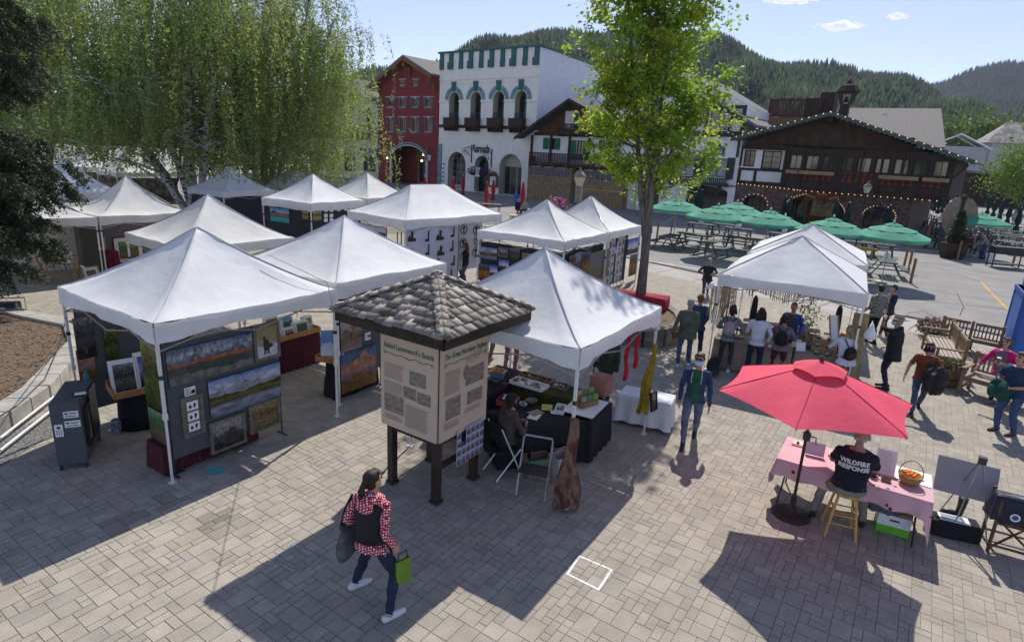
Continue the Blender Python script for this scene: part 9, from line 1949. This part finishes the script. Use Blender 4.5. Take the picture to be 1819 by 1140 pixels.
W10,r10,i10=person('ash blond woman in a white jacket at the right of the macrame stall',G(1490,702),82,1.62,top=clothm('white_windbreaker',(.58,.58,.66),.06),under=clothm('magenta_hem',(.3,.02,.1)),pants=DEN,shoe=SH_B,hair=H_BL,hstyle='messy',hem=.45,bulk=1.22,neck=(-.02,.08),vox=.011,lh=(-.15,.36,1.1),rh=(.22,.3,1.0),lp=(-1,-.6,-.6),head=(.1,-.3))
sp=backpack('black leather sling pack on the white jacket of the blond woman',W10,i10,m_black,mat('dark_red_leather',(.05,.015,.015),.5),.26,.3,-.08)
W11_,r11,i11=person('man in a straw hat and long black jacket holding a hand up to his brow',G(1572,690),150,1.76,top=clothm('black_rain_jacket',(.016,.017,.02),.3,.3,.7),pants=clothm('navy_trousers',(.022,.028,.055)),shoe=SH_B,hair=H_GR,hstyle='short',hem=.4,bulk=1.3,neck=(0,.03),vox=.011,lh=(-.02,.3,1.62),lp=(-1,.5,-.6),rh=(.28,.1,.8),head=(.1,-.05),hat='brim',mask=mat('surgical_blue2',(.4,.58,.66),.8,.05),hood=True)
pl=clothm('plaid_flannel',(.1,.1,.1));
def plaid():
 m=mat('plaid_shirt',(.1,.1,.1),.9,.1,8); t=m.node_tree; c=t.nodes.new('ShaderNodeTexChecker'); c.inputs['Scale'].default_value=22; c.inputs[1].default_value=(.35,.35,.3,1); c.inputs[2].default_value=(.025,.035,.03,1); tc=t.nodes.new('ShaderNodeTexCoord'); t.links.new(tc.outputs['Object'],c.inputs[0]); t.links.new(c.outputs[0],t.nodes['Principled BSDF'].inputs['Base Color']); return m
W12,_,_=person('person in a black and white plaid shirt behind the right tent leg',G(1545,610),100,1.76,top=plaid(),pants=BLK,shoe=SH_B,hair=H_BK,hstyle='short',hem=.45,bulk=1.1,vox=.013,lh=(-.2,.2,.95),rh=(.2,.2,.95),feet=[G(1537,606),G(1552,612)])
W13,_,_=person('curly haired woman in a navy cardigan and maroon trousers facing the plaid shirt',G(1567,603),190,1.66,top=clothm('navy_cardigan',(.025,.028,.05)),inner=clothm('pale_top',(.4,.38,.38)),pants=clothm('maroon_striped',(.12,.05,.06)),shoe=SH_W,hair=H_DK,hstyle='curly',hem=.45,bulk=1.,vox=.013,lh=(-.1,.25,1.1),rh=(.12,.3,1.2),lp=(-1,-.5,-.6),rp=(1,-.5,-.6),feet=[G(1562,598),G(1574,602)])
W14,r14,i14=person('woman with a black mask in a rust brown knotted shirt walking with a coat',G(1623,734),-118,1.62,feet=[G(1630,722),G(1618,738)],top=clothm('rust_shirt',(.17,.042,.018)),sleeve='short',pants=clothm('blue_jeans',(.05,.08,.135)),shoe=SH_B,hair=H_DK,hstyle='bob',hem=.47,bulk=1.08,vox=.009,lh=(-.18,.24,1.02),lp=(-1,-.6,-.5),rh=(.32,.12,.82),rp=(.8,-1,-.1),head=(.1,-.1),mask=mat('black_mask',(.012,.012,.014),.8),skin=SK_T)
c=toworld(W14,(-.2,.2,.8)); lump('carried_coat','black puffer coat folded over the arm of the rust shirted woman','coat',(c.x,c.y,.55),.26,.2,.62,clothm('black_puffy',(.014,.014,.02),.3,.4,.6),61,9,W14.rotation_euler.z)
W15,r15,i15=person('woman in a magenta cardigan over grey leaning a hand on the near bench arm',G(1765,722),205,1.62,feet=[G(1757,716),G(1776,728)],top=clothm('magenta_cardigan',(.5,.008,.14)),inner=clothm('grey_top',(.13,.13,.15)),sleeve='three',pants=DEND,shoe=mat('grey_sneaker',(.2,.2,.2),.7),hair=H_BR,hstyle='bob',hem=.44,bulk=1.3,belly=.6,vox=.009,rh=(.38,.42,.72),rp=(1,-.5,.2),lh=(-.1,.3,1.06),lp=(-1,-.6,-.5),neck=(.03,.12),head=(.1,-.2))
q=toworld(W15,(-.02,.36,1.07)); b=MB(); b.lathe([(.03,0),(.04,.1),(.042,.1)],n=12); b.lathe([(.043,.1),(.043,.112),(.03,.117)],n=12,mi=1); simple('coffee_cup','brown coffee cup with a white lid in the magenta woman\'s hand','cup',b,[m_felt[1],m_paper],q)
W16,r16,i16=person('man in a blue denim shirt and jeans holding a green jacket, right edge',G(1787,768),195,1.72,feet=[G(1798,774),G(1768,764)],top=clothm('navy_denim_shirt',(.022,.04,.09)),sleeve='short',pants=clothm('mid_jeans',(.045,.08,.17)),shoe=mat('brown_shoe',(.06,.04,.03),.7),hair=H_BR,hstyle='short',hem=.45,bulk=1.3,leg=1.12,belly=.8,vox=.009,neck=(.0,.1),rh=(.1,.34,1.02),lh=(-.1,.34,1.0),rp=(1,-.6,-.4),lp=(-1,-.6,-.4),head=(0,-.1))
c=toworld(W16,(.08,.3,.8)); lump('green_jacket','dark green fleece jacket bundled over the arm of the denim man','jacket',(c.x,c.y,.72),.2,.42,.4,clothm('dark_green_fleece',(.012,.06,.045)),62,8,W16.rotation_euler.z)
ST2=Vector((ST.x,ST.y,0)); W17,r17,i17=person('bald man in a black shirt with white back lettering seated on the yellow stool',ST2,58,1.78,seat=.63,pel=None,feet=[tuple(ST2+Vector((-.18,.38,.0))),tuple(ST2+Vector((.42,.18,.0)))],top=clothm('dark_navy_tee',(.013,.014,.024),.2,.3),sleeve='short',pants=clothm('stone_khaki',(.24,.21,.175)),shoe=SH_B,hair=H_GR,hstyle='bald',hem=.5,bulk=1.3,leg=1.1,vox=.0085,neck=(.02,.06),lh=(-.12,.42,.84),rh=(.14,.42,.84),lp=(-1,-.3,-.4),rp=(1,-.3,-.4),head=(0,-.15),kp=(0,.6,1),skin=SK_T)
pc,nk,up=i17['pc'],i17['nk'],i17['up']
for txt,tt_ in(('WILDFIRE',.74),('RESPONSE',.6)):
 ob=textmesh(txt,.08,'back_lettering',m_white,W17,Matrix.Translation(pc.lerp(nk,tt_)+Vector((0,-.5,0)))@Matrix.Rotation(R(90),4,'X'),ext=.0,bold=.003)
 bm=bmesh.new(); bm.from_mesh(ob.data); bmesh.ops.triangulate(bm,faces=bm.faces); bmesh.ops.subdivide_edges(bm,edges=[e for e in bm.edges if e.calc_length()>.02],cuts=2,use_grid_fill=False); bmesh.ops.triangulate(bm,faces=bm.faces); bm.to_mesh(ob.data); bm.free()
 dg=bpy.context.evaluated_depsgraph_get(); bo=i17['body'];
 bvh_src=bo.data
 from mathutils.bvhtree import BVHTree
 bv=BVHTree.FromPolygons([v.co for v in bvh_src.vertices],[tuple(p.vertices) for p in bvh_src.polygons])
 for v in ob.data.vertices:
  h_=bv.ray_cast(v.co,Vector((0,1,0)))
  if h_[0] is not None: v.co=h_[0]+Vector((0,-.006,0))
p=G(893,838); W18,r18,i18=person('woman in a grey knit cap and brown hooded coat seated at the black craft table',Vector((p.x,p.y,0))+Vector((.0,.02,0)),32,1.62,seat=.46,top=clothm('taupe_hooded_coat',(.08,.06,.056)),pants=BLK,shoe=SH_B,hair=H_DK,hstyle='bob',hem=.5,bulk=1.15,vox=.010,neck=(0,.08),feet=[tuple(p+Vector((.3,.34,0))),tuple(p+Vector((.4,.16,0)))],lh=(-.1,.32,.78),rh=(.12,.3,.76),lp=(-1,-.5,-.4),rp=(1,-.5,-.4),head=(.1,-.2),hat='cap',hood=True,kp=(0,.6,1))
ch.location=(p.x,p.y,0); ch.rotation_euler.z=R(32-90+180)
W18b,_,_=person('customer in a dark green jacket behind the pink box at the craft tent',G(1072,722),-120,1.7,top=clothm('bottle_green',(.03,.045,.03)),pants=BLK,shoe=SH_B,hair=H_DK,hstyle='short',hem=.45,bulk=1.1,vox=.013,feet=[G(1064,724),G(1078,712)])
W18c,_,_=person('person in brown shoes and grey trousers behind the kiosk, mostly hidden by the canvas',G(866,640),70,1.7,top=clothm('brown_coat2',(.09,.06,.04)),pants=clothm('taupe_trousers',(.13,.1,.08)),shoe=SH_T,hair=H_BR,hstyle='short',vox=.014,feet=[G(862,634),G(870,642)])
W18d,_,_=person('person in pink striped trousers beyond the rear craft table, mostly hidden',G(905,660),70,1.65,top=clothm('rose_top',(.25,.12,.14)),pants=clothm('pink_stripe',(.25,.1,.11)),shoe=SH_T,hair=H_BR,hstyle='bob',vox=.014)
FG='people in the distance'
def far(label,pos,face,h,top,pants,hair,hs='short',**k): return person(label,pos,face,h,top=top,pants=pants,hair=hair,hstyle=hs,vox=.02,group=FG,**k)
RED=clothm('crimson_sweater',(.17,.025,.04)); WHT=clothm('white_top',(.5,.5,.5),.06); TANC=clothm('tan_jacket',(.3,.26,.2))
far('man in a crimson sweater standing under the left end of the long tent',TW(7,-1.75,.6),-100,1.82,RED,DEND,H_GR)
far('short brown haired person in a pale top facing the cut-metal banner',G(760,518),70,1.66,WHT,DEN,H_BR)
far('brown haired woman in a black leather jacket beside the metal art banner',G(826,508),170,1.62,BLK,DEN,H_BR,'long')
far('person with a tan cap and red sleeve at the end of the metal art banner',G(822,494),160,1.74,RED,CHAR,H_BR,hat='brim')
far('person in a blue cap and white jacket before the red building arch',Vector((ray(705,335,50).x,50,0)),-90,1.75,WHT,CHAR,H_BR,hat='cap')
far('dark haired diner in black seated at the orange pine table',G(919,383),-60,1.7,BLK,DEND,H_DK,seat=.45)
far('diner in a beige cardigan seated right at the orange pine table',G(931,384),-110,1.7,TANC,DEND,H_BR,'bob',seat=.45)
far('left one of two dark clad walkers near the parked van',G(1684,353),-90,1.95,BLK,BLK,H_BK); far('right one of two dark clad walkers near the parked van',G(1693,353.5),-90,1.9,BLK,BLK,H_BK)
far('person in a dark red top seated at the side patio table',G(1716,452),20,1.7,clothm('dark_red_top',(.12,.03,.03)),CHAR,H_BR,'bob',seat=.45)
far('person in a tan jacket and jeans leaning over the side patio table',G(1746,460),170,1.72,TANC,DEN,H_BR,neck=(0,.3),lh=(-.1,.5,.85),rh=(.1,.5,.85))
far('walker in a pale shirt and khaki trousers between the closed umbrellas',G(1797,404),-90,1.75,clothm('pale_grey_shirt',(.25,.26,.28)),clothm('khaki2',(.25,.2,.12)),H_RD,'long')
far('visitor under the shaded birch tent',TW(15,.2,-2.2),60,1.7,clothm('purple_top',(.09,.04,.12)),DEND,H_DK,'bob')
